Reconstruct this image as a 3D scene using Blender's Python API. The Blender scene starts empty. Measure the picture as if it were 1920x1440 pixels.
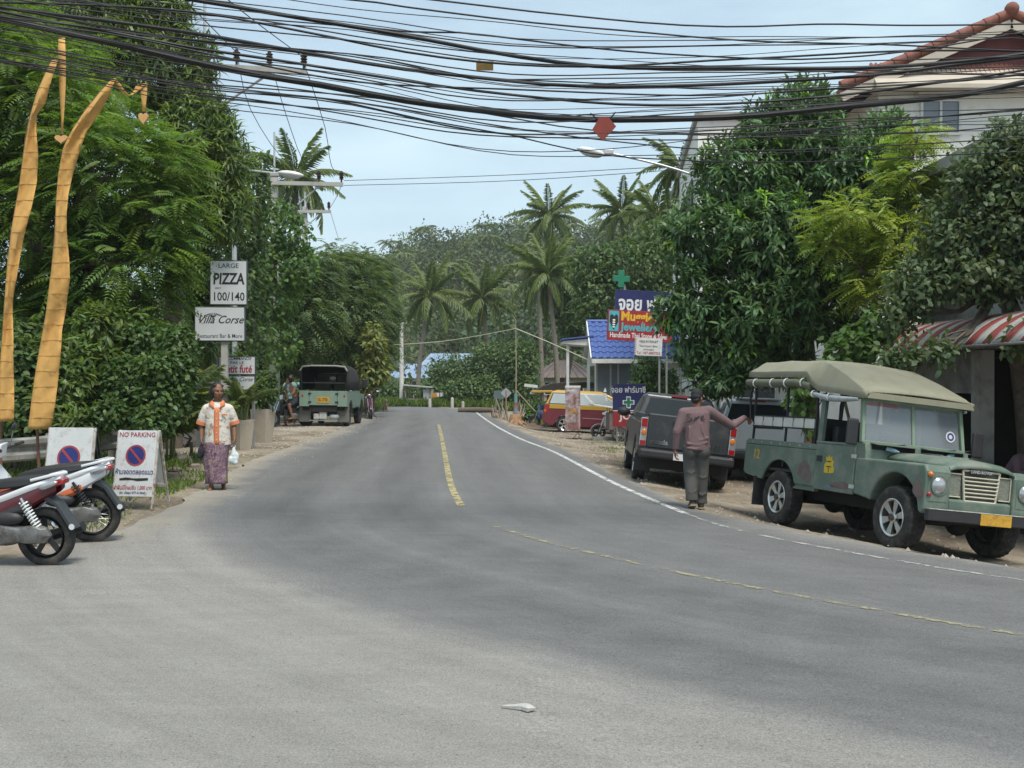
import bpy, bmesh, math, random
import numpy as np
from mathutils import Vector, Matrix, Euler
R = math.radians
random.seed(7); RNG = np.random.default_rng(7)
SC = bpy.context.scene
COL = SC.collection

# ------------------------------------------------------------------ camera
F = 2100.0; CAMH = 1.8; HOR = 708.0            # focal length in photo pixels, eye height, horizon row
cam_d = bpy.data.cameras.new('camera'); cam = bpy.data.objects.new('camera', cam_d); COL.objects.link(cam)
cam_d.sensor_width = 36; cam_d.lens = 36 * F / 1920; cam_d.clip_end = 4000; cam_d.clip_start = 0.1
cam.location = (0, 0, CAMH); cam.rotation_euler = (R(90) - math.atan((720 - HOR) / F), 0, 0)
SC.camera = cam

# ------------------------------------------------------------------ sky, sun, exposure
SUN_EL, SUN_AZ = 64, 152                        # azimuth clockwise from +Y: behind and right of the camera
world = bpy.data.worlds.new('World'); SC.world = world; world.use_nodes = True
wn = world.node_tree.nodes; wl = world.node_tree.links; wn.clear()
w_out = wn.new('ShaderNodeOutputWorld'); w_bg = wn.new('ShaderNodeBackground')
sky = wn.new('ShaderNodeTexSky'); sky.sky_type = 'NISHITA'; sky.sun_disc = False
sky.sun_elevation = R(SUN_EL); sky.sun_rotation = R(SUN_AZ)
sky.air_density = 1.0; sky.dust_density = 1.2; sky.ozone_density = 1.0; sky.altitude = 0
w_tc = wn.new('ShaderNodeTexCoord'); w_map = wn.new('ShaderNodeMapping'); w_map.inputs['Scale'].default_value = (1.6, 1.6, 5.5)
w_noise = wn.new('ShaderNodeTexNoise'); w_noise.inputs['Scale'].default_value = 1.3; w_noise.inputs['Detail'].default_value = 7; w_noise.inputs['Roughness'].default_value = 0.55
w_ramp = wn.new('ShaderNodeValToRGB'); w_ramp.color_ramp.elements[0].position = 0.36; w_ramp.color_ramp.elements[1].position = 0.70
w_ramp.color_ramp.elements[0].color = (0.30, 0.30, 0.30, 1); w_ramp.color_ramp.elements[1].color = (0.9, 0.9, 0.9, 1)
w_mix = wn.new('ShaderNodeMixRGB'); w_mix.inputs[2].default_value = (5.5, 6.95, 7.5, 1)      # thin high cloud veil
wl.new(w_tc.outputs['Generated'], w_map.inputs[0]); wl.new(w_map.outputs[0], w_noise.inputs['Vector'])
wl.new(w_noise.outputs['Fac'], w_ramp.inputs[0]); wl.new(w_ramp.outputs[0], w_mix.inputs[0])
wl.new(sky.outputs[0], w_mix.inputs[1]); wl.new(w_mix.outputs[0], w_bg.inputs[0]); wl.new(w_bg.outputs[0], w_out.inputs[0])
w_bg.inputs['Strength'].default_value = 0.106
sun_d = bpy.data.lights.new('sun', 'SUN'); sun_d.energy = 2.7; sun_d.angle = R(20); sun_d.color = (1.0, 0.955, 0.88)
sun = bpy.data.objects.new('sun', sun_d); COL.objects.link(sun); sun.location = (-30, -30, 60)
_d = Vector((math.sin(R(SUN_AZ)) * math.cos(R(SUN_EL)), math.cos(R(SUN_AZ)) * math.cos(R(SUN_EL)), math.sin(R(SUN_EL))))
sun.rotation_euler = _d.to_track_quat('Z', 'Y').to_euler()
SC.view_settings.view_transform = 'Standard'; SC.view_settings.look = 'None'
SC.view_settings.gamma = 1; SC.view_settings.use_curve_mapping = False; SC.view_settings.exposure = 0.50
try:
    SC.cycles.max_bounces = 8; SC.cycles.transparent_max_bounces = 16; SC.cycles.use_denoising = True
except Exception: pass

# ------------------------------------------------------------------ pixel <-> place
def P(px, py, Y):                               # a pixel of the photograph at distance Y
    return Vector(((px - 960) * Y / F, Y, CAMH - (py - HOR) * Y / F))
def sstep(a, b, x):
    t = min(1, max(0, (x - a) / (b - a))); return t * t * (3 - 2 * t)
YEL = [(-5.6, 75), (-4.3, 60), (-3.4, 50), (-2.75, 42), (-2.15, 34), (-1.6, 26.5), (-1.03, 18.7), (-.69, 15.3), (-.25, 13.5), (.35, 12.3), (1.2, 11.1), (1.85, 10.3), (2.75, 9.4), (3.9, 8.4), (6, 7.1), (10, 5.4), (18, 3)]
WHT = [(-1.9, 60), (-1.35, 52), (-.55, 42), (.25, 34), (1.07, 28), (1.8, 20), (2.4, 15.5), (2.75, 14.1), (3.6, 12.6), (5.0, 11.0), (7.5, 9.6), (12, 8)]
def redge(y):                                   # x of the right edge of the asphalt
    pts = [(3, 26), (7.5, 14), (9.3, 9.6), (10.9, 6.3), (12.4, 4.7), (14, 3.65), (15.6, 2.8), (20, 2.25), (28, 1.55), (42, 0.0), (52, -.8), (60, -1.3), (80, -2.5)]
    if y <= pts[0][0]: return pts[0][1]
    for (a, xa), (b, xb) in zip(pts, pts[1:]):
        if y <= b: return xa + (xb - xa) * (y - a) / (b - a)
    return pts[-1][1]
def gz(x, y):                                   # height of the ground: banked bend, right-hand shoulder lower
    fade = 1 - sstep(45, 90, y)
    z = -0.04 * max(-6, min(7, x)) * fade * (1 if x > 0 else sstep(8.5, 17, y))
    dip = 0.20 - 0.06 * sstep(17, 21, y) + 0.12 * sstep(30, 42, y)
    z -= dip * sstep(0.1, 1.5, x - redge(y)) * sstep(7, 12, y) * (1 - sstep(60, 90, y))
    z -= 0.0032 * max(0, min(y, 60) - 15)
    return z
def G(x, y, dz=0): return Vector((x, y, gz(x, y) + dz))
def GP(px, py):                                 # the ground point seen at a pixel
    dx, dz = (px - 960) / F, -(py - HOR) / F
    lo, hi = 2.0, 150.0
    for _ in range(50):
        m = (lo + hi) / 2
        if CAMH + dz * m > gz(dx * m, m): lo = m
        else: hi = m
    return G(dx * lo, lo)

# ------------------------------------------------------------------ materials
MATS = {}
def _n(nt, t, **k):
    n = nt.nodes.new(t)
    for a, b in k.items(): setattr(n, a, b)
    return n
def pmat(name, c, rough=0.6, metal=0.0, var=0.12, scale=6, bump=0.0, bscale=60, dirt=None, coat=0, spec=0.5, coords='Object', trans=0, alpha=1):
    """principled paint with patchy tone, grain and optional dirt = (colour, amount, scale)"""
    if name in MATS: return MATS[name]
    m = bpy.data.materials.new(name); m.use_nodes = True; nt = m.node_tree; L = nt.links
    b = nt.nodes['Principled BSDF']; b.inputs['Roughness'].default_value = rough; b.inputs['Metallic'].default_value = metal
    b.inputs['Specular IOR Level'].default_value = spec
    if coat: b.inputs['Coat Weight'].default_value = coat; b.inputs['Coat Roughness'].default_value = 0.08
    if trans: b.inputs['Transmission Weight'].default_value = trans
    if alpha < 1: b.inputs['Alpha'].default_value = alpha
    tc = _n(nt, 'ShaderNodeTexCoord')
    nz = _n(nt, 'ShaderNodeTexNoise'); nz.inputs['Scale'].default_value = scale; nz.inputs['Detail'].default_value = 6; nz.inputs['Roughness'].default_value = .6
    L.new(tc.outputs[coords], nz.inputs['Vector'])
    mr = _n(nt, 'ShaderNodeMapRange'); mr.inputs[1].default_value = .3; mr.inputs[2].default_value = .7; mr.inputs[3].default_value = 1 - var; mr.inputs[4].default_value = 1 + var
    L.new(nz.outputs['Fac'], mr.inputs[0])
    mx = _n(nt, 'ShaderNodeMixRGB', blend_type='MULTIPLY'); mx.inputs[0].default_value = 1; mx.inputs[1].default_value = (*c, 1)
    L.new(mr.outputs[0], mx.inputs[2]); out = mx.outputs[0]
    if dirt:
        n2 = _n(nt, 'ShaderNodeTexNoise'); n2.inputs['Scale'].default_value = dirt[2]; n2.inputs['Detail'].default_value = 8; n2.inputs['Roughness'].default_value = .7
        L.new(tc.outputs[coords], n2.inputs['Vector'])
        r2 = _n(nt, 'ShaderNodeMapRange'); r2.inputs[1].default_value = .62 - dirt[1] * .3; r2.inputs[2].default_value = .80 - dirt[1] * .25; L.new(n2.outputs['Fac'], r2.inputs[0])
        m2 = _n(nt, 'ShaderNodeMixRGB'); m2.inputs[2].default_value = (*dirt[0], 1); L.new(r2.outputs[0], m2.inputs[0]); L.new(out, m2.inputs[1]); out = m2.outputs[0]
    L.new(out, b.inputs['Base Color'])
    if bump:
        n3 = _n(nt, 'ShaderNodeTexNoise'); n3.inputs['Scale'].default_value = bscale; n3.inputs['Detail'].default_value = 5; L.new(tc.outputs[coords], n3.inputs['Vector'])
        bp = _n(nt, 'ShaderNodeBump'); bp.inputs['Strength'].default_value = bump; bp.inputs['Distance'].default_value = .01
        L.new(n3.outputs['Fac'], bp.inputs['Height']); L.new(bp.outputs[0], b.inputs['Normal'])
    MATS[name] = m; return m
def leafmat(name, c, transl=0.35, rough=0.45, tc=None):
    if name in MATS: return MATS[name]
    m = bpy.data.materials.new(name); m.use_nodes = True; nt = m.node_tree; L = nt.links
    b = nt.nodes['Principled BSDF']; b.inputs['Roughness'].default_value = rough; b.inputs['Specular IOR Level'].default_value = .35
    at = _n(nt, 'ShaderNodeAttribute', attribute_name='tone')
    mx = _n(nt, 'ShaderNodeMixRGB', blend_type='MULTIPLY'); mx.inputs[0].default_value = 1; mx.inputs[1].default_value = (*c, 1); L.new(at.outputs['Color'], mx.inputs[2])
    L.new(mx.outputs[0], b.inputs['Base Color'])
    t = _n(nt, 'ShaderNodeBsdfTranslucent'); m2 = _n(nt, 'ShaderNodeMixRGB', blend_type='MULTIPLY'); m2.inputs[0].default_value = 1
    m2.inputs[1].default_value = (*(tc or (c[0] * 1.5, c[1] * 1.6, c[2] * .7)), 1); L.new(at.outputs['Color'], m2.inputs[2]); L.new(m2.outputs[0], t.inputs['Color'])
    ms = _n(nt, 'ShaderNodeMixShader'); ms.inputs[0].default_value = transl
    L.new(b.outputs[0], ms.inputs[1]); L.new(t.outputs[0], ms.inputs[2]); L.new(ms.outputs[0], nt.nodes['Material Output'].inputs['Surface'])
    MATS[name] = m; return m

# ------------------------------------------------------------------ mesh helpers
def link(name, me, mat=None, parent=None, loc=None, rot=None):
    o = bpy.data.objects.new(name, me); COL.objects.link(o)
    if mat is not None and me is not None and not me.materials: me.materials.append(mat)
    if parent is not None: o.parent = parent
    if loc is not None: o.location = loc
    if rot is not None: o.rotation_euler = rot
    return o
def tag(o, label=None, cat=None, group=None, kind=None):
    if label: o['label'] = label
    if cat: o['category'] = cat
    if group: o['group'] = group
    if kind: o['kind'] = kind
    return o
def thing(name, label, cat, loc=(0, 0, 0), rz=0, group=None):
    o = bpy.data.objects.new(name, None); COL.objects.link(o); o.empty_display_size = .2
    o.location = loc; o.rotation_euler = (0, 0, rz); return tag(o, label, cat, group)
def basis(d):
    d = Vector(d).normalized(); a = Vector((0, 0, 1)) if abs(d.z) < .95 else Vector((1, 0, 0))
    u = a.cross(d).normalized(); return u, d.cross(u).normalized(), d
class MB:
    def __init__(s): s.v = []; s.f = []
    def add(s, vs, fs):
        n = len(s.v); s.v += [tuple(v) for v in vs]; s.f += [tuple(i + n for i in f) for f in fs]; return s
    def box(s, x0, x1, y0, y1, z0, z1):
        return s.add([(x0, y0, z0), (x1, y0, z0), (x1, y1, z0), (x0, y1, z0), (x0, y0, z1), (x1, y0, z1), (x1, y1, z1), (x0, y1, z1)],
                     [(0, 3, 2, 1), (4, 5, 6, 7), (0, 1, 5, 4), (1, 2, 6, 5), (2, 3, 7, 6), (3, 0, 4, 7)])
    def bar(s, a, b, w, h=None, up=(0, 0, 1)):      # square bar from a to b
        a, b = Vector(a), Vector(b); d = (b - a).normalized(); h = h or w; up = Vector(up)
        if abs(d.dot(up)) > .98: up = Vector((1, 0, 0))
        u = d.cross(up).normalized() * w / 2; t = u.cross(d).normalized() * h / 2
        return s.add([a - u - t, a + u - t, a + u + t, a - u + t, b - u - t, b + u - t, b + u + t, b - u + t],
                     [(0, 3, 2, 1), (4, 5, 6, 7), (0, 1, 5, 4), (1, 2, 6, 5), (2, 3, 7, 6), (3, 0, 4, 7)])
    def tube(s, pts, r, seg=8, cap=True):
        pts = [Vector(p) for p in pts]; n = len(pts); rs = r if isinstance(r, (list, tuple)) else [r] * n
        b0 = len(s.v); u = None
        for i, p in enumerate(pts):
            d = (pts[min(i + 1, n - 1)] - pts[max(i - 1, 0)])
            d = d.normalized() if d.length > 1e-9 else Vector((0, 0, 1))
            if u is None: u = basis(d)[0]
            else:
                u = (u - d * u.dot(d)); u = u.normalized() if u.length > 1e-6 else basis(d)[0]
            w = d.cross(u)
            for k in range(seg):
                a = 2 * math.pi * k / seg; s.v.append(tuple(p + (u * math.cos(a) + w * math.sin(a)) * rs[i]))
        for i in range(n - 1):
            for k in range(seg):
                k2 = (k + 1) % seg; s.f.append((b0 + i * seg + k, b0 + i * seg + k2, b0 + (i + 1) * seg + k2, b0 + (i + 1) * seg + k))
        if cap:
            s.f.append(tuple(b0 + k for k in reversed(range(seg)))); s.f.append(tuple(b0 + (n - 1) * seg + k for k in range(seg)))
        return s
    def lathe(s, prof, c=(0, 0, 0), axis=(0, 1, 0), seg=24, closed=False, cap=False):   # prof = [(radius, along axis)]
        u, w, d = basis(axis); c = Vector(c); b0 = len(s.v); n = len(prof)
        for r, h in prof:
            for k in range(seg):
                a = 2 * math.pi * k / seg; s.v.append(tuple(c + d * h + (u * math.cos(a) + w * math.sin(a)) * r))
        for i in range(n if closed else n - 1):
            j = (i + 1) % n
            for k in range(seg):
                k2 = (k + 1) % seg; s.f.append((b0 + i * seg + k, b0 + i * seg + k2, b0 + j * seg + k2, b0 + j * seg + k))
        if cap:
            s.f.append(tuple(b0 + k for k in reversed(range(seg)))); s.f.append(tuple(b0 + (n - 1) * seg + k for k in range(seg)))
        return s
    def prism(s, poly, h0, h1, plane='xz', taper=None):   # polygon extruded along the third axis
        def pt(a, b, h):
            return {'xz': (a, h, b), 'xy': (a, b, h), 'yz': (h, a, b)}[plane]
        n = len(poly); q = taper(poly) if taper else poly
        vs = [pt(a, b, h0) for a, b in poly] + [pt(a, b, h1) for a, b in q]
        return s.add(vs, [tuple(range(n)), tuple(range(2 * n - 1, n - 1, -1))] + [(i, i + n, (i + 1) % n + n, (i + 1) % n) for i in range(n)])
    def loft(s, loops, cap=True, closed=True):
        b0 = len(s.v); n = len(loops[0])
        for l in loops: s.v += [tuple(p) for p in l]
        for i in range(len(loops) - 1):
            for k in range(n if closed else n - 1):
                k2 = (k + 1) % n; s.f.append((b0 + i * n + k, b0 + i * n + k2, b0 + (i + 1) * n + k2, b0 + (i + 1) * n + k))
        if cap and closed:
            s.f.append(tuple(b0 + k for k in reversed(range(n)))); s.f.append(tuple(b0 + (len(loops) - 1) * n + k for k in range(n)))
        return s
    def ell(s, c, r, seg=12, rings=8, rot=None):
        c = Vector(c); b0 = len(s.v); M = rot.to_matrix() if rot else Matrix.Identity(3)
        if not hasattr(r, '__len__'): r = (r, r, r)
        s.v.append(tuple(c + M @ Vector((0, 0, -r[2]))))
        for i in range(1, rings):
            t = -math.pi / 2 + math.pi * i / rings
            for k in range(seg):
                a = 2 * math.pi * k / seg; s.v.append(tuple(c + M @ Vector((r[0] * math.cos(t) * math.cos(a), r[1] * math.cos(t) * math.sin(a), r[2] * math.sin(t)))))
        s.v.append(tuple(c + M @ Vector((0, 0, r[2])))); e = len(s.v) - 1
        for k in range(seg):
            k2 = (k + 1) % seg; s.f.append((b0, b0 + 1 + k2, b0 + 1 + k)); s.f.append((e, e - seg + k, e - seg + k2))
            for i in range(rings - 2):
                o = b0 + 1 + i * seg; s.f.append((o + k, o + k2, o + seg + k2, o + seg + k))
        return s
    def caps(s, a, b, ra, rb, seg=12, rings=4):      # tapered capsule
        a, b = Vector(a), Vector(b); d = b - a; L = d.length
        if L < 1e-6: return s.ell(a, ra)
        pr = [(ra * math.cos(math.pi / 2 * (1 - i / rings)) + 1e-5, -ra * math.sin(math.pi / 2 * (1 - i / rings))) for i in range(rings + 1)]
        pr += [(rb * math.cos(math.pi / 2 * i / rings) + 1e-5, L + rb * math.sin(math.pi / 2 * i / rings)) for i in range(rings + 1)]
        return s.lathe(pr, a, d, seg, cap=True)
    def mesh(s, name='mesh', smooth=None, mat=None):
        me = bpy.data.meshes.new(name); me.from_pydata(s.v, [], s.f); me.update()
        if smooth is not None:
            me.polygons.foreach_set('use_smooth', [True] * len(me.polygons))
            me.set_sharp_from_angle(angle=R(smooth))
        if mat is not None: me.materials.append(mat)
        return me
    def build(s, name, mat, parent=None, smooth=None, bevel=0, loc=None, rot=None, seg=2):
        bm_fix = s.mesh(name, None, mat)
        bm = bmesh.new(); bm.from_mesh(bm_fix); bmesh.ops.recalc_face_normals(bm, faces=bm.faces); bm.to_mesh(bm_fix); bm.free()
        if smooth is not None:
            bm_fix.polygons.foreach_set('use_smooth', [True] * len(bm_fix.polygons)); bm_fix.set_sharp_from_angle(angle=R(smooth))
        o = link(name, bm_fix, None, parent, loc, rot)
        if bevel:
            m = o.modifiers.new('bevel', 'BEVEL'); m.width = bevel; m.segments = seg; m.limit_method = 'ANGLE'; m.angle_limit = R(35); m.harden_normals = False
        return o
def copy_tree(o, parent=None):
    c = o.copy(); COL.objects.link(c); c.parent = parent
    for ch in o.children: copy_tree(ch, c)
    return c
def text(name, s, size, mat, parent, loc, rot, bold=0.0, shear=0.0, ext=0.002, align='LEFT', wscale=1.0, spacing=1.0):
    cu = bpy.data.curves.new(name, 'FONT'); cu.body = s; cu.size = size; cu.extrude = ext; cu.offset = bold * size; cu.shear = shear
    cu.align_x = align; cu.resolution_u = 2; cu.space_character = spacing
    t = bpy.data.objects.new(name, cu); COL.objects.link(t)
    dg = bpy.context.evaluated_depsgraph_get(); me = bpy.data.meshes.new_from_object(t.evaluated_get(dg))
    bpy.data.objects.remove(t); bpy.data.curves.remove(cu)
    me.materials.clear(); me.materials.append(mat)
    o = link(name, me, None, parent, loc, rot); o.scale = (wscale, 1, 1); return o
def smoothline(pts, step=0.5):                       # Catmull-Rom through points
    pts = [Vector(p) for p in pts]; out = []
    for i in range(len(pts) - 1):
        p0, p1, p2, p3 = pts[max(i - 1, 0)], pts[i], pts[i + 1], pts[min(i + 2, len(pts) - 1)]
        n = max(2, int((p2 - p1).length / step))
        for k in range(n):
            t = k / n
            out.append(.5 * (2 * p1 + (p2 - p0) * t + (2 * p0 - 5 * p1 + 4 * p2 - p3) * t * t + (3 * p1 - p0 - 3 * p2 + p3) * t ** 3))
    out.append(pts[-1]); return out

# ------------------------------------------------------------------ ground sheet and road
def mat_ground():
    m = bpy.data.materials.new('dirt_and_grass'); m.use_nodes = True; nt = m.node_tree; L = nt.links; b = nt.nodes['Principled BSDF']; b.inputs['Roughness'].default_value = .95
    b.inputs['Specular IOR Level'].default_value = .15
    tc = _n(nt, 'ShaderNodeTexCoord')
    def noise(sc, det=7, ro=.6):
        n = _n(nt, 'ShaderNodeTexNoise'); n.inputs['Scale'].default_value = sc; n.inputs['Detail'].default_value = det; n.inputs['Roughness'].default_value = ro; L.new(tc.outputs['Object'], n.inputs['Vector']); return n
    n1 = noise(.55); r1 = _n(nt, 'ShaderNodeValToRGB'); cr = r1.color_ramp
    cr.elements[0].position = .33; cr.elements[0].color = (.165, .128, .09, 1); cr.elements[1].position = .66; cr.elements[1].color = (.40, .345, .27, 1)
    e = cr.elements.new(.5); e.color = (.29, .24, .18, 1); L.new(n1.outputs['Fac'], r1.inputs[0])
    n2 = noise(14, 8, .75); r2 = _n(nt, 'ShaderNodeMapRange'); r2.inputs[1].default_value = .3; r2.inputs[2].default_value = .72; r2.inputs[3].default_value = .55; r2.inputs[4].default_value = 1.3; L.new(n2.outputs['Fac'], r2.inputs[0])
    mx = _n(nt, 'ShaderNodeMixRGB', blend_type='MULTIPLY'); mx.inputs[0].default_value = 1; L.new(r1.outputs[0], mx.inputs[1]); L.new(r2.outputs[0], mx.inputs[2])
    at = _n(nt, 'ShaderNodeAttribute', attribute_name='grass'); n3 = noise(1.7, 8, .7)
    ad = _n(nt, 'ShaderNodeMath', operation='ADD'); L.new(at.outputs['Fac'], ad.inputs[0]); L.new(n3.outputs['Fac'], ad.inputs[1])
    r3 = _n(nt, 'ShaderNodeMapRange'); r3.inputs[1].default_value = .95; r3.inputs[2].default_value = 1.12; L.new(ad.outputs[0], r3.inputs[0])
    m2 = _n(nt, 'ShaderNodeMixRGB'); m2.inputs[2].default_value = (.075, .10, .035, 1); L.new(r3.outputs[0], m2.inputs[0]); L.new(mx.outputs[0], m2.inputs[1]); L.new(m2.outputs[0], b.inputs['Base Color'])
    bp = _n(nt, 'ShaderNodeBump'); bp.inputs['Strength'].default_value = .9; bp.inputs['Distance'].default_value = .03; L.new(n2.outputs['Fac'], bp.inputs['Height']); L.new(bp.outputs[0], b.inputs['Normal'])
    return m
def mat_road():
    m = bpy.data.materials.new('asphalt'); m.use_nodes = True; nt = m.node_tree; L = nt.links; b = nt.nodes['Principled BSDF']; b.inputs['Roughness'].default_value = .86
    b.inputs['Specular IOR Level'].default_value = .25
    tc = _n(nt, 'ShaderNodeTexCoord')
    def noise(sc, det=6, ro=.6, vec=None):
        n = _n(nt, 'ShaderNodeTexNoise'); n.inputs['Scale'].default_value = sc; n.inputs['Detail'].default_value = det; n.inputs['Roughness'].default_value = ro; L.new(vec or tc.outputs['Object'], n.inputs['Vector']); return n
    def rng(src, a, c, lo, hi):
        r = _n(nt, 'ShaderNodeMapRange'); r.inputs[1].default_value = a; r.inputs[2].default_value = c; r.inputs[3].default_value = lo; r.inputs[4].default_value = hi; L.new(src, r.inputs[0]); return r.outputs[0]
    def mul(a, c):
        x = _n(nt, 'ShaderNodeMixRGB', blend_type='MULTIPLY'); x.inputs[0].default_value = 1; L.new(a, x.inputs[1]); L.new(c, x.inputs[2]); return x.outputs[0]
    lane = _n(nt, 'ShaderNodeAttribute', attribute_name='lane'); wear = _n(nt, 'ShaderNodeAttribute', attribute_name='track'); sand = _n(nt, 'ShaderNodeAttribute', attribute_name='sand')
    n1 = noise(.45, 5); ad = _n(nt, 'ShaderNodeMath', operation='ADD'); L.new(lane.outputs['Fac'], ad.inputs[0]); L.new(rng(n1.outputs['Fac'], .2, .8, -.18, .18), ad.inputs[1])
    mx = _n(nt, 'ShaderNodeMixRGB'); mx.inputs[1].default_value = (.238, .228, .208, 1); mx.inputs[2].default_value = (.156, .154, .150, 1)
    L.new(rng(ad.outputs[0], .25, .75, 0, 1), mx.inputs[0]); out = mx.outputs[0]
    out = mul(out, rng(wear.outputs['Fac'], 0, 1, 1.05, .74))
    cx = _n(nt, 'ShaderNodeCombineXYZ'); ac = _n(nt, 'ShaderNodeAttribute', attribute_name='across'); al = _n(nt, 'ShaderNodeAttribute', attribute_name='along'); L.new(ac.outputs['Fac'], cx.inputs[0]); L.new(al.outputs['Fac'], cx.inputs[1])
    m4 = _n(nt, 'ShaderNodeMapping'); m4.inputs['Scale'].default_value = (3.2, .16, 1); L.new(cx.outputs[0], m4.inputs[0]); out = mul(out, rng(noise(1.0, 7, .72, m4.outputs[0]).outputs['Fac'], .3, .7, .89, 1.11))
    out = mul(out, rng(noise(1.1, 7, .65).outputs['Fac'], .25, .75, .93, 1.06))
    mp = _n(nt, 'ShaderNodeMapping'); mp.inputs['Scale'].default_value = (.35, 2.2, 1); mp.inputs['Rotation'].default_value = (0, 0, R(-14)); L.new(tc.outputs['Object'], mp.inputs[0])
    out = mul(out, rng(noise(2.4, 6, .7, mp.outputs[0]).outputs['Fac'], .3, .7, .92, 1.08))
    g = noise(85, 4, .85); out = mul(out, rng(g.outputs['Fac'], .32, .68, .50, 1.5))
    g2 = noise(38, 3, .7); out = mul(out, rng(g2.outputs['Fac'], .3, .7, .86, 1.14))
    vo = _n(nt, 'ShaderNodeTexVoronoi'); vo.inputs['Scale'].default_value = 9; L.new(tc.outputs['Object'], vo.inputs['Vector'])
    out = mul(out, rng(vo.outputs['Distance'], .04, .09, .45, 1)); vo2 = _n(nt, 'ShaderNodeTexVoronoi'); vo2.inputs['Scale'].default_value = 5; vo2.inputs['Randomness'].default_value = 1; L.new(mp.outputs[0], vo2.inputs['Vector']); out = mul(out, rng(vo2.outputs['Distance'], .015, .05, .4, 1))
    ns = noise(1.3, 8, .7); a2 = _n(nt, 'ShaderNodeMath', operation='ADD'); L.new(sand.outputs['Fac'], a2.inputs[0]); L.new(ns.outputs['Fac'], a2.inputs[1])
    m2 = _n(nt, 'ShaderNodeMixRGB'); m2.inputs[2].default_value = (.37, .315, .235, 1); L.new(rng(a2.outputs[0], .85, 1.35, 0, .9), m2.inputs[0]); L.new(out, m2.inputs[1])
    L.new(m2.outputs[0], b.inputs['Base Color'])
    bp = _n(nt, 'ShaderNodeBump'); bp.inputs['Strength'].default_value = .55; bp.inputs['Distance'].default_value = .012; L.new(g.outputs['Fac'], bp.inputs['Height']); L.new(bp.outputs[0], b.inputs['Normal'])
    return m
def pd(x, y, line):                                  # signed distance to a polyline (right of travel positive), and along
    best = 1e9; sg = 0; acc = 0
    for (ax, ay), (bx, by) in zip(line, line[1:]):
        dx, dy = bx - ax, by - ay; t = max(0, min(1, ((x - ax) * dx + (y - ay) * dy) / (dx * dx + dy * dy)))
        qx, qy = x - ax - dx * t, y - ay - dy * t; d = qx * qx + qy * qy
        if d < best: best = d; sg = 1 if dx * qy - dy * qx > 0 else -1; pd.t = acc + t * math.hypot(dx, dy)
        acc += math.hypot(dx, dy)
    return math.sqrt(best) * sg
LEFT_EDGE = [(-30, -3.5), (-14, 2.5), (-8, 6.6), (-5.6, 9.2), (-4.75, 11), (-4.35, 12.6), (-4.35, 14.6), (-4.7, 18), (-5.1, 22), (-5.2, 27), (-5.35, 33), (-5.75, 40), (-6.2, 48), (-7.4, 56), (-12, 62), (-40, 66)]
FAR = [(-40, 74), (-14, 72.5), (-6, 71), (-2.6, 66), (-1.5, 60)]
NEAR = [(40, -3.5)]
def road_poly():
    pts = LEFT_EDGE + FAR + [(redge(y), y) for y in (56, 52, 47, 42, 37, 32, 28, 24, 20, 17, 15.6, 14, 12.4, 10.9, 9.3, 7.5, 5)] + [(40, 0)] + NEAR
    out = []; rr = random.Random(3)
    for a, b in zip(pts, pts[1:] + pts[:1]):
        a, b = Vector(a), Vector(b); n = max(1, min(60, int((b - a).length / .3)))
        nr = Vector((-(b - a).y, (b - a).x)).normalized()
        for k in range(n):
            p = a + (b - a) * k / n; out.append(p + nr * rr.uniform(-.07, .07))
    return out
def in_poly(x, y, poly):
    c = False; j = len(poly) - 1
    for i in range(len(poly)):
        xi, yi = poly[i][0], poly[i][1]; xj, yj = poly[j][0], poly[j][1]
        if (yi > y) != (yj > y) and x < (xj - xi) * (y - yi) / (yj - yi) + xi: c = not c
        j = i
    return c
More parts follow.
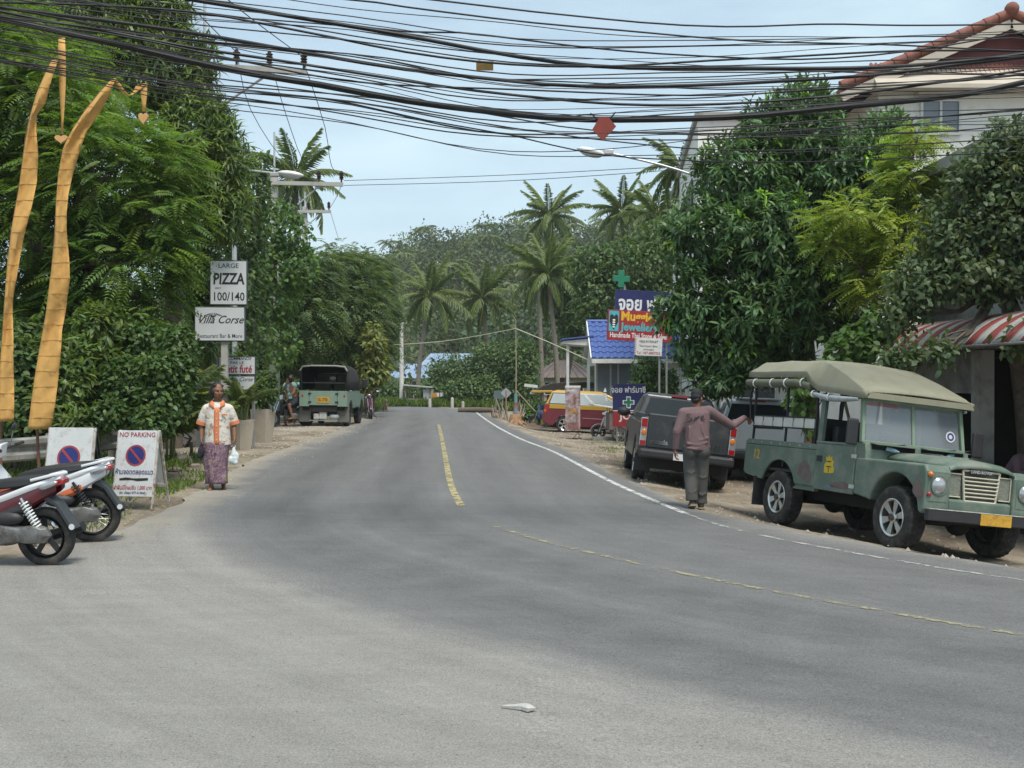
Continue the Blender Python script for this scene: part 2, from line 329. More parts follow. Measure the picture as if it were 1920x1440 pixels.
def build_ground():
    poly = road_poly(); coarse = poly[::3]
    bm = bmesh.new(); bm.faces.new([bm.verts.new((p.x, p.y, 0)) for p in poly])
    def cut(axis, vals):
        for v in vals:
            co = (v, 0, 0) if axis == 0 else (0, v, 0); no = (1, 0, 0) if axis == 0 else (0, 1, 0)
            bmesh.ops.bisect_plane(bm, geom=bm.verts[:] + bm.edges[:] + bm.faces[:], plane_co=co, plane_no=no)
    cut(1, [i * .6 for i in range(-5, 50)] + [30 + i * 1.5 for i in range(0, 30)])
    cut(0, [i * .5 for i in range(-18, 22)])
    bmesh.ops.triangulate(bm, faces=bm.faces)
    for v in bm.verts: v.co.z = gz(v.co.x, v.co.y) + .012
    me = bpy.data.meshes.new('road'); bm.to_mesh(me); bm.free()
    me.polygons.foreach_set('use_smooth', [True] * len(me.polygons))
    for k in ('lane', 'track', 'sand', 'across', 'along'): me.attributes.new(k, 'FLOAT', 'POINT')
    at = {k: me.attributes[k] for k in ('lane', 'track', 'sand', 'across', 'along')}
    for i, v in enumerate(me.vertices):
        x, y = v.co.x, v.co.y; d = pd(x, y, YEL)           # d<0: left lane / outside of the bend
        s = d
        at['across'].data[i].value = s; at['along'].data[i].value = pd.t
        dl = 3.15 + .2 * sstep(10, 25, y)
        at['lane'].data[i].value = (sstep(-dl - .75, -dl + .4, s) * (1 - .55 * sstep(2.7, 3.6, s)))
        tr = 0
        for c0, w in ((-2.35, .42), (-.85, .4), (.8, .4), (2.2, .42)):
            tr = max(tr, math.exp(-((s - c0) / w) ** 2))
        at['track'].data[i].value = tr * sstep(5, 8, y + .3 * x) * (1 - .4 * sstep(30, 60, y)) * (.55 + .45 * (s < 0))
        le = abs(pd(x, y, LEFT_EDGE)); re = abs(x - redge(y))
        sd = .62 * (1 - sstep(.05, 1.3, le)) * sstep(8, 14, y) + .5 * (1 - sstep(0, .5, re)) * sstep(9, 12, y)
        if 13 < y < 40: sd = max(sd, .48 * math.exp(-((s + dl + .7) / .5) ** 2))
        at['sand'].data[i].value = sd
    ro = link('road', me, mat_road()); tag(ro, kind='structure')
    # the ground sheet, dropped a little below the asphalt
    xs = sorted(set([-1500, -900, -500, -300, -200, -140, -100, -75, -55, -42] + [-32 + 1.0 * i for i in range(18)] + [-14 + .35 * i for i in range(80)] + [14 + 1.0 * i for i in range(20)] + [34, 42, 55, 75, 100, 140, 200, 300, 500, 900, 1500]))
    ys = sorted(set([-1200, -600, -200, -80, -40, -20, -10, -5] + [.5 * i for i in range(130)] + [65 + 2 * i for i in range(20)] + [110, 125, 145, 170, 200, 250, 320, 420, 600, 900, 1600, 2500]))
    V = []; Fc = []; gr = []
    for y in ys:
        for x in xs:
            z = gz(x, y)
            e = 0
            if -42 < x < 42 and -6 < y < 76 and in_poly(x, y, coarse):
                z -= .05
            elif -15 < x < 15 and 5 < y < 65:
                z += random.uniform(-.015, .02) * min(1, abs(x - redge(y)) + .2)
            V.append((x, y, z))
            g = .0
            g = max(g, sstep(9, 11.5, -x) * .5, sstep(66, 72, y) * .6, sstep(9, 12, x) * .25)
            if x > 0 and y > 44: g = max(g, .3 * sstep(5, 8, x) + sstep(52, 58, y) * .4)
            if x < -5.6 and 10 < y < 22: g = max(g, .36 * sstep(5.6, 6.4, -x))
            if -6.3 < x < -4.9 and 12.5 < y < 17.5: g = max(g, .34)
            if x < -7.5 and y > 40: g = max(g, .4)
            gr.append(g)
    nx = len(xs)
    for j in range(len(ys) - 1):
        for i in range(nx - 1): Fc.append((j * nx + i, j * nx + i + 1, (j + 1) * nx + i + 1, (j + 1) * nx + i))
    me = bpy.data.meshes.new('ground'); me.from_pydata(V, [], Fc); me.polygons.foreach_set('use_smooth', [True] * len(me.polygons))
    a = me.attributes.new('grass', 'FLOAT', 'POINT'); a.data.foreach_set('value', gr)
    tag(link('ground', me, mat_ground()), kind='structure')
build_ground()

def worn(name, c, amount):
    m = pmat(name, c, .8, 0, .15, 3); nt = m.node_tree; L = nt.links; b = nt.nodes['Principled BSDF']
    tc = _n(nt, 'ShaderNodeTexCoord'); n = _n(nt, 'ShaderNodeTexNoise'); n.inputs['Scale'].default_value = 7; n.inputs['Detail'].default_value = 9; n.inputs['Roughness'].default_value = .75
    L.new(tc.outputs['Object'], n.inputs['Vector']); r = _n(nt, 'ShaderNodeMapRange'); r.inputs[1].default_value = amount; r.inputs[2].default_value = amount + .12; L.new(n.outputs['Fac'], r.inputs[0]); L.new(r.outputs[0], b.inputs['Alpha'])
    return m
def stripe(name, line, w, mat, a=0, b=1e9, off=0.0):
    pts = smoothline([(x, y, 0) for x, y in line], .25); V = []; Fc = []; acc = 0; prev = None
    for i, p in enumerate(pts):
        d = pts[min(i + 1, len(pts) - 1)] - pts[max(i - 1, 0)]; n = Vector((d.y, -d.x, 0)).normalized()
        if prev is not None: acc += (p - prev).length
        prev = p
        if acc < a or acc > b: continue
        for sgn in (-.5, .5):
            q = p + n * (off + sgn * w); V.append((q.x, q.y, gz(q.x, q.y) + .0175))
    for i in range(len(V) // 2 - 1): Fc.append((2 * i, 2 * i + 1, 2 * i + 3, 2 * i + 2))
    me = bpy.data.meshes.new(name); me.from_pydata(V, [], Fc); return tag(link(name, me, mat), kind='structure')
yel_far = worn('yellow_paint', (.40, .34, .175), .40); yel_near = worn('faded_yellow_paint', (.31, .28, .175), .45)
wht = worn('white_paint', (.56, .56, .53), .38); wht_f = worn('faded_white_paint', (.40, .39, .36), .45)
stripe('yellow_centre_line', [p for p in YEL if 15 <= p[1] <= 43], .11, yel_far)
stripe('faded_yellow_centre_line', [p for p in YEL if 3 <= p[1] <= 13.6], .085, yel_near)
stripe('white_edge_line', [p for p in WHT if 15 <= p[1] <= 60], .11, wht)
stripe('faded_white_edge_line', [p for p in WHT if 7 <= p[1] <= 15.6], .09, wht_f)
wht_w = worn('worn_white_paint', (.38, .37, .34), .54)
stripe('worn_white_edge_line', [(-3.75, 15.2), (-4.05, 18.5), (-4.35, 23), (-4.5, 29), (-4.6, 35)], .14, wht_w)

# ------------------------------------------------------------------ buildings
M_WHITE = pmat('white_wall', (.80, .785, .73), .85, 0, .05, 1.2, .15, 30, dirt=((.55, .53, .48), .25, 1.6))
M_CREAM = pmat('cream_fascia', (.50, .44, .36), .8, 0, .08, 2)
M_CONC = pmat('concrete', (.33, .32, .30), .9, 0, .14, 2, .4, 40, dirt=((.14, .13, .11), .5, 1.3))
M_REDT = pmat('red_roof_tile', (.27, .09, .06), .8, 0, .2, 5, .3, 40, dirt=((.13, .065, .05), .5, 2))
M_MAROON = pmat('gable_boards', (.13, .035, .035), .7, 0, .12, 3)
M_BLUET = pmat('blue_roof_tile', (.065, .115, .33), .5, 0, .12, 4, dirt=((.05, .09, .25), .4, 3))
M_GLASSD = pmat('dark_glass', (.035, .045, .05), .08, 0, .1, 3, spec=.8)
M_GLASSG = pmat('grey_glass', (.16, .18, .20), .1, 0, .12, 2, spec=.8)
M_FRAME = pmat('white_frame', (.68, .68, .66), .5)
M_DARK = pmat('shaded_interior', (.02, .017, .014), .9, 0, .3, 3)  # near-black wall colour carries the shade inside the open shop
M_STEEL = pmat('steel', (.35, .35, .34), .45, .6, .12, 8)
M_BLACK = pmat('black_metal', (.02, .02, .022), .5, .2, .15, 8)
def tile_mesh(w, l, amp, mat, n=6):                      # one curved roof tile with a thick lip
    mb = MB(); top = []; bot = []
    for i in range(n + 1):
        u = i / n; x = (u - .5) * w; z = amp * math.sin(u * math.pi * 2 - .6)
        top.append((x, z))
    for yy, lift in ((0, 0), (-l, .035)):
        mb.v += [(x, yy, z + lift + .02) for x, z in top]
    mb.v += [(x, -l, z) for x, z in top]
    m = n + 1
    for i in range(n):
        mb.f.append((i, i + 1, m + i + 1, m + i)); mb.f.append((m + i, m + i + 1, 2 * m + i + 1, 2 * m + i))
    return mb.mesh('tile', 40, mat)
def window(parent, x0, x1, y, z0, z1, panes=2, glass=None, normal='y', depth=.08, fr=.06):
    """framed window with separate panes in a wall facing -y"""
    w = MB(); w.box(x0 - fr, x1 + fr, y - depth, y, z1, z1 + fr).box(x0 - fr, x1 + fr, y - depth, y, z0 - fr, z0).box(x0 - fr, x0, y - depth, y, z0, z1).box(x1, x1 + fr, y - depth, y, z0, z1)
    for k in range(1, panes):
        c = x0 + (x1 - x0) * k / panes; w.box(c - .03, c + .03, y - depth * .9, y, z0, z1)
    f = w.build('window', M_FRAME, parent)
    for k in range(panes):
        a = x0 + (x1 - x0) * k / panes + (.03 if k else 0); b = x0 + (x1 - x0) * (k + 1) / panes - (.03 if k < panes - 1 else 0)
        MB().box(a, b, y - .035, y - .02, z0, z1).build('pane', glass or M_GLASSG, f)
    return f
# --- tall white house with the red-tiled gable
def white_house():
    D = 28.0; t = thing('white_house', 'tall white house with red-tiled gable roof at the upper right', 'house', G(12.3, D))
    o = Vector(t.location); X0, X1 = 9.15 - o.x, 15.6 - o.x; zb = 9.0 - o.z; ax = 12.27 - o.x; az = 10.75 - o.z
    MB().box(X0, X1, 0, 9, -.2, zb).build('wall', M_WHITE, t)
    MB().prism([(X0 + .15, zb), (X1 - .15, zb), (ax, az - .25)], -.05, 8.9).build('gable', M_MAROON, t)
    sl = (az - (8.95 - o.z)) / (ax - (8.1 - o.x))
    def rz(x): return az - sl * abs(x - ax)
    for sg, xe in ((-1, 8.1 - o.x), (1, 2 * ax - (8.1 - o.x))):
        n = Vector((-sg * -sl, 0, 1)).normalized()
        MB().add([(ax, -.4, az), (xe, -.4, rz(xe)), (xe, 10, rz(xe)), (ax, 10, az), (ax, -.4, az - .12), (xe, -.4, rz(xe) - .12), (xe, 10, rz(xe) - .12), (ax, 10, az - .12)],
                 [(0, 1, 2, 3), (7, 6, 5, 4), (0, 4, 5, 1), (1, 5, 6, 2), (2, 6, 7, 3), (3, 7, 4, 0)]).build('roof_slope', M_REDT, t)
        MB().bar((ax, -.43, az - .26), (xe, -.43, rz(xe) - .26), .06, .22).build('barge_board', M_CREAM, t)
        cap = MB().lathe([(.11, 0), (.13, .36)], axis=(1, 0, 0), seg=10, cap=True).mesh('rake_tile', 40, M_REDT)
        L = math.hypot(xe - ax, rz(xe) - az); k = int(L / .34)
        for i in range(k):
            u = i / k; p = Vector((ax + (xe - ax) * u, -.4, az + (rz(xe) - az) * u + .03))
            link('rake_tile', cap, None, t, p, (0, math.atan2(az - rz(xe), abs(xe - ax)) if sg > 0 else math.pi - math.atan2(az - rz(xe), abs(xe - ax)), 0))
    MB().ell((ax, -.45, az + .1), (.17, .2, .17)).build('ridge_cap', M_REDT, t, smooth=60)
    # lower skirt roof of small tiles under the gable
    mb = MB(); n = 60; x0, x1 = X0 - .25, X1 + .5
    for r in range(4):
        ya, za = -.02 - r * .12, zb + .62 - r * .17
        for i in range(n):
            a = x0 + (x1 - x0) * i / n; b = x0 + (x1 - x0) * (i + .93) / n; m = (a + b) / 2
            mb.add([(a, ya, za), (m, ya, za + .045), (b, ya, za), (a, ya - .15, za - .17), (m, ya - .15, za - .125), (b, ya - .15, za - .17)], [(0, 1, 4, 3), (1, 2, 5, 4), (3, 4, 5)])
    sk = mb.build('skirt_tiles', M_REDT, t); tag(sk, kind='stuff')
    MB().prism([(-.62, zb - .12), (-.04, zb - .12), (-.04, zb + .58), (-.62, zb - .02)], x0, x1, 'yz').build('eave', M_CREAM, t)
    wx0 = (1728 - 960) * D / F - o.x; wx1 = (1795 - 960) * D / F - o.x
    window(t, wx0, wx1, -.002, P(0, 250, D).z - o.z, P(0, 192, D).z - o.z, 2)
    MB().box(wx0 - .2, wx1 + .25, -.35, 0, P(0, 188, D).z - o.z + .08, P(0, 188, D).z - o.z + .18).build('window_hood', M_CREAM, t)
    for zz in (2.2, 5.0):
        window(t, wx0 - .2, wx1 - .1, -.002, zz, zz + 1.1, 2)
    MB().box(X0 - .04, X1 + .04, -.05, 9.03, 6.15, 6.3).build('string_course', M_CREAM, t)
white_house()
# --- pale block far behind the mango tree
def white_block():
    A, B = Vector((6.3, 38, 0)), Vector((7.9, 55, 0)); z = 11.1; t = thing('white_apartment_block', 'pale apartment block showing a dark window band above the mango tree', 'building', (A.x, A.y, gz(A.x, A.y)))
    b = B - A; q = [(0, 0), (9, 0), (9, 17), (b.x, b.y)]
    MB().prism(q, -.3, z, 'xy').build('wall', M_WHITE, t)
    MB().prism([(-.12, -.15), (9.1, -.15), (9.1, 17.1), (b.x - .12, b.y + .1)], z + .003, z + .22, 'xy').build('parapet', M_CONC, t)
    d = b.normalized(); nl = Vector((-d.y, d.x, 0))
    for i in range(3):
        for k in range(3):
            a = d * (2.2 + i * 4.4) + nl * .03 + Vector((0, 0, 8.2 - k * 2.9)); e = a + d * 3.2
            MB().add([a, e, e + Vector((0, 0, 1.3)), a + Vector((0, 0, 1.3)), a + nl * .05, e + nl * .05, e + nl * .05 + Vector((0, 0, 1.3)), a + nl * .05 + Vector((0, 0, 1.3))], [(0, 1, 2, 3), (4, 7, 6, 5), (0, 4, 5, 1), (1, 5, 6, 2), (2, 6, 7, 3), (3, 7, 4, 0)]).build('window', M_GLASSD, t)
    for k in range(3): window(t, 1.2, 2.6, -.002, 1.4 + 2.9 * k, 2.7 + 2.9 * k, 2, M_GLASSD)
white_block()
# --- open-fronted shop with striped awning on the right
def shop():
    t = thing('open_front_shop', 'grey open-fronted restaurant building with a dark interior at the right edge', 'building', (8.4, 19, gz(8.4, 19)))
    z0 = -t.location.z
    Y0, Y1 = -6.0, 4.0
    MB().box(0, 7, Y0, Y1, 3.242, 6.1).build('upper_wall', M_CONC, t)
    MB().box(-.45, 7.2, Y0 - .3, Y1 + .3, 6.1, 6.32).build('roof_slab', M_CONC, t)
    MB().box(-.95, 7, Y0, Y1, 2.72, 3.24).build('floor_beam', M_CONC, t)
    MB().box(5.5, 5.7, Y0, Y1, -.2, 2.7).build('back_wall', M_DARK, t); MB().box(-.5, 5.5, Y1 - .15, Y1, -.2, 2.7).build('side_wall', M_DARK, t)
    MB().box(-1.0, 5.5, Y0, Y1 - .16, -.3, .06).build('floor', pmat('dark_floor', (.06, .055, .05), .9), t); MB().box(-.3, 5.4, Y0, Y1 - .2, 2.66, 2.70).build('ceiling', M_DARK, t)  # floor and ceiling coloured dark for the shade indoors
    for yy in (-5.5, -.95, 3.4):
        MB().box(-.95, -.68, yy - .14, yy + .14, -.2, 2.71).build('column', M_CONC, t, bevel=.015)
    MB().box(-.85, -.8, -.8, 3.25, 2.0, 2.7).build('header_panel', pmat('grey_panel', (.24, .23, .21), .7, 0, .15, 2, dirt=((.1, .1, .09), .5, 1.5)), t)
    for k in range(4):                                     # vertical corrugation of the rear shutter
        pass
    for i in range(26):
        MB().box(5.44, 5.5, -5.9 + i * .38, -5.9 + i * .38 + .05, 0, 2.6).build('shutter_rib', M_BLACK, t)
    for yy, zz in ((-3.2, 2.35), (.9, 2.42)):              # small orange wall lantern and its bracket
        MB().box(-.5, -.4, yy - .05, yy + .05, zz - .12, zz + .12).build('lantern', pmat('amber_plastic', (.5, .2, .05), .4), t)
    for k in range(4):
        window_y = -4.6 + k * 2.3
        MB().box(-.04, .02, window_y, window_y + 1.3, 4.0, 5.2).build('window', M_GLASSD, t)
    # striped awning, one strip per colour, corrugated and drooping outwards
    aw = thing('striped_awning', 'red and white striped awning over the open-fronted shop', 'awning', (8.4, 19, gz(8.4, 19)))
    red = pmat('awning_red', (.30, .055, .045), .7, 0, .15, 3, dirt=((.2, .12, .1), .4, 2)); wh = pmat('awning_white', (.48, .46, .41), .7, 0, .15, 3, dirt=((.28, .26, .23), .6, 2))
    w = .30; n = 31
    ms = []
    for m in (red, wh):
        mb = MB(); k = 6; rows = []
        for r in range(7):
            u = r / 6; x = -.9 - .85 * u; z = 3.22 - .12 * u - .36 * u ** 2.6
            rows.append([(x, w * i / k - .002, z + .018 * math.sin(i / k * math.pi * 2 * 2)) for i in range(k + 1)])
        mb.loft(rows, closed=False, cap=False); me = mb.mesh('awning_strip', 60, m); ms.append(me)
    for i in range(n): 
        o = link('awning_strip', ms[i % 2], None, aw, (0, -5.2 + i * w, 0)); s = o.modifiers.new('thickness', 'SOLIDIFY'); s.thickness = .012
    MB().tube([(-1.74, -5.2, 2.72), (-1.74, -5.2 + n * w, 2.72)], .022, 8).build('front_rail', M_STEEL, aw, smooth=50)
    for yy in (-5, -2.6, -.2, 2.2, 3.7): MB().tube([(-1.74, yy, 2.73), (-.95, yy, 2.9)], .016, 6).build('strut', M_STEEL, aw, smooth=50)
shop()
# --- pharmacy with the blue tiled roof
def pharmacy():
    Y0 = 48.6; X0 = 3.62; t = thing('pharmacy_building', 'small white pharmacy with a bright blue tiled roof', 'shop', G(X0, Y0)); o = t.location; z = lambda v: v - o.z
    ze, zr = z(2.62), z(4.32); W = 8.0; run = 2.3
    MB().box(0, W, 0, 5.5, -.1, ze).build('wall', M_WHITE, t)
    MB().prism([(0, ze + .001), (5.5, ze + .001), (run + .35, zr - .2)], 0, .12, 'yz').build('gable', M_WHITE, t)
    n = Vector((0, -(zr - ze), run + .6)); ang = math.atan2(zr - ze, run + .35)
    MB().prism([(-.5, ze - .02), (run, zr - .08), (5.9, ze - .02), (5.9, ze - .12), (run, zr - .2), (-.5, ze - .12)], -.2, W, 'yz').build('roof_deck', M_FRAME, t)
    me = tile_mesh(.315, .47, .035, M_BLUET); L = math.hypot(run + .5, zr - ze); rows = 7
    for r in range(rows):
        for c in range(18):
            u = r / rows; yy = run - (run + .5) * u; zz = zr - (zr - ze) * u
            link('roof_tile', me, None, t, (-.05 + c * .31, yy, zz + .012), (ang * .98, 0, 0))
    MB().tube([(-.22, run, zr + .03), (W, run, zr + .03)], .09, 10).build('ridge', M_BLUET, t, smooth=50)
    MB().bar((-.23, -.56, ze - .05), (-.23, run, zr - .03), .05, .2).build('barge_board', M_FRAME, t)
    MB().box(-.2, W, -.6, -.53, ze - .2, ze - .02).build('fascia', M_FRAME, t)
    # corner glazing
    win = MB()
    for x in (0.02, .62, .95, 1.55): win.box(x, x + .07, -.07, -.003, 0, ze - .2)
    win.box(.02, 1.62, -.075, -.003, 1.35, 1.42); win.build('window_frame', pmat('grey_frame', (.35, .36, .36), .5), t)
    for a, b in ((.09, .62), (.69, .95), (1.02, 1.55)):
        MB().box(a, b, -.03, -.004, .05, 1.35).build('pane', M_GLASSD, t); MB().box(a, b, -.03, -.004, 1.42, ze - .22).build('pane', M_GLASSG, t)
    for k in range(3): MB().box(-.03, -.004, .5 + k * .9, 1.2 + k * .9, .3, ze - .3).build('side_pane', M_GLASSD, t)
    # porch roof sticking out to the left
    MB().prism([(-1.35, z(3.42)), (.0, z(3.42) + .12), (.0, z(3.42) - .22), (-1.35, z(3.42) - .12)], 1.0, 3.8).build('porch_fascia', M_FRAME, t)
    MB().prism([(-1.4, z(3.47)), (.0, z(3.47) + .14), (.0, z(3.47) + .2), (-1.4, z(3.47) + .06)], .9, 3.9).build('porch_roof', M_BLUET, t)
    MB().box(-1.2, -1.08, 1.2, 1.32, -.1, z(3.3)).build('porch_post', M_FRAME, t)
pharmacy()
def hip_house(name, label, x0, x1, y0, y1, zw, zr, roofm, wallm, cat='house', hip=1.5):
    t = thing(name, label, cat, G((x0 + x1) / 2, y0)); c = t.location.x; w = (x1 - x0) / 2; d = y1 - y0; z0 = -t.location.z
    MB().box(-w, w, 0, d, -.2, zw + z0).build('wall', wallm, t)
    e = .5; zz = zw + z0
    MB().add([(-w - e, -e, zz - .05), (w + e, -e, zz - .05), (w + e, d + e, zz - .05), (-w - e, d + e, zz - .05), (-w + hip, d / 2, zr + z0), (w - hip, d / 2, zr + z0)], [(0, 1, 5, 4), (1, 2, 5), (2, 3, 4, 5), (3, 0, 4), (3, 2, 1, 0)]).build('roof', roofm, t)
    mb = MB()
    for k in range(1, 9):                                   # standing seams
        u = k / 9; xa = -w - e + (2 * w + 2 * e) * u; xb = -w + hip + (2 * w - 2 * hip) * u; mb.bar((xa, -e, zz - .02), (xb, d / 2, zr + z0 + .03), .05)
    mb.build('roof_seams', roofm, t)
    for k in (-.5, .35):
        window(t, w * k - .5, w * k + .5, -.002, .7, 1.6, 2, M_GLASSD)
    MB().box(-w * .1 - .4, -w * .1 + .4, -.06, -.002, 0, 1.9).build('door', pmat('brown_door', (.12, .07, .04), .6), t)
M_BLUEM = pmat('pale_blue_roofing', (.24, .33, .46), .5, .1, .1, 2, dirt=((.4, .42, .44), .4, 1))
hip_house('brown_roof_house', 'low house with a brown hipped roof behind the tall palms', 1.9, 6.3, 85, 91, 1.85, 3.15, pmat('brown_roofing', (.17, .13, .115), .8, 0, .15, 2), pmat('beige_wall', (.42, .34, .24), .85, 0, .1, 1))
hip_house('blue_roof_house', 'house with a stepped pale blue metal roof behind the middle bushes', -8.8, -3.0, 108, 115, 2.6, 4.2, M_BLUEM, M_WHITE, hip=.7)
hip_house('blue_roof_shed', 'lower pale blue roofed shed sloping down beside the leaning palm', -11.2, -7.6, 104, 109, 1.8, 3.1, M_BLUEM, M_WHITE, hip=.9)
hip_house('small_blue_roof_house', 'far small blue-roofed house left of the white utility post', -15.5, -10.2, 110, 115, 1.6, 2.0, M_BLUEM, M_WHITE, hip=.6)
hip_house('white_hut', 'small white hut with a dark window beyond the jeep', -9.9, -8.7, 66.5, 69, 1.0, 1.25, M_FRAME, M_WHITE, 'hut', .2)
def lean_to():
    t = thing('dark_lean_to', 'dark thatched lean-to shelter behind the maroon taxi van', 'shelter', G(2.6, 55))
    th = pmat('thatch', (.05, .042, .034), .95, 0, .4, 10, .9, 60)
    MB().prism([(-1.5, 1.62), (2.2, 1.86), (2.2, 2.12), (-.6, 2.0), (-1.1, 1.86)], -.6, 2.6).build('roof', th, t)
    for x, y in ((-1.1, -.4), (1.9, -.4), (-1.1, 2.4), (1.9, 2.4)): MB().tube([(x, y, -.1), (x, y, 1.72)], .05, 7).build('post', pmat('weathered_wood', (.25, .21, .17), .9, 0, .25, 8, .5, 40), t)
    MB().bar((-2.0, -.5, 1.92), (-1.35, -.5, 1.84), .06, .14).build('loose_sheet', M_FRAME, t)
lean_to()
def kiosk():
    t = thing('roadside_stall', 'tiny wooden roadside stall with a tin roof at the far bend', 'stall', G(-6.1, 73)); wd = pmat('weathered_wood', (.25, .21, .17)); tin = pmat('tin_sheet', (.45, .46, .46), .5, .3, .12, 4)
    MB().prism([(-.95, 1.35), (.95, 1.2), (.95, 1.26), (-.95, 1.42)], -.7, .8).build('roof', tin, t)
    for x, y in ((-.8, -.5), (.8, -.5), (-.8, .6), (.8, .6)): MB().box(x - .04, x + .04, y - .04, y + .04, -.1, 1.28).build('post', wd, t)
    MB().box(-.76, .3, -.45, .5, .45, .52).build('counter', wd, t); MB().box(.35, .95, -.5, .5, 0, 1.1).build('tin_wall', tin, t)
    for k in range(5): MB().box(-.8, .3, -.5, -.47, .05 + k * .085, .11 + k * .085).build('board', wd, t)
kiosk()

# ------------------------------------------------------------------ vegetation
def nrm(a): return a / np.maximum(np.linalg.norm(a, axis=1, keepdims=True), 1e-9)
def rdir(n, rng=RNG): return nrm(rng.normal(size=(n, 3)))
class Foliage:
    """collects leaf blades (six-cornered or four-cornered) into one mesh with a per-leaf tone"""
    def __init__(s): s.V = []; s.T = []; s.C = []; s.n = 0
    def leaves(s, Pb, D, U, L, W, tone, droop=.15, fold=.12, hexa=False):
        n = len(Pb); L = np.broadcast_to(L, n)[:, None]; W = np.broadcast_to(W, n)[:, None]; D = nrm(D)
        S = nrm(np.cross(D, U)); N = np.cross(S, D)
        if hexa:
            v = [Pb, Pb + D * L * .3 + S * W * .45 + N * fold * W, Pb + D * L * .3 - S * W * .45 + N * fold * W,
                 Pb + D * L * .68 + S * W * .42 + N * (fold * W - droop * L * .4), Pb + D * L * .68 - S * W * .42 + N * (fold * W - droop * L * .4), Pb + D * L - N * droop * L]
            t = np.array([(0, 2, 1), (1, 2, 4), (1, 4, 3), (3, 4, 5)]); k = 6
        else:
            v = [Pb, Pb + D * L * .45 + S * W * .5 + N * fold * W, Pb + D * L * .45 - S * W * .5 + N * fold * W, Pb + D * L - N * droop * L]
            t = np.array([(0, 2, 3), (0, 3, 1)]); k = 4
        V = np.stack(v, 1).reshape(-1, 3); T = (t[None] + (np.arange(n) * k)[:, None, None]).reshape(-1, 3) + s.n
        s.V.append(V); s.T.append(T); s.C.append(np.repeat(tone, k, 0)); s.n += len(V)
    def build(s, name, mat, parent, kind=None):
        V = np.concatenate(s.V).astype(np.float32); T = np.concatenate(s.T).astype(np.int32); C = np.concatenate(s.C)
        me = bpy.data.meshes.new(name); me.vertices.add(len(V)); me.vertices.foreach_set('co', V.ravel())
        me.loops.add(T.size); me.loops.foreach_set('vertex_index', T.ravel())
        me.polygons.add(len(T)); me.polygons.foreach_set('loop_start', np.arange(0, T.size, 3, dtype=np.int32))
        me.update(calc_edges=True); me.validate()
        a = me.color_attributes.new('tone', 'FLOAT_COLOR', 'POINT')
        a.data.foreach_set('color', np.concatenate([C, np.ones((len(C), 1))], 1).astype(np.float32).ravel())
        o = link(name, me, mat, parent)
        if kind: tag(o, kind=kind)
        return o
def tones(n, lo=.7, hi=1.3, hue=.12, rng=RNG):
    b = rng.uniform(lo, hi, (n, 1)); h = rng.normal(0, hue, (n, 1))
    return np.clip(np.concatenate([b * (1 + h), b * (1 + h * .2), b * (1 - h * .8)], 1), .2, 2.2)
def crown_pts(lobes, n, shell=.5, rng=RNG):
    """points in a set of ellipsoid lobes [(centre, radii)], most of them near the outside, with the outward direction"""
    C = np.array([tuple(c) for c, r in lobes]); Rr = np.array([r if hasattr(r, '__len__') else (r, r, r) for c, r in lobes], float)
    w = (Rr.prod(1)) ** (2 / 3); idx = rng.choice(len(lobes), int(n * 1.5), p=w / w.sum())
    d = rdir(len(idx), rng); f = 1 - shell * rng.random(len(idx)) ** 1.3
    f *= rng.normal(1, .09, len(idx))
    p = C[idx] + d * Rr[idx] * f[:, None]
    inside = np.zeros(len(idx), bool)
    for k in range(len(lobes)):
        q = (p - C[k]) / Rr[k]; inside |= ((q ** 2).sum(1) < .45) & (idx != k)
    keep = np.where(~inside)[0][:n]; return p[keep], d[keep]
def perp_spread(o, n, rng, out=.45, drop=-.35):
    return nrm(o * out + rdir(n, rng) * .9 + np.array([0, 0, drop]))
def rosettes(fo, p, o, k, L, W, rng, droop=.3, tone=None, out=.5, drop=-.3, spread=.05):
    n = len(p); P_ = np.repeat(p, k, 0) + rng.normal(0, spread, (n * k, 3)); O = np.repeat(o, k, 0)
    D = perp_spread(O, n * k, rng, out, drop); T = np.repeat(tone if tone is not None else tones(n, .65, 1.3), k, 0) * rng.uniform(.85, 1.15, (n * k, 1))
    U = nrm(O * .6 + np.array([0, 0, 1.0]) + rng.normal(0, .25, (n * k, 3)))
    fo.leaves(P_, D, U, L * rng.uniform(.7, 1.2, n * k), W * rng.uniform(.8, 1.2, n * k), T, droop, .12, True)
def pinnate(fo, p, o, L, pairs, ll, lw, rng, tone=None, drop=.35, flat=.25):
    """feather leaves: an arching stalk with paired leaflets"""
    n = len(p); D = nrm(o * .55 + rdir(n, rng) * .6 + np.array([0, 0, -.05])); D[:, 2] *= flat + .3; D = nrm(D)
    Ls = L * rng.uniform(.65, 1.2, n); U = nrm(np.array([[0, 0, 1.0]]) + rng.normal(0, .22, (n, 3)) + o * .25); S = nrm(np.cross(D, U))
    T = tone if tone is not None else tones(n, .7, 1.3)
    for i in range(pairs):
        t = .12 + .88 * (i + .5) / pairs; c = p + D * (Ls * t)[:, None] - np.array([0, 0, 1.0]) * (drop * Ls * t * t)[:, None]
        sc = math.sin(math.pi * (.15 + .8 * t)) ** .6
        for sg in (-1, 1):
            d = nrm(S * sg + D * .45 + np.array([0, 0, -.22]) + rng.normal(0, .06, (n, 3)))
            fo.leaves(c, d, U, ll * sc * Ls / L, lw * sc, T * rng.uniform(.9, 1.1, (n, 1)), .12, .05)
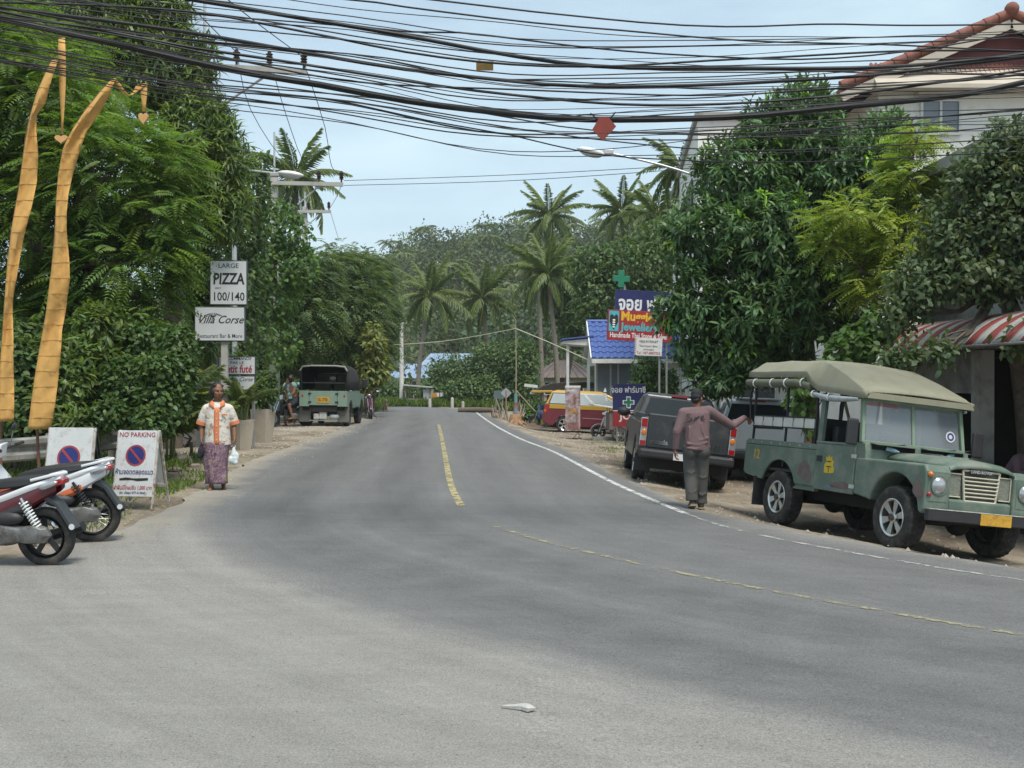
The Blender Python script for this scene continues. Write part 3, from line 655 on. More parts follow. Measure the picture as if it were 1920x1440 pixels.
def blades(fo, p, o, L, W, rng, tone=None, drop=-.25, out=.5, hexa=True, droop=.2):
    n = len(p); D = perp_spread(o, n, rng, out, drop); U = nrm(o * .7 + np.array([0, 0, 1.0]) + rng.normal(0, .4, (n, 3)))
    fo.leaves(p, D, U, L * rng.uniform(.6, 1.25, n), W * rng.uniform(.7, 1.25, n), tone if tone is not None else tones(n), droop, .1, hexa)
BARK = pmat('bark', (.13, .105, .08), .95, 0, .3, 9, .8, 30)
BARK_P = pmat('palm_bark', (.24, .20, .165), .95, 0, .3, 12, .8, 25)
def limbs(base, lobes, r, hub, rng):
    mb = MB(); base = Vector(base); hub = Vector(hub)
    mid = (base + hub) / 2 + Vector((rng.uniform(-.15, .15), rng.uniform(-.15, .15), 0))
    mb.tube(smoothline([base - Vector((0, 0, .15)), mid, hub], .4), [r * (1.25 - .45 * i / 8) for i in range(len(smoothline([base, mid, hub], .4)))] if False else r, 9) if False else None
    pts = smoothline([base - Vector((0, 0, .15)), base + Vector((0, 0, .3)), mid, hub], .4); n = len(pts)
    mb.tube(pts, [r * (1.3 - .55 * i / n) for i in range(n)], 9)
    for c, rr in lobes:
        c = Vector(c); R0 = max(rr) if hasattr(rr, '__len__') else rr
        m = hub.lerp(c, .5) + Vector((rng.uniform(-.2, .2), rng.uniform(-.2, .2), -.25))
        pp = smoothline([hub, m, c], .5); k = len(pp); mb.tube(pp, [max(.012, r * .5 * (1 - .8 * i / k)) for i in range(k)], 6)
        for _ in range(5):
            e = c + Vector(rdir(1, rng)[0]) * R0 * .85; s0 = pp[int(k * rng.uniform(.5, .98))]
            mb.tube([s0, (s0 + e) / 2 + Vector((0, 0, .12 * R0)), e], [r * .16, r * .1, .008], 5)
    return mb
def tree(name, label, cat, base, lobes, hub, r, style, mat, seed, group=None, bark=None, part='crown'):
    rng = np.random.default_rng(seed); t = thing(name, label, cat, base, 0, group); b = Vector(base)
    lo = [(Vector(c) - b, rr) for c, rr in lobes]
    o = limbs((0, 0, 0), lo, r, Vector(hub) - b, rng).build('trunk', bark or BARK, t, smooth=50)
    fo = Foliage(); style(fo, lo, rng); fo.build(part, mat, t); return t
def PL(px, py, Y, rx, ry=None, depth=None):             # a lobe from its outline in photo pixels at distance Y
    s = Y / F; ry = ry or rx; return (P(px, py, Y), (rx * s, (depth or max(rx, ry) * s), ry * s))
# foliage colours
M_FLAME = leafmat('feather_leaf', (0.128, 0.201, 0.046), .42, .5)
M_LANCE = leafmat('lance_leaf', (0.13, 0.182, 0.053), .38, .35)
M_MANGO = leafmat('mango_leaf', (0.101, 0.182, 0.066), .25, .42)
M_ROUND = leafmat('dusty_leaf', (0.101, 0.143, 0.062), .28, .5)
M_BRIGHT = leafmat('bright_leaf', (.25, .31, .065), .45, .5)
M_HEDGE = leafmat('hedge_leaf', (0.086, 0.144, 0.043), .35, .42)
M_ROW = leafmat('tamarind_leaf', (0.112, 0.16, 0.065), .35, .55)
M_VINE = leafmat('vine_leaf', (0.1, 0.175, 0.05), .42, .45)
M_YEL = leafmat('yellow_leaf', (0.392, 0.392, 0.043), .4, .5)
M_HILL = leafmat('hill_leaf', (0.099, 0.127, 0.056), .2, .7)
M_MID = leafmat('mid_leaf', (0.09, 0.143, 0.047), .3, .5)
M_PALM = leafmat('palm_leaf', (0.139, 0.188, 0.066), .3, .45)
M_GRASS = leafmat('grass_blade', (0.145, 0.21, 0.051), .35, .6)

# --- wooded hill behind
HX = [-400, -200, -110, -60, -31, -20, -13, 0, 17, 40, 100, 200, 400]; HZ = [3, 5, 9, 15, 20.0, 23.6, 26.8, 28.6, 29.6, 30.5, 29, 20, 8]
def hillz(x, y):
    h = np.interp(x, HX, HZ); a = np.clip((y - 100) / 145, 0, 1); a = a * a * (3 - 2 * a) * .55 + a * .45
    b = np.clip((y - 262) / 160, 0, 1)
    return h * a * (1 - b * b * (3 - 2 * b)) + .8 * np.sin(x * .13 + y * .07) + .6 * np.sin(x * .31 - y * .11) - .6
def build_hill():
    xs = np.linspace(-400, 400, 121); ys = np.linspace(100, 430, 67); X, Y = np.meshgrid(xs, ys); Z = hillz(X, Y)
    Z[0] = -1; Z[-1] = -1; Z[:, 0] = -1; Z[:, -1] = -1
    V = np.stack([X, Y, Z], -1).reshape(-1, 3); nx = len(xs)
    Fc = [(j * nx + i, j * nx + i + 1, (j + 1) * nx + i + 1, (j + 1) * nx + i) for j in range(len(ys) - 1) for i in range(nx - 1)]
    me = bpy.data.meshes.new('hill'); me.from_pydata(V.tolist(), [], Fc); me.polygons.foreach_set('use_smooth', [True] * len(Fc))
    tag(link('hill', me, pmat('hill_soil', (.06, .065, .03), .95, 0, .3, .3, coords='Object')), kind='structure')
    rng = np.random.default_rng(11); fo = Foliage(); n = 2300
    x = rng.uniform(-95, 125, n); y = 92 + 175 * rng.random(n) ** .85; keep = np.abs(x) < y * .5 + 12; x, y = x[keep], y[keep]; n = len(x)
    z = np.maximum(hillz(x, y), -.3); rad = rng.uniform(1.1, 3.6, n) * (1 + .25 * (rng.random(n) > .85)); ht = rad * rng.uniform(.75, 1.25, n)
    tn = tones(n, .55, 1.35, .13, rng); mb = MB()
    for i in range(n):
        k = int(150 * (rad[i] / 2.6) ** 1.5); d = rdir(k, rng); d[:, 2] = np.abs(d[:, 2]) * 1.2 - .35; d = nrm(d)
        lump = 1 + .16 * np.sin(d[:, 0] * 5 + i) * np.cos(d[:, 1] * 4 - i) + .1 * np.sin(d[:, 2] * 7 + 2 * i) + rng.normal(0, .13, k)
        c = np.array([x[i], y[i], z[i] + ht[i] * 1.05]); p = c + d * np.stack([rad[i] * lump, rad[i] * lump, ht[i] * lump], 1)
        fo.leaves(p, perp_spread(d, k, rng, .5, -.25), nrm(d + rng.normal(0, .45, (k, 3))), rng.uniform(.35, .9, k), rng.uniform(.25, .5, k), np.repeat(tn[i:i + 1], k, 0) * rng.uniform(.75, 1.25, (k, 1)), .15, .1)
        if rng.random() < .22:
            mb.tube([(x[i], y[i], z[i] - .5), (x[i] + rng.uniform(-.3, .3), y[i] - .3, z[i] + ht[i] * 1.3)], [.14, .08], 5)
    # coconut palms standing out of the wood
    for _ in range(46):
        yy = rng.uniform(110, 235); xx = rng.uniform(-.2, .17) * yy; zz = float(np.maximum(hillz(np.array([xx]), np.array([yy])), 0)[0]); h = rng.uniform(7, 10.5)
        mb.tube([(xx, yy, zz), (xx + rng.uniform(-.6, .6), yy, zz + h)], [.16, .1], 5); c = np.array([[xx, yy, zz + h]])
        for a in range(13):
            ang = a * 2.4; u = np.array([[math.cos(ang), math.sin(ang), rng.uniform(-.2, .9)]]); u = nrm(u); Lf = rng.uniform(2.2, 3)
            for s in range(6):
                t = .2 + s * .14; q = c + u * Lf * t - np.array([[0, 0, .55 * Lf * t * t]])
                for sg in (-1, 1):
                    sd = nrm(np.cross(u, [[0, 0, 1]])) * sg
                    fo.leaves(q, nrm(u * .7 + sd * .7 + np.array([[0, 0, -.55]])), np.array([[0, 0, 1.0]]), .95, .3, np.array([[1.25, 1.25, 1.1]]) * rng.uniform(.8, 1.2), .2, 0)
    w = fo.build('hill_woodland', M_HILL, None); tag(w, 'dense green woodland covering the whole hillside behind the road', 'woodland', kind='stuff')
    mb.build('tree_trunks', BARK_P, w, smooth=50); w.children[0]['kind'] = 'stuff'
build_hill()

# --- trees and bushes on the left
def st_flame(fo, lo, rng):
    p, o = crown_pts(lo, 9200, .5, rng); pinnate(fo, p, o, .60, 10, .13, .05, rng, tones(len(p), .62, 1.38, .10, rng), .35, .25)
t_b = G(-9.3, 20.5)
tree('flame_tree', 'huge feathery-leaved green tree filling the upper left behind the orange banners', 'tree', t_b,
     [PL(60, 190, 20, 130, 110), PL(200, 330, 19.5, 140, 120), PL(290, 400, 19.5, 85, 75), PL(80, 430, 20, 150, 120), PL(225, 500, 19.5, 125, 75), PL(300, 475, 19.2, 55, 45), PL(30, 590, 20, 110, 80), PL(150, 600, 19.5, 90, 60),
      PL(260, 560, 19.6, 60, 45), PL(60, 660, 19, 70, 50), PL(240, 610, 18.8, 50, 35), PL(-90, 300, 20.5, 150, 160), PL(-60, 80, 21, 150, 120), PL(300, 300, 20, 70, 70), PL(170, 330, 22.8, 150, 150), PL(60, 180, 23, 150, 150)], P(70, 470, 20.5), .22, st_flame, M_FLAME, 21)
def st_lance(fo, lo, rng):
    p, o = crown_pts(lo, 2600, .5, rng); rosettes(fo, p, o, 12, .30, .05, rng, .45, tones(len(p), .6, 1.45, .10, rng), .75, -.15, .06)
tree('lance_leaf_tree', 'tall tree with drooping narrow leaves around the concrete power pole on the left', 'tree', G(-7.6, 25),
     [PL(415, 320, 25, 50, 85), PL(375, 250, 25, 65, 80), PL(300, 120, 25.5, 100, 90), PL(180, 60, 26, 130, 90), PL(300, 25, 25.5, 55, 60), PL(420, 400, 24.6, 42, 50), PL(350, 380, 24.6, 60, 80), PL(375, 490, 25.8, 34, 50), PL(385, 570, 25.9, 34, 45), PL(380, 650, 25.9, 34, 50), PL(60, 40, 26, 120, 80)], P(340, 330, 25.2), .2, st_lance, M_LANCE, 22)
def st_dark(fo, lo, rng):
    p, o = crown_pts(lo, 3800, .5, rng); blades(fo, p, o, .22, .1, rng, tones(len(p), .6, 1.25, .1, rng))
tree('dark_leaf_tree', 'small dark-leaved tree behind the street lamp on the left', 'tree', G(-7.4, 31), [PL(470, 360, 31, 45, 60), PL(485, 305, 31, 25, 22), PL(455, 440, 31, 50, 60), PL(440, 530, 31, 60, 70), PL(440, 630, 31, 70, 80)], P(455, 540, 31), .14, st_dark, M_MID, 23)
def st_vine(fo, lo, rng):
    p, o = crown_pts(lo, 3600, .35, rng); blades(fo, p, o, .17, .13, rng, tones(len(p), .65, 1.35, .1, rng), -.5, .35)
tree('vine_covered_tree', 'tree smothered in bright green creeper below the second power pole', 'tree', G(-9.1, 36.8), [PL(520, 420, 36, 45, 50), PL(550, 445, 36, 38, 40), PL(490, 450, 36, 45, 60), PL(510, 500, 36, 60, 60), PL(560, 500, 36, 40, 40), PL(525, 560, 36.3, 42, 45), PL(528, 640, 36.4, 36, 50)], P(515, 480, 36.3), .14, st_vine, M_VINE, 24)
def st_row(fo, lo, rng):
    p, o = crown_pts(lo, 3200, .5, rng); pinnate(fo, p, o, .75, 7, .2, .085, rng, tones(len(p), .55, 1.35, .12, rng), .55, .15)
tree('tamarind_tree', 'leafy tree leaning over the pizza sign, nearest of the row behind the pickup-jeep', 'tree', G(-9.6, 43), [PL(520, 530, 43, 65, 60), PL(560, 600, 43, 75, 60), PL(490, 610, 43, 60, 70), PL(500, 690, 43, 60, 50), PL(590, 520, 44, 45, 45)], P(525, 620, 43.5), .2, st_row, M_ROW, 25, 'trees behind the parked jeep')
tree('tamarind_tree', 'broad tree right behind the canvas-topped jeep, middle of its row', 'tree', G(-8.6, 50), [PL(620, 510, 50, 70, 55), PL(645, 590, 49, 80, 60), PL(590, 650, 49, 60, 60), PL(650, 670, 49, 55, 55), PL(575, 560, 50, 50, 55), PL(680, 540, 50, 45, 50)], P(620, 620, 50), .22, st_row, M_ROW, 26, 'trees behind the parked jeep')
tree('tamarind_tree', 'tree at the right end of the row behind the jeep, beside the bend', 'tree', G(-7.4, 57), [PL(690, 515, 57, 48, 48), PL(705, 590, 56, 40, 55), PL(690, 650, 56, 45, 50), PL(640, 530, 58, 50, 60)], P(690, 620, 57), .18, st_row, M_ROW, 27, 'trees behind the parked jeep')
def st_olive(fo, lo, rng):
    p, o = crown_pts(lo, 1500, .6, rng); blades(fo, p, o, .3, .12, rng, tones(len(p), .7, 1.5, .15, rng) * np.array([1.5, 1.2, .8]), -.7, .3)
tree('drooping_tree', 'thin roadside tree with hanging yellowish leaves just right of the jeep', 'tree', G(-5.9, 47), [PL(700, 640, 47, 22, 40), PL(690, 700, 47, 28, 35), PL(715, 690, 47, 14, 25), PL(680, 745, 47, 14, 18)], P(703, 660, 47), .07, st_olive, M_ROW, 28)
def st_hedge(n, L=.10, W=.06):
    def f(fo, lo, rng):
        p, o = crown_pts(lo, n, .45, rng); blades(fo, p, o, L, W, rng, tones(len(p), .6, 1.35, .12, rng), -.35, .45)
    return f
def st_long(fo, lo, rng):
    p, o = crown_pts(lo, 1500, .5, rng); rosettes(fo, p, o, 7, .2, .055, rng, .3, tones(len(p), .6, 1.4, .12, rng), .6, -.2, .05)
HP = [([PL(235, 715, 17.5, 55, 50), PL(310, 745, 17.0, 48, 50), PL(330, 650, 17.6, 38, 42), PL(285, 790, 16.7, 45, 30), PL(345, 700, 17.3, 22, 40), PL(270, 640, 18, 42, 38), PL(300, 690, 16.9, 36, 30), PL(205, 775, 16.6, 34, 28)], 'dense leafy shrub behind the right-hand no-parking board', 11000),
      ([PL(165, 690, 17.6, 60, 55), PL(110, 770, 17.0, 55, 40), PL(190, 620, 18, 50, 42), PL(130, 720, 17.1, 45, 40), PL(150, 800, 16.6, 40, 26), PL(95, 680, 17.9, 42, 45)], 'leafy shrub growing over the crash barrier behind the orange banners', 11000),
      ([PL(20, 690, 17.6, 55, 60), PL(50, 790, 16.8, 45, 32), PL(-60, 740, 17, 80, 80), PL(10, 770, 16.9, 40, 45), PL(45, 640, 18.2, 45, 40)], 'leafy shrub at the left edge of the picture behind the motorbikes', 8000)]
for i, (lo, lab, n) in enumerate(HP):
    c = lo[0][0]; tree('shrub', lab, 'shrub', G(c.x, c.y + .2), lo, Vector((c.x, c.y + .2, .5)), .05, (st_hedge(n), st_long, st_hedge(n, .14, .085))[i], (M_HEDGE, M_LANCE, M_MID)[i], 30 + i, 'shrubs along the barrier')
tree('yellow_shrub', 'yellow-leaved garden shrub beside the woman in the patterned shirt', 'shrub', G(-6.3, 22), [PL(357, 745, 22, 22, 45), PL(340, 770, 22, 18, 30), PL(365, 715, 22, 14, 25)], G(-6.3, 22, .4), .03, st_hedge(2600, .09, .05), M_YEL, 34)

# --- trees on the right
def st_mango(fo, lo, rng):
    p, o = crown_pts(lo, 3600, .5, rng); T = tones(len(p), .6, 1.3, .07, rng); T[rng.random(len(p)) < .035] *= np.array([2.6, 2.4, .8])
    rosettes(fo, p, o, 12, .225, .062, rng, .3, T, .75, -.1, .05)
tree('mango_tree', 'big dark mango tree rising behind the parked pickup and the green truck', 'tree', G(6.4, 24.3),
     [PL(1490, 245, 24, 95, 70), PL(1400, 330, 24, 100, 85), PL(1560, 330, 24, 115, 90), PL(1320, 440, 23.6, 80, 75), PL(1440, 450, 23.3, 115, 100), PL(1575, 470, 23.6, 105, 90), PL(1315, 555, 23.4, 72, 70), PL(1440, 580, 23, 105, 75),
      PL(1390, 660, 23.2, 75, 48), PL(1300, 640, 23.4, 45, 50), PL(1570, 590, 23.8, 80, 50), PL(1350, 710, 23.2, 60, 28), PL(1660, 270, 24.2, 60, 60), PL(1510, 190, 24.4, 50, 38), PL(1650, 380, 24.2, 80, 80), PL(1250, 590, 23.6, 28, 30), PL(1480, 690, 23.4, 55, 35)],
     P(1500, 560, 24.2), .26, st_mango, M_MANGO, 40)
def st_bright(fo, lo, rng):
    p, o = crown_pts(lo, 1500, .75, rng); pinnate(fo, p, o, .45, 8, .1, .045, rng, tones(len(p), .7, 1.35, .1, rng), .3, .15)
tree('light_green_tree', 'slender tree with light yellow-green feathery leaves in front of the white house', 'tree', G(7.2, 21.5),
     [PL(1590, 405, 21, 75, 32), PL(1680, 450, 21, 75, 42), PL(1560, 455, 21, 45, 25), PL(1700, 330, 21.5, 55, 35), PL(1720, 260, 21.5, 40, 30), PL(1650, 530, 21, 70, 40), PL(1740, 390, 21.3, 40, 30)], P(1680, 560, 21.4), .09, st_bright, M_BRIGHT, 41)
def st_dusty(fo, lo, rng):
    p, o = crown_pts(lo, 3600, .75, rng); k = 4; p2 = np.repeat(p, k, 0) + rng.normal(0, .09, (len(p) * k, 3)); blades(fo, p2, np.repeat(o, k, 0), .125, .065, rng, np.repeat(tones(len(p), .6, 1.3, .1, rng), k, 0) * rng.uniform(.85, 1.15, (len(p2), 1)), -.4, .4)
tree('dusty_leaf_tree', 'dull green tree overhanging the striped awning at the right edge', 'tree', G(8.4, 18.2),
     [PL(1850, 330, 17.3, 75, 60), PL(1910, 420, 17, 85, 80), PL(1790, 440, 17.3, 70, 65), PL(1820, 515, 17, 80, 42), PL(1905, 515, 16.8, 60, 42), PL(1720, 540, 17.2, 55, 45), PL(1690, 590, 17.2, 45, 26), PL(1890, 265, 17.4, 55, 45), PL(1980, 330, 17, 90, 110), PL(1915, 640, 15.2, 30, 28), PL(1690, 672, 15.9, 42, 16), PL(1760, 660, 15.6, 30, 14)],
     P(1880, 520, 17.8), .12, st_dusty, M_ROUND, 42)
def st_heart(fo, lo, rng):
    p, o = crown_pts(lo, 900, .5, rng); blades(fo, p, o, .15, .13, rng, tones(len(p), .65, 1.3, .08, rng), -.6, .4)
tree('climbing_vine', 'bright heart-leaved vine climbing behind the canvas roof of the green truck', 'vine', G(6.1, 19.6), [PL(1600, 650, 19.2, 50, 42), PL(1650, 610, 19.2, 38, 35), PL(1560, 685, 19.2, 35, 25), PL(1500, 745, 19.4, 22, 35), PL(1515, 790, 19.4, 12, 25)], P(1570, 700, 19.4), .03, st_heart, M_VINE, 43)

# --- middle distance
def st_mid(n, L=.5, W=.26):
    def f(fo, lo, rng):
        p, o = crown_pts(lo, n, .45, rng); blades(fo, p, o, L, W, rng, tones(len(p), .55, 1.45, .12, rng), -.35, .5)
    return f
tree('leafy_tree', 'tall leafy tree with pale new growth behind the green pharmacy cross', 'tree', G(7.0, 60), [PL(1130, 560, 60, 62, 55), PL(1200, 500, 60, 80, 65), PL(1110, 500, 60, 45, 45), PL(1250, 570, 60, 60, 60), PL(1170, 620, 60, 60, 45), PL(1240, 450, 61, 50, 40)], P(1180, 600, 60), .2, st_mid(11000, .3, .14), M_MID, 50, 'leafy trees by the pharmacy')
tree('leafy_tree', 'round leafy tree standing left of the blue-tiled shop, behind the palms', 'tree', G(3.3, 78), [PL(1075, 590, 78, 40, 50), PL(1060, 540, 78, 35, 35), PL(1100, 620, 78, 30, 35)], P(1075, 640, 78), .15, st_mid(5000, .3, .14), M_MID, 51, 'leafy trees by the pharmacy')
SB = [([PL(850, 705, 76, 50, 40), PL(815, 735, 75, 35, 25), PL(870, 735, 74, 45, 28)], 'spreading green bush in front of the blue-roofed house', 3300), ([PL(925, 690, 76, 52, 50), PL(905, 735, 74, 50, 30), PL(945, 725, 74.5, 40, 35)], 'tall rounded bush in the middle of the bend', 3600), ([PL(975, 680, 74, 36, 45), PL(985, 730, 73, 30, 35)], 'dark bush beside the string pole', 2200), ([PL(740, 735, 80, 40, 22), PL(705, 735, 80, 30, 20)], 'low bush behind the white utility post', 1500)]
for i, (lo, lab, n) in enumerate(SB):
    c = lo[0][0]; tree('bush', lab, 'bush', G(c.x, c.y), lo, G(c.x, c.y, .8), .06, st_mid(int(n * 2.2), .26, .13), M_MID, 55 + i, 'bushes on the far side of the bend')
SB = [([PL(1215, 695, 43, 32, 30), PL(1245, 715, 43, 28, 26), PL(1200, 730, 42.5, 25, 20)], 'garden shrub in front of the pharmacy beside the blue sign', 1700, G(5.4, 43)), ([PL(560, 740, 41, 28, 25), PL(535, 745, 40.5, 20, 20)], 'green bush behind the two men at the motorbike', 1300, G(-8.1, 41)), ([PL(1010, 765, 54, 18, 14), PL(990, 775, 53, 14, 10)], 'small weedy bush behind the maroon taxi van', 700, G(1.3, 54)), ([PL(450, 690, 30, 28, 30), PL(430, 740, 29, 34, 40), PL(470, 735, 30, 20, 35)], 'dark green bush under the small restaurant sign', 2600, G(-7.3, 30.3))]
for i, (lo, lab, n, b) in enumerate(SB):
    tree('garden_shrub', lab, 'shrub', b, lo, b + Vector((0, 0, .5)), .035, st_mid(n, .22, .1), M_HEDGE, 60 + i, 'small garden shrubs')

# --- coconut palms: each frond is a part
def frond_mesh(L, arch, seed, n=34, width=.055, leaf=.75):
    rng = np.random.default_rng(seed); fo = Foliage(); pts = []
    for i in range(13):
        t = i / 12; pts.append(np.array([L * (t - .16 * arch * t * t), 0, L * (.30 * t - (.42 + .33 * arch) * t * t)]))
    pts = np.array(pts); tt = np.linspace(.12, 1, n); idx = tt * 12; i0 = np.minimum(idx.astype(int), 11); f = (idx - i0)[:, None]
    c = pts[i0] * (1 - f) + pts[i0 + 1] * f; d = nrm(pts[i0 + 1] - pts[i0])
    for sg in (-1, 1):
        D = nrm(np.array([0, sg, 0]) * .75 + d * .65 + np.array([0, 0, -.35 - .3 * arch]) + rng.normal(0, .09, (n, 3)))
        l = leaf * np.sin(np.pi * (.14 + .80 * tt)) ** .7
        fo.leaves(c, D, np.tile([0, 0, 1.0], (n, 1)), l * rng.uniform(.85, 1.1, n), width * 2.2, tones(n, .8, 1.2, .06, rng), .25, .1)
    o = fo.build('frond', M_PALM, None); me = o.data; bpy.data.objects.remove(o)
    mb = MB(); mb.tube([Vector(p) for p in pts[::2]], [.045 - .005 * k for k in range(7)], 5); bm = bmesh.new(); bm.from_mesh(me); tmp = mb.mesh(); bm.from_mesh(tmp); bm.to_mesh(me); bm.free()
    a = me.color_attributes['tone']; nv = len(mb.v); 
    for k in range(len(me.vertices) - nv, len(me.vertices)): a.data[k].color = (1.7, 1.35, .9, 1)
    return me
FR = [frond_mesh(3.2, a, 70 + i) for i, a in enumerate((-.25, .15, .5, .9, 1.3))]
def palm(label, px, py, bx, Y, scale, seed, n=24, group='coconut palms'):
    rng = random.Random(seed); top = P(px, py, Y); b = G((bx - 960) * Y / F, Y)
    t = thing('coconut_palm', label, 'palm tree', b, 0, group); h = top - b
    pts = smoothline([Vector((0, 0, -.1)), Vector((h.x * .15, 0, h.z * .35)), Vector((h.x * .6, 0, h.z * .72)), h], .5); k = len(pts)
    MB().tube(pts, [(.19 - .07 * i / k + (.08 if i == 0 else 0)) * (1 + .05 * (i % 2)) for i in range(k)], 9).build('trunk', BARK_P, t, smooth=40)
    mb = MB()
    for i in range(7):
        a = i * .9 + rng.random(); mb.ell(h + Vector((math.cos(a) * .22, math.sin(a) * .22, -.28 - .08 * (i % 3))), (.11, .11, .13), 8, 6)
    mb.build('coconut_cluster', pmat('coconut', (.16, .17, .05), .6), t, smooth=60)
    for i in range(n):
        u = i / n; lift = 62 - 105 * u + rng.uniform(-8, 8)           # young fronds upright, old ones hanging
        me = FR[min(4, max(0, int(u * 4.2 + rng.uniform(0, .9))))]
        f = link('frond', me, None, t, h, Euler((rng.uniform(-.25, .25), -R(lift) , i * 2.399 + rng.uniform(-.2, .2)), 'XYZ')); s = scale * rng.uniform(.85, 1.12); f.scale = (s, s, s)
    return t
palm('coconut palm against the sky on the left, behind the second power pole', 555, 338, 562, 62, .98, 1)
palm('tallest coconut palm, its crown breaking the hill skyline in the middle', 1030, 408, 1043, 96, 1.12, 2)
palm('full-crowned coconut palm with drooping fronds just left of the blue-tiled shop', 1028, 520, 1046, 75, 1.02, 3, 28)
palm('coconut palm against the sky above the pharmacy signs', 1166, 398, 1172, 82, .95, 4)
palm('coconut palm peeping out above the mango tree beside the white block', 1275, 315, 1282, 50, .62, 5, 18)
palm('coconut palm leaning beside the white utility post', 805, 556, 783, 84, 1.05, 6, 22)
palm('coconut palm behind the middle bushes, between two others', 905, 560, 918, 88, 1.05, 7, 24)
palm('slim coconut palm standing behind the full-crowned one', 1008, 500, 1016, 84, .85, 8, 20)
palm('coconut palm with hanging brown fronds half hidden behind the mango tree', 1232, 405, 1228, 68, .9, 9, 22)
# areca-like fan of long leaves below the pizza sign and potted palms use narrow fronds
def areca(name, label, base, n, L, seed, cat='palm', lean=58, group=None):
    rng = random.Random(seed); t = thing(name, label, cat, base, 0, group); mb = MB()
    for i in range(5):
        a = i * 1.256; mb.tube([(math.cos(a) * .1, math.sin(a) * .1, -.05), (math.cos(a) * .16, math.sin(a) * .16, L * .45)], [.03, .02], 6)
    mb.build('stem', pmat('areca_stem', (.14, .17, .05), .5), t, smooth=50)
    for i in range(n):
        f = link('frond', FR[rng.choice((0, 1, 1, 2))], None, t, (rng.uniform(-.12, .12), rng.uniform(-.12, .12), L * rng.uniform(.25, .5)), Euler((rng.uniform(-.3, .3), -R(lean - 45 * i / n + rng.uniform(-10, 10)), i * 2.399), 'XYZ'))
        s = L / 3.2 * rng.uniform(.7, 1.05); f.scale = (s, s * 1.2, s)
    return t
areca('areca_palm', 'bushy fan-leaved palm growing in front of the pizza sign', G(-6.35, 20.6, 1.0) * 1.0, 26, 1.55, 81)
bpy.context.scene.objects['areca_palm'].location.z = gz(-6.35, 20.6)
areca('low_palm', 'low palm tuft between the orange banner and the shrubs', G(-8.0, 18.3), 16, 1.5, 82)
areca('palm_clump', 'palm clump with arching fronds in front of the pharmacy wall', G(5.5, 46.2), 16, 2.2, 83)

# --- grass on the verges (nobody could count it)
def grass():
    rng = np.random.default_rng(90); fo = Foliage()
    def patch(n, x0, x1, y0, y1, h, cond=None):
        x = rng.uniform(x0, x1, n); y = rng.uniform(y0, y1, n)
        cl = np.sin(x * 1.9 + y * .7) * np.sin(x * .8 - y * 1.6) + rng.normal(0, .35, n); k = cl > .05
        if cond is not None: k &= cond(x, y)
        x, y = x[k], y[k]; z = np.array([gz(a, b) for a, b in zip(x, y)]); p = np.stack([x, y, z], 1); m = len(p)
        D = nrm(rng.normal(0, .5, (m, 3)) * np.array([1, 1, .2]) + np.array([0, 0, 1])); fo.leaves(p, D, rdir(m, rng), h * rng.uniform(.5, 1.3, m), h * .09 + .008, tones(m, .7, 1.4, .15, rng), .3, .05)
    patch(9000, -6.6, -4.55, 12.4, 19, .09, lambda x, y: x < -4.6 - .03 * (y - 12))
    patch(5000, -9.5, -5.6, 14, 22, .2)
    patch(26000, -16, 1, 70.5, 78, .55)
    patch(9000, -14, -7, 52, 62, .4)
    patch(6000, 1, 6, 50, 58, .4)
    patch(2500, 2.6, 4.2, 21, 40, .07)
    tag(fo.build('verge_grass', M_GRASS, None), 'tufts of green grass along the road verges', 'grass', kind='stuff')
grass()

# ------------------------------------------------------------------ power poles, lamps, cables
M_POLE = pmat('pole_concrete', (.42, .40, .37), .9, 0, .12, 3, .3, 40)
M_PORC = pmat('insulator', (.05, .022, .016), .35)
M_CABLE = pmat('black_cable', (.012, .012, .013), .55, 0, .2, 4)
M_GALV = pmat('galvanised', (.50, .51, .51), .5, .4, .1, 6)
def insulator(parent, p, h=.28, r=.085):
    pr = [(.03, -.1), (.03, 0)]
    for k in range(4): pr += [(r, h * (k + .25) / 4.4), (r, h * (k + .45) / 4.4), (r * .55, h * (k + .7) / 4.4)]
    pr += [(.045, h), (.01, h + .02)]
    MB().lathe(pr, p, (0, 0, 1), 10, cap=True).build('insulator', M_PORC, parent, smooth=40)
def power_pole(label, px, Y, arm_y, armpx, ins, rod_y, w=.27, brace=None):
    x = (px - 960) * Y / F; t = thing('power_pole', label, 'power pole', G(x, Y), 0, 'concrete power poles'); o = t.location; L = lambda a, b: P(a, b, Y) - o
    za = L(px, arm_y).z; q = w / 2
    MB().add([(-q * 1.25, -q * 1.25, -.1), (q * 1.25, -q * 1.25, -.1), (q * 1.25, q * 1.25, -.1), (-q * 1.25, q * 1.25, -.1), (-q * .8, -q * .8, za + .25), (q * .8, -q * .8, za + .25), (q * .8, q * .8, za + .25), (-q * .8, q * .8, za + .25)],
             [(0, 3, 2, 1), (4, 5, 6, 7), (0, 1, 5, 4), (1, 2, 6, 5), (2, 3, 7, 6), (3, 0, 4, 7)]).build('pole', M_POLE, t, bevel=.02)
    a, b = L(armpx[0], arm_y), L(armpx[1], arm_y + armpx[2]); MB().bar(a + Vector((0, -.18, 0)), b + Vector((0, -.18, 0)), .11, .13).build('crossarm', M_POLE, t)
    for i in ins:
        u = (i - armpx[0]) / (armpx[1] - armpx[0]); insulator(t, a.lerp(b, u) + Vector((0, -.18, .16)))
    if brace: MB().tube([L(*brace[0]) + Vector((0, -.12, 0)), L(*brace[1]) + Vector((0, -.1, 0))], .03, 6).build('brace', M_GALV, t)
    MB().tube([(0, 0, za + .1), (0, 0, L(px, rod_y).z)], .035, 6).build('earth_rod', M_GALV, t)
    return t
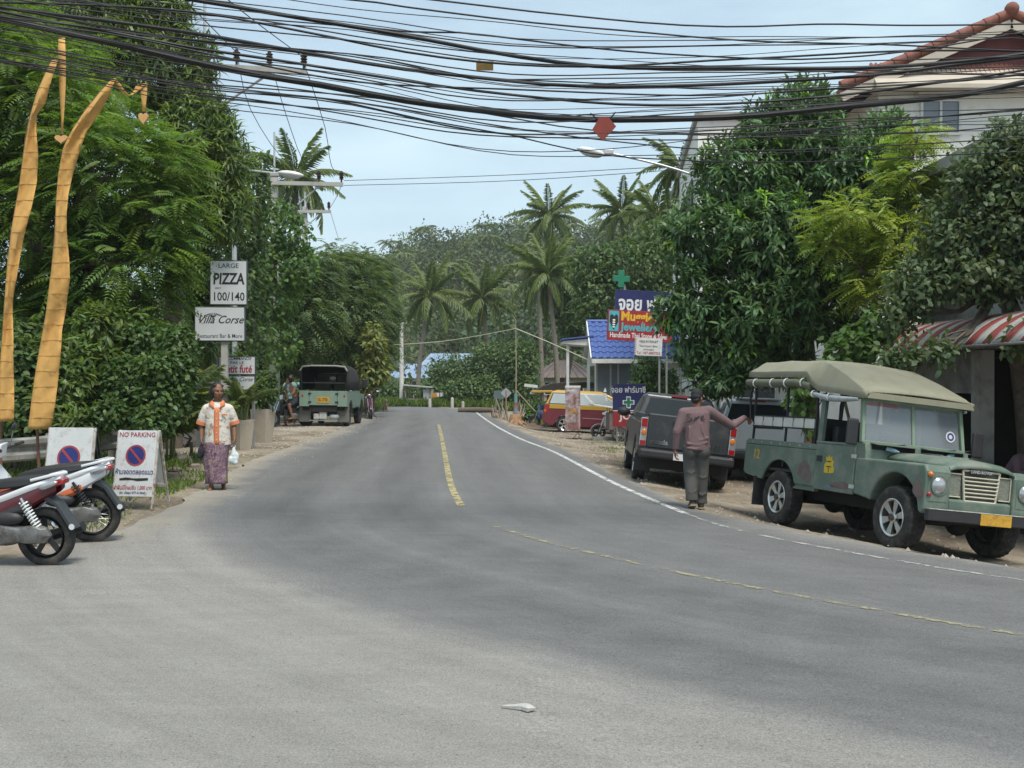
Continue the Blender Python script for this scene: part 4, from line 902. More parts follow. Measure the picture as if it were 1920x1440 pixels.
power_pole('concrete power pole with three insulators on its crossarm, nearest on the left', 385, 27, 128, (372, 578, 12), (448, 509, 573), -60, .30, ((402, 212), (512, 138)))
power_pole('second concrete power pole, its crossarm in front of the left palm', 515, 38, 345, (512, 645, 3), (560, 600, 642), 248, .26, ((560, 385), (600, 350)))
power_pole('farthest concrete power pole, its crossarm just above the roadside trees', 572, 52, 398, (560, 622, 0), (580, 618), 360, .26, ((575, 425), (605, 400)))
def street_lamp(label, px, Y, arm, head, hw, group='street lamps'):
    x = (px - 960) * Y / F; t = thing('street_lamp', label, 'street lamp', G(x, Y), 0, group); o = t.location; pts = [P(a, b, Y) - o for a, b in arm]
    MB().tube([(0, 0, -.1), (0, 0, pts[0].z)], [.085, .06], 8).build('pole', M_GALV, t, smooth=50)
    MB().tube(smoothline(pts, .3), .029, 7).build('arm', M_GALV, t, smooth=50)
    h = P(*head, Y) - o; d = (pts[-1] - pts[-2]).normalized(); rot = Euler((0, -math.asin(max(-1, min(1, d.z))) if d.x > 0 else math.asin(max(-1, min(1, d.z))), 0))
    MB().ell(h, (hw, .16, .09), 14, 8, rot).build('lamp_head', M_FRAME, t, smooth=60)
    MB().ell(h - Vector((0, 0, .05)), (hw * .75, .13, .08), 12, 8, rot).build('lamp_glass', pmat('lamp_glass', (.6, .62, .62), .2, 0, .05, 4), t, smooth=60)
    MB().box(h.x + (hw * .8 if d.x < 0 else -hw * 1.5), h.x + (hw * 1.5 if d.x < 0 else -hw * .8), h.y - .07, h.y + .07, h.z - .07, h.z + .05).build('neck', M_GALV, t, bevel=.02)
street_lamp('street lamp leaning out from the left trees below the cables', 440, 30, [(440, 318), (470, 320), (520, 326)], (545, 327), .36)
street_lamp('street lamp on a long arm above the road, in front of the mango tree', 1345, 27, [(1345, 356), (1310, 333), (1240, 310), (1150, 289)], (1108, 285), .36)
def cable(name, pts, d_px, label, group, Yf, cat='cable', step=.35, jit=0, mat=None):
    q = smoothline([P(x, y, Yf(x)) for x, y in pts], step)
    if jit:
        r = random.Random(len(pts) * 7 + int(pts[0][1])); ph = r.uniform(0, 6)
        q = [p + Vector((0, 0, jit * math.sin(i * .55 + ph) * math.sin(i * .21 + ph * 2))) for i, p in enumerate(q)]
    mb = MB().tube(q, d_px * .86 / 2 * Yf(960) / F, 6); o = mb.build(name, mat or M_CABLE, None, smooth=60); return tag(o, label, cat, group)
YC = lambda dy: (lambda x: 12.4 + (x - 960) * .0012 + dy)
THICK = [([(-160, -60), (120, -30), (360, 0), (500, 22), (760, 68), (900, 95), (1050, 118), (1180, 129), (1360, 130), (1640, 126), (1800, 116), (1920, 101), (2080, 75)], 9, 'thick black cable bundle running highest across the road'),
         ([(-160, -20), (0, 14), (200, 42), (400, 70), (600, 104), (760, 131), (950, 151), (1100, 161), (1360, 160), (1640, 141), (1800, 122), (1920, 107), (2080, 80)], 8, 'thick black cable second highest of the heavy bundles'),
         ([(-160, 0), (0, 36), (180, 76), (340, 113), (480, 140), (600, 160), (760, 190), (900, 207), (1100, 223), (1360, 222), (1560, 203), (1800, 180), (1920, 155), (2080, 120)], 14, 'thickest black cable bundle, carrying the red diamond marker'),
         ([(-160, -30), (0, 22), (180, 55), (360, 90), (560, 122), (760, 152), (960, 178), (1160, 196), (1360, 194), (1600, 178), (1800, 150), (1920, 132), (2080, 108)], 6, 'medium black cable between the two lower heavy bundles')]
for i, (p, d, lab) in enumerate(THICK): cable('cable_bundle', p, d, lab, 'heavy overhead cable bundles', YC(.2 * i - .3), jit=.012)
# strands lashed round the heaviest bundle
MID = [([(-160, -70), (270, -20), (640, 0), (760, 14), (1000, 45), (1160, 60), (1360, 74), (1640, 84), (1920, 96), (2080, 98)], 4), ([(-160, -110), (500, -30), (820, 0), (1000, 22), (1200, 43), (1360, 50), (1530, 47), (1690, 51), (1920, 45), (2080, 42)], 4),
       ([(-160, -55), (330, -8), (500, 22), (760, 60), (860, 64), (1100, 90), (1300, 106), (1500, 112), (1700, 95), (1920, 62)], 4), ([(0, 5), (350, 22), (560, 60), (760, 100), (960, 120), (1160, 124), (1400, 110), (1640, 100), (1920, 96), (2080, 92)], 5),
       ([(-160, 60), (0, 82), (350, 152), (560, 180), (760, 205), (960, 240), (1150, 268), (1360, 282), (1640, 275), (1920, 255), (2080, 240)], 3), ([(-160, 75), (0, 95), (200, 130), (400, 170), (600, 186), (800, 226), (960, 252), (1110, 287), (1250, 300), (1400, 305), (1640, 300), (1920, 285)], 3),
       ([(-100, 30), (200, 62), (420, 108), (640, 150), (860, 165), (1100, 176), (1360, 178), (1600, 165), (1920, 140)], 4), ([(-160, 88), (200, 140), (420, 160), (640, 180), (900, 212), (1120, 245), (1360, 250), (1640, 232), (1920, 205)], 3)]
for i, (p, d) in enumerate(MID): cable('overhead_cable', p, d, 'single black cable in the tangle strung across the road', 'thin overhead cables', YC(-.5 + .13 * i), jit=.015)
_r = random.Random(5)
for i in range(30):
    a = _r.uniform(-60, 125); m = 40 + (a + 60) / 185 * 230 + _r.uniform(-28, 28); b = 70 + (a + 60) / 185 * 190 + _r.uniform(-40, 40); s = _r.uniform(14, 34)
    pts = [(-160, a - 20), (0, a + _r.uniform(-6, 6)), (330, a * .55 + m * .45 - s * .2 + _r.uniform(-8, 8)), (660, a * .28 + m * .72 + _r.uniform(-6, 6)), (960, m + s * .35), (1300, m * .62 + b * .38 + s * .5 + _r.uniform(-6, 6)), (1620, m * .3 + b * .7 + s * .1), (1920, b - 8), (2080, b - 24)]
    cable('overhead_cable', pts, _r.choice((1.6, 2, 2, 2.4, 3)), 'single black cable in the tangle strung across the road', 'thin overhead cables', YC(_r.uniform(-.9, .9)), jit=_r.choice((0, .012, .03)))
# high-voltage conductors from the near pole: back over the camera and on to the second pole
def wire(label, pts3, d=.02, group='bare conductors'):
    o = MB().tube(smoothline(pts3, 1.0), d / 2, 5).build('power_line', M_CABLE, None, smooth=60); return tag(o, label, 'power line', group)
for k, (i1, i2, yy, far) in enumerate(((448, 590, 103, (330, -16)), (509, 600, 106, (365, 62)), (573, 642, 111, (425, -2)))):
    a = P(i1, yy + 14, 26.8); b = P(i2, 330, 37.8); m1 = P([470, 535, 610][k], [205, 210, 240][k], 30); m2 = P([530, 570, 622][k], [297, 305, 312][k], 33.5)
    wire(['left', 'middle', 'right'][k] + ' conductor sagging from the near pole to the second pole', [a, m1, m2, b])
    wire(['left', 'middle', 'right'][k] + ' conductor rising from the near pole out of the top of the picture', [P(i1, yy, 26.8), P(*far, 18), P(far[0] - 230, far[1] - 230, 11)])
wire('upper thin line crossing the open sky to the right', [P(645, 339, 37.8), P(940, 329, 35), P(1210, 315, 32), P(1300, 308, 31)]); wire('lower thin line crossing the open sky to the right', [P(645, 348, 37.8), P(940, 340, 35), P(1210, 323, 32), P(1300, 315, 31)])
wire('line dropping from the second pole to the third', [P(642, 345, 37.8), P(630, 372, 45), P(618, 392, 51.8)]); wire('line dropping from the third pole into the trees', [P(620, 398, 51.8), P(628, 425, 56), P(636, 452, 60)])
# markers hung on the cables
def markers():
    t = thing('cable_marker', 'dark red diamond warning marker hanging from the thickest cable', 'marker', P(1132, 222, 12.3)); s = 12.3 / F; rd = pmat('marker_red', (.22, .035, .02), .6, 0, .15, 6)
    pl = [(-22 * s, -22 * s), (-2 * s, -43 * s), (23 * s, -16 * s), (8 * s, 2 * s), (-8 * s, 2 * s)]
    MB().prism(pl, -.012, 0).build('front_sheet', rd, t); MB().prism([(x * .96, z * .97) for x, z in pl], .012, .02).build('rear_sheet', rd, t)
    for a in ((-25 * s, 9 * s), (22 * s, 11 * s)): MB().tube([(a[0], 0, a[1]), (a[0] * .5, 0, -.01), (0, 0, -.03)], .008, 5).build('tie', M_CABLE, t)
    t = thing('cable_tag', 'small mustard-yellow tag clipped to the upper cables', 'tag', P(909, 113, 12.4)); s = 12.4 / F
    MB().box(-16 * s, 16 * s, -.004, .004, -20 * s, -3 * s).build('plate', pmat('tag_yellow', (.16, .10, .015), .7, 0, .15, 8), t)
    for x in (-10, 10): MB().box((x - 2.5) * s, (x + 2.5) * s, -.007, .007, -5 * s, 0).build('clip', M_GALV, t)
markers()
def hobo():                                                # thin white post with a small crossbar at the bend
    t = thing('utility_post', 'slim white utility post standing at the far bend', 'post', G((753 - 960) * 73 / F, 73)); z = P(0, 605, 73).z - t.location.z
    MB().tube([(0, 0, -.1), (0, 0, z)], [.16, .11], 8).build('pole', pmat('white_post', (.60, .58, .53), .8, 0, .12, 3), t, smooth=50); MB().bar((-.5, 0, z - .08), (.35, 0, z), .09).build('crossbar', M_POLE, t)
    for x in (-.45, -.2, .2): insulator(t, (x, -.02, z + .03), .16, .05)
    MB().box(-.35, .65, -.3, .3, .0, .2).build('blue_base_box', pmat('blue_plastic', (.08, .18, .32), .5), t, bevel=.03)
hobo()

# ------------------------------------------------------------------ orange banners
M_ORANGE = pmat('orange_cloth', (.60, .335, .095), .8, 0, .10, 9, .5, 12); M_BAMBOO = pmat('bamboo', (.16, .07, .04), .6, 0, .2, 10)
def banner(label, left, right, tail, heart, Y, foot, poletop):
    b = GP(*foot) if False else G((foot[0] - 960) * Y / F, Y); t = thing('tall_banner', label, 'banner', b, 0, 'tall orange banners'); o = Vector(b)
    def at(pts, y):
        for (xa, ya), (xb, yb) in zip(pts, pts[1:]):
            if ya <= y <= yb: return xa + (xb - xa) * (y - ya) / (yb - ya)
        return pts[0][0] if y < pts[0][1] else pts[-1][0]
    y0, y1 = max(left[0][1], right[0][1]), min(left[-1][1], right[-1][1]); n = 90; rows = []
    for i in range(n + 1):
        y = y0 + (y1 - y0) * i / n; a, c = at(left, y), at(right, y); r = []
        for k in range(7):
            u = k / 6; w = .05 * math.sin(y * .021 + u * 2.2) + .04 * math.sin(y * .05 + u * 4) * u + .035 * abs(math.sin(u * math.pi * 1.5 + y * .009)) + .012 * math.sin(y * .31 + u * 9) * math.sin(y * .07)
            r.append(P(a + (c - a) * u, y, Y + w) - o)
        rows.append(r)
    c = MB().loft(rows, cap=False, closed=False).build('cloth', M_ORANGE, t, smooth=70); s = c.modifiers.new('thickness', 'SOLIDIFY'); s.thickness = .006
    for i in range(3, n, 4):
        mb = MB().tube([p + Vector((0, -.004, .003 * math.sin(k + i))) for k, p in enumerate(rows[i])], .0028, 5); mb.build('seam', M_ORANGE, c, smooth=60)
    if len(tail) > 1:
        rr = []
        for x, y, w, tw in tail:
            rr.append([P(x - w / 2, y, Y + tw) - o, P(x, y, Y) - o, P(x + w / 2, y, Y - tw) - o])
        tc = MB().loft(rr, cap=False, closed=False).build('streamer', M_ORANGE, t, smooth=70); s = tc.modifiers.new('thickness', 'SOLIDIFY'); s.thickness = .005
    hx, hy, hw, hh = heart; pl = []
    for k in range(24):
        a = 2 * math.pi * k / 24; x = 16 * math.sin(a) ** 3; z = 13 * math.cos(a) - 5 * math.cos(2 * a) - 2 * math.cos(3 * a) - math.cos(4 * a); pl.append((x / 16 * hw / 2 * Y / F, z / 15 * hh / 2 * Y / F))
    h = P(hx, hy, Y) - o; MB().prism([(h.x + x, h.z + z) for x, z in pl], h.y - .02, h.y + .02).build('heart', pmat('heart_card', (.62, .34, .14), .7), t, bevel=.004)
    pp = [Vector((0, .03, -.15))] + [P(x, y, Y + .17) - o for x, y in poletop]; q = smoothline(pp, .3); MB().tube(q, [max(.006, .022 * (1 - .75 * i / len(q))) for i in range(len(q))], 7).build('bamboo_pole', M_BAMBOO, t, smooth=50)
banner('right-hand tall orange cloth banner with its tip bent over and a small heart', [(213, 146), (188, 174), (159, 210), (135, 246), (119, 278), (110, 329), (106, 387), (103, 448), (96, 510), (86, 588), (75, 650), (66, 700), (59, 750), (52, 805)],
       [(217, 150), (208, 177), (188, 213), (162, 249), (150, 286), (135, 336), (128, 365), (125, 401), (126, 437), (130, 491), (131, 525), (124, 582), (116, 620), (114, 662), (109, 712), (101, 770), (94, 812)],
       [(215, 148, 5, 0), (222, 158, 9, .02), (231, 171, 8, .03), (240, 179, 5, .02), (248, 178, 4, 0), (257, 170, 10, .02), (264, 161, 16, .02), (270, 157, 15, 0), (271, 175, 12, .01), (271, 195, 8, .01), (271, 210, 5, 0)], (270, 222, 18, 23), 14.2, (76, 885), [(70, 770), (90, 600), (104, 440), (112, 330), (138, 244), (190, 172), (216, 147)])
banner('left-hand tall orange cloth banner with its streamer hanging straight down', [(108, 94), (90, 130), (69, 177), (56, 224), (47, 275), (36, 358), (22, 430), (14, 495), (9, 560), (5, 620), (0, 690), (-3, 791)],
       [(110, 112), (97, 152), (87, 195), (70, 217), (69, 242), (73, 293), (70, 340), (60, 387), (49, 430), (38, 480), (25, 560), (24, 600), (25, 640), (26, 715), (26, 790)],
       [(117, 72, 12, 0), (117, 100, 14, .02), (118, 130, 13, .03), (118, 160, 12, .02), (118, 190, 9, .02), (118, 220, 5, .01), (117, 250, 3, 0)], (116, 261, 24, 17), 14.8, (2, 880), [(0, 770), (8, 600), (22, 440), (38, 350), (56, 224), (90, 130), (109, 95), (116, 74)])

# ------------------------------------------------------------------ signs
M_SIGNW = pmat('sign_white', (.66, .66, .64), .6, 0, .06, 5, dirt=((.36, .30, .24), .28, 9)); M_SIGNW2 = pmat('lightbox_white', (.60, .62, .62), .45, 0, .05, 3)
M_INK = pmat('ink_black', (.02, .02, .02), .6); M_INKB = pmat('ink_navy', (.02, .03, .16), .6); M_INKR = pmat('ink_red', (.36, .05, .06), .6); M_RUST = pmat('rusty_white_steel', (.55, .52, .47), .7, 0, .2, 8, dirt=((.22, .09, .04), .55, 12))
M_NAVY = pmat('sign_navy', (.025, .03, .12), .4); M_SRED = pmat('sign_red', (.33, .03, .035), .45); M_YELT = pmat('ink_yellow', (.75, .45, .03), .6); M_TEAL = pmat('ink_teal', (.06, .42, .47), .6); M_WINK = pmat('ink_white', (.75, .75, .74), .6); M_GRN = pmat('cross_green', (.015, .19, .10), .5)
def a_board(label, c, rz, sc, mode):
    t = thing('no_parking_board', label, 'sign', c, rz, 'no-parking boards'); W, H, z0 = .52 * sc, .84 * sc, .16 * sc; lean = R(11)
    b = thing_part = MB().box(-W / 2, W / 2, -.008, .008, 0, H).build('board', M_SIGNW, t, loc=(0, -.17 * sc, z0), rot=(-lean, 0, 0), bevel=.003)
    fr = MB()
    for x in (-W / 2 - .008, W / 2 + .008): fr.box(x - .013, x + .013, .009, .035, -z0, H)
    fr.box(-W / 2, W / 2, .01, .034, H - .03, H); fr.box(-W / 2, W / 2, .01, .034, 0, .03); fr.build('front_frame', M_RUST, b)
    f2 = MB()
    for x in (-W / 2 - .006, W / 2 + .006): f2.box(x - .013, x + .013, -.012, .014, -H - z0 + .04, 0)
    f2.box(-W / 2, W / 2, -.01, .012, -H * .9, -H * .86); f2.build('rear_frame', M_RUST if mode else M_BLACK, t, loc=(0, -.17 * sc + (H + 0) * math.sin(lean) + .04, z0 + H * math.cos(lean)), rot=(R(15), 0, 0))
    MB().box(-W / 2 + .03, W / 2 - .03, .0, .006, -H * .86, -.05).build('rear_panel', M_SIGNW if mode else M_BLACK, t, loc=(0, -.17 * sc + H * math.sin(lean) + .045, z0 + H * math.cos(lean)), rot=(R(15), 0, 0))
    e = R(90); y = -.011
    cy = H * (.62 if mode else .60); r = .135 * sc
    MB().lathe([(r * .84, 0), (r, 0), (r, .004), (r * .84, .004)], (0, y + .002, cy), (0, -1, 0), 32, closed=True).build('ring', M_INKR, b)
    MB().lathe([(.001, 0), (r * .84, 0), (r * .84, .0025), (.001, .0025)], (0, y + .002, cy), (0, -1, 0), 32).build('disc', M_INKB, b)
    MB().bar((-r * .62, y - .002, cy + r * .66), (r * .62, y - .002, cy - r * .66), .003, r * .2, up=(1, 0, 1)).build('slash', M_INKR, b)
    def tx(s, size, m, zz, bold=.01, ws=1.0): text('lettering', s, size * sc, m, b, (0, y, zz), (e, 0, 0), bold, 0, .001, 'CENTER', ws)
    if mode:
        tx('NO PARKING', .085, M_INKR, H * .9, .01, .95); tx('ห้ามจอดตลอดแนว', .085, M_INKB, H * .335, .012, .82)
        MB().prism([(-W * .37, H * .268), (-W * .2, H * .285), (0, H * .272), (W * .37, H * .28), (W * .375, H * .245), (W * .1, H * .232), (-W * .05, H * .248), (-W * .36, H * .24)], y - .001, y + .002).build('painted_out_bar', M_INK, b)
        tx('ฝ่าฝืนมีโทษปรับ 1,000 บาท', .068, M_INKR, H * .105, .012, .72); tx('สภ. บ่อผุด 077-414567', .04, M_INKB, H * .04, .01, .95)
    else:
        tx('NO PARKING AREA', .085, M_INKR, H * .12, .01, .72); tx('ห้ามจอด', .085, M_INKB, H * .28, .012, 1.0)
a_board('right-hand white no-parking board with Thai lettering, standing in full view', G(-4.75, 14.25), R(-9), 1.0, 1)
a_board('left-hand no-parking board half hidden behind the white and orange motorbike', G(-5.3, 13.5), R(-7), 1.08, 0)
def lightbox(parent, name, px0, py0, px1, py1, Y, o, th=.16, rz=0):
    a = P(px0, py1, Y) - o; b = P(px1, py0, Y) - o
    bx = MB().box(a.x, b.x, 0, th, a.z, b.z).build(name, pmat('dark_sign_frame', (.05, .06, .065), .5), parent, loc=(0, a.y, 0), bevel=.008)
    f = MB().box(a.x + .02, b.x - .02, -.006, -.001, a.z + .02, b.z - .02).build('face', M_SIGNW2, bx); return bx, a, b
def restaurant_signs():
    Y = 24.5; t = thing('pizza_sign', 'tall white lightbox sign advertising large pizza above the left shrubs', 'sign', G((420 - 960) * Y / F, Y), R(6)); o = Vector(t.location)
    MB().box(-.07, .07, .05, .19, -.1, P(0, 640, Y).z - o.z).build('post', M_POLE, t)
    bx, a, b = lightbox(t, 'upper_panel', 394, 488, 463, 572, Y, o); e = R(90); c = (a.x + b.x) / 2; w = b.x - a.x; h = b.z - a.z
    def tx(s, size, m, x, zz, p, bold=.0, shear=0, ws=1, al='CENTER'): text('lettering', s, size, m, p, (x, -.007, zz), (e, 0, 0), bold, shear, .001, al, ws)
    tx('LARGE', .14, M_INK, c, a.z + h * .83, bx, .008, 0, 1.05); tx('PIZZA', .34, M_INK, c, a.z + h * .47, bx, .03, .1, .72); tx('start', .07, M_INK, c - w * .28, a.z + h * .36, bx, .005); tx('100/140', .26, M_INK, c, a.z + h * .1, bx, .015, 0, .82)
    bx, a, b = lightbox(t, 'lower_panel', 366, 575, 459, 640, Y, o); c = (a.x + b.x) / 2; w = b.x - a.x; h = b.z - a.z
    tx('Villa Corse', .24, M_INK, c, a.z + h * .52, bx, .012, .45, .92); tx('Restaurant Bar & More', .125, M_INK, c, a.z + h * .1, bx, .004, 0, .82)
    for k in range(6): 
        an = R(20 + 28 * k); MB().tube([(c - .14, -.008, a.z + h * .68), (c - .14 + math.cos(an) * .1, -.008, a.z + h * .76 + math.sin(an) * .05), (c - .14 + math.cos(an) * .2, -.008, a.z + h * .74)], .006, 4).build('palm_motif', M_INK, bx)
    Y = 25.2; t = thing('restaurant_sign', 'small white two-panel restaurant sign with red lettering behind the walking woman', 'sign', G((444 - 960) * Y / F, Y), R(3)); o = Vector(t.location)
    for x in (408, 474): MB().box(P(x, 0, Y).x - o.x - .03, P(x, 0, Y).x - o.x + .03, .04, .1, -.1, P(0, 669, Y).z - o.z).build('post', M_POLE, t)
    bx, a, b = lightbox(t, 'upper_panel', 410, 668, 479, 703, Y, o, .12); c = (a.x + b.x) / 2; h = b.z - a.z
    tx('RECOMMANDE', .1, M_INK, c, a.z + h * .8, bx, .012, .15, .92); tx('PAR LE', .09, M_INK, c, a.z + h * .58, bx, .008, 0, 1.1); tx('petit futé', .24, M_INKR, c, a.z + h * .13, bx, .028, .12, .74)
    bx, a, b = lightbox(t, 'lower_panel', 410, 704.5, 478, 732, Y, o, .12); c = (a.x + b.x) / 2; h = b.z - a.z
    tx('La Villa Corse', .135, M_INK, c, a.z + h * .62, bx, .006, .5, .9)
restaurant_signs()
def cross_mb(x, z, r, w, y0, y1):
    return MB().prism([(x - w, z - r), (x + w, z - r), (x + w, z - w), (x + r, z - w), (x + r, z + w), (x + w, z + w), (x + w, z + r), (x - w, z + r), (x - w, z + w), (x - r, z + w), (x - r, z - w), (x - w, z - w)], y0, y1)
def panel_sign(name, label, px0, py0, px1, py1, Y, rz, roll, mat, base_px=None, posts=2, frame=True, px=None):
    c = P((px0 + px1) / 2, (py0 + py1) / 2, Y); t = thing(name, label, 'sign', G(c.x, c.y + .05), R(rz)); s = Y / F; W, H = (px1 - px0) * s, (py1 - py0) * s; zc = c.z - t.location.z
    p = MB().box(-W / 2, W / 2, -.03, .03, -H / 2, H / 2).build('panel', mat, t, loc=(0, 0, zc), rot=(0, R(roll), 0), bevel=.004)
    for k in range(posts):
        x = (-W * .35 + W * .7 * k / max(1, posts - 1)) if posts > 1 else W * .42
        MB().tube([(x, .07, -.1), (x, .07, zc + H * .4)], .035, 8).build('post', M_STEEL, t, smooth=50)
    return t, p, W, H
def right_signs():
    e = R(90)
    def tx(s, size, m, x, z, p, bold=.0, shear=0, ws=1, al='LEFT', y=-.033, sp=1): text('lettering', s, size, m, p, (x, y, z), (e, 0, 0), bold, shear, .001, al, ws, sp)
    t, p, W, H = panel_sign('pharmacy_roof_sign', 'dark blue Thai pharmacy sign with the green cross standing above it', 1152, 546, 1290, 606, 40, 6, 2.5, M_NAVY, None, 1)
    tx('จอย ฟาร์มาซี', .66, M_WINK, -W * .455, -H * .12, p, .03, 0, .78); MB().box(-W / 2 + .01, W / 2 - .01, -.036, -.031, -H / 2, -H * .33).build('red_band', M_SRED, p); MB().box(-W / 2 + .01, W / 2 - .01, -.037, -.0315, -H * .335, -H * .3).build('white_rule', M_WINK, p)
    s = 40 / F; c = MB().box(-W / 2 + .3, -W / 2 + .36, 0, .05, H / 2, H / 2 + .2).build('cross_post', M_STEEL, p); cross_mb(-W / 2 + .18, H / 2 + 20 * s, 16 * s, 5.5 * s, -.08, .02).build('green_cross', M_GRN, p, bevel=.01)
    t, p, W, H = panel_sign('jewellery_sign', 'red jewellery sign with yellow and teal lettering, partly behind mango leaves', 1138, 583, 1262, 640, 37, 6, 2.5, M_SRED, None, 1)
    tx("Muggie's", .42, M_YELT, -W * .30, H * .17, p, .035, 0, .92); tx('Jewellery', .36, M_TEAL, -W * .29, -H * .16, p, .03, 0, .95); tx('Handmade Thai Stone & Silver', .24, M_WINK, -W * .46, -H * .40, p, .018, 0, .66)
    q = MB().box(-W * .48, -W * .33, -.036, -.031, -H * .2, H * .46).build('picture', M_TEAL, p)
    MB().prism([(-W * .405, -H * .17), (-W * .34, H * .1), (-W * .345, H * .3), (-W * .375, H * .36), (-W * .40, H * .28), (-W * .44, H * .36), (-W * .468, H * .3), (-W * .47, H * .1)], -.039, -.0365).build('necklace_bust', M_INK, q)
    for k in range(4): MB().ell((-W * .405, -.04, H * (.16 - .075 * k)), (.05, .006, .03), 10, 6).build('pendant', M_WINK, q)
    t, p, W, H = panel_sign('phone_number_sign', 'small white sign with a telephone number below the red jewellery sign', 1190, 634, 1242, 667, 36.4, 6, 2, M_SIGNW, None, 1)
    tx('FREE INTERNET', .1, M_INK, 0, H * .24, p, .006, 0, .9, 'CENTER'); tx('Taxi Airport / Boat', .085, M_INK, 0, H * .0, p, .004, 0, .9, 'CENTER'); tx('AVAILABLE', .08, M_INK, 0, -H * .2, p, .004, 0, .9, 'CENTER'); tx('Tel : 087-8887055', .125, M_INKR, 0, -H * .42, p, .008, 0, .85, 'CENTER')
    for k in range(9): MB().box(-W / 2 - .004, -W / 2 + .04, -.035, -.0305, -H / 2 + H * k / 9 + .01, -H / 2 + H * (k + .5) / 9).build('edge_dash', M_INKR, p)
    t, p, W, H = panel_sign('pharmacy_ground_sign', 'dark blue upright pharmacy sign with a white-edged cross beside the grey pickup', 1149, 720, 1208, 800, 38, 4, 0, M_NAVY)
    tx('จอย ฟาร์มาซี', .27, M_WINK, 0, H * .30, p, .014, 0, .86, 'CENTER'); cross_mb(0, H * .07, .20, .075, -.036, -.0305).build('cross_outline', M_WINK, p); cross_mb(0, H * .07, .165, .05, -.039, -.036).build('cross', M_GRN, p)
    MB().box(-W / 2 + .01, W / 2 - .01, -.036, -.031, -H / 2, -H * .13).build('red_band', M_SRED, p); MB().box(-W / 2 + .01, W / 2 - .01, -.037, -.0315, -H * .135, -H * .115).build('white_rule', M_WINK, p); tx('JOY', .34, M_WINK, 0, -H * .33, p, .025, 0, 1.05, 'CENTER', -.0365)
    # printed banner on a stand: mottled photo print
    m = pmat('photo_print', (.20, .09, .06), .5, 0, .8, 2.3, dirt=((.46, .42, .46), .75, 5.0), coords='Object')
    Y = 40.5; t = thing('display_banner', 'narrow upright banner with a brown photo print in front of the taxi van', 'banner', G((1074 - 960) * Y / F, Y), R(5)); s = Y / F; z = lambda py: P(0, py, Y).z - t.location.z
    p = MB().box(-14 * s, 14 * s, -.012, .012, z(808), z(727)).build('print', m, t); MB().box(-14.5 * s, 14.5 * s, -.02, .02, z(727), z(723)).build('top_rail', M_FRAME, t)
    MB().box(-9 * s, 9 * s, -.016, -.0125, z(776), z(765)).build('printed_photo', pmat('print_tan', (.36, .20, .09), .5, 0, .5, 8), p); MB().box(-10 * s, 11 * s, -.016, -.0125, z(806), z(792)).build('printed_photo', pmat('print_brown', (.22, .12, .10), .5, 0, .6, 12), p)
    text('lettering', 'Jewel', .13, M_WINK, p, (-12 * s, -.014, z(734)), (e, 0, 0), .02)
    MB().tube([(12 * s, .02, -.02), (12 * s, .02, z(724))], .015, 6).build('stand_pole', M_BLACK, t); MB().bar((12 * s - .25, .02, .03), (12 * s + .1, .02, .03), .03).build('stand_foot', M_BLACK, t); MB().bar((12 * s - .22, .02, .03), (12 * s, .02, .25), .02).build('stand_brace', M_BLACK, t)
    # back of a diamond road sign and a grey-green rear of another board
    Y = 55; t = thing('diamond_road_sign', 'diamond-shaped road sign seen from behind near the far driftwood', 'road sign', G((949 - 960) * Y / F, Y)); zc = P(0, 737, Y).z - t.location.z; q = 10.5 * Y / F
    MB().prism([(0, zc - q), (q, zc), (0, zc + q), (-q, zc)], -.01, .01).build('plate', pmat('sign_back', (.42, .44, .45), .5, .3, .08, 4), t); MB().box(-.03, .03, -.05, -.011, -.1, zc + q * .5).build('post', pmat('rusty_post', (.32, .22, .13), .8), t)
    Y = 63; t = thing('rear_of_road_board', 'rectangular grey-green board on two legs behind the diamond sign', 'road sign', G((936 - 960) * Y / F, Y)); zc = P(0, 740, Y).z - t.location.z
    MB().box(-.3, .3, -.02, .02, zc - .23, zc + .23).build('plate', pmat('board_green', (.10, .15, .15), .6), t)
    for x in (-.18, .18): MB().box(x - .025, x + .025, .021, .06, -.1, zc).build('leg', M_STEEL, t)
    Y = 72; t = thing('orange_marker_sign', 'little orange marker sign on a post at the far verge', 'road sign', G((814 - 960) * Y / F, Y)); zc = P(0, 741, Y).z - t.location.z
    MB().box(-.18, .18, -.02, .02, zc - .14, zc + .14).build('plate', pmat('marker_orange', (.5, .22, .03), .6), t); MB().box(-.03, .03, .021, .06, -.1, zc).build('post', M_POLE, t)
right_signs()
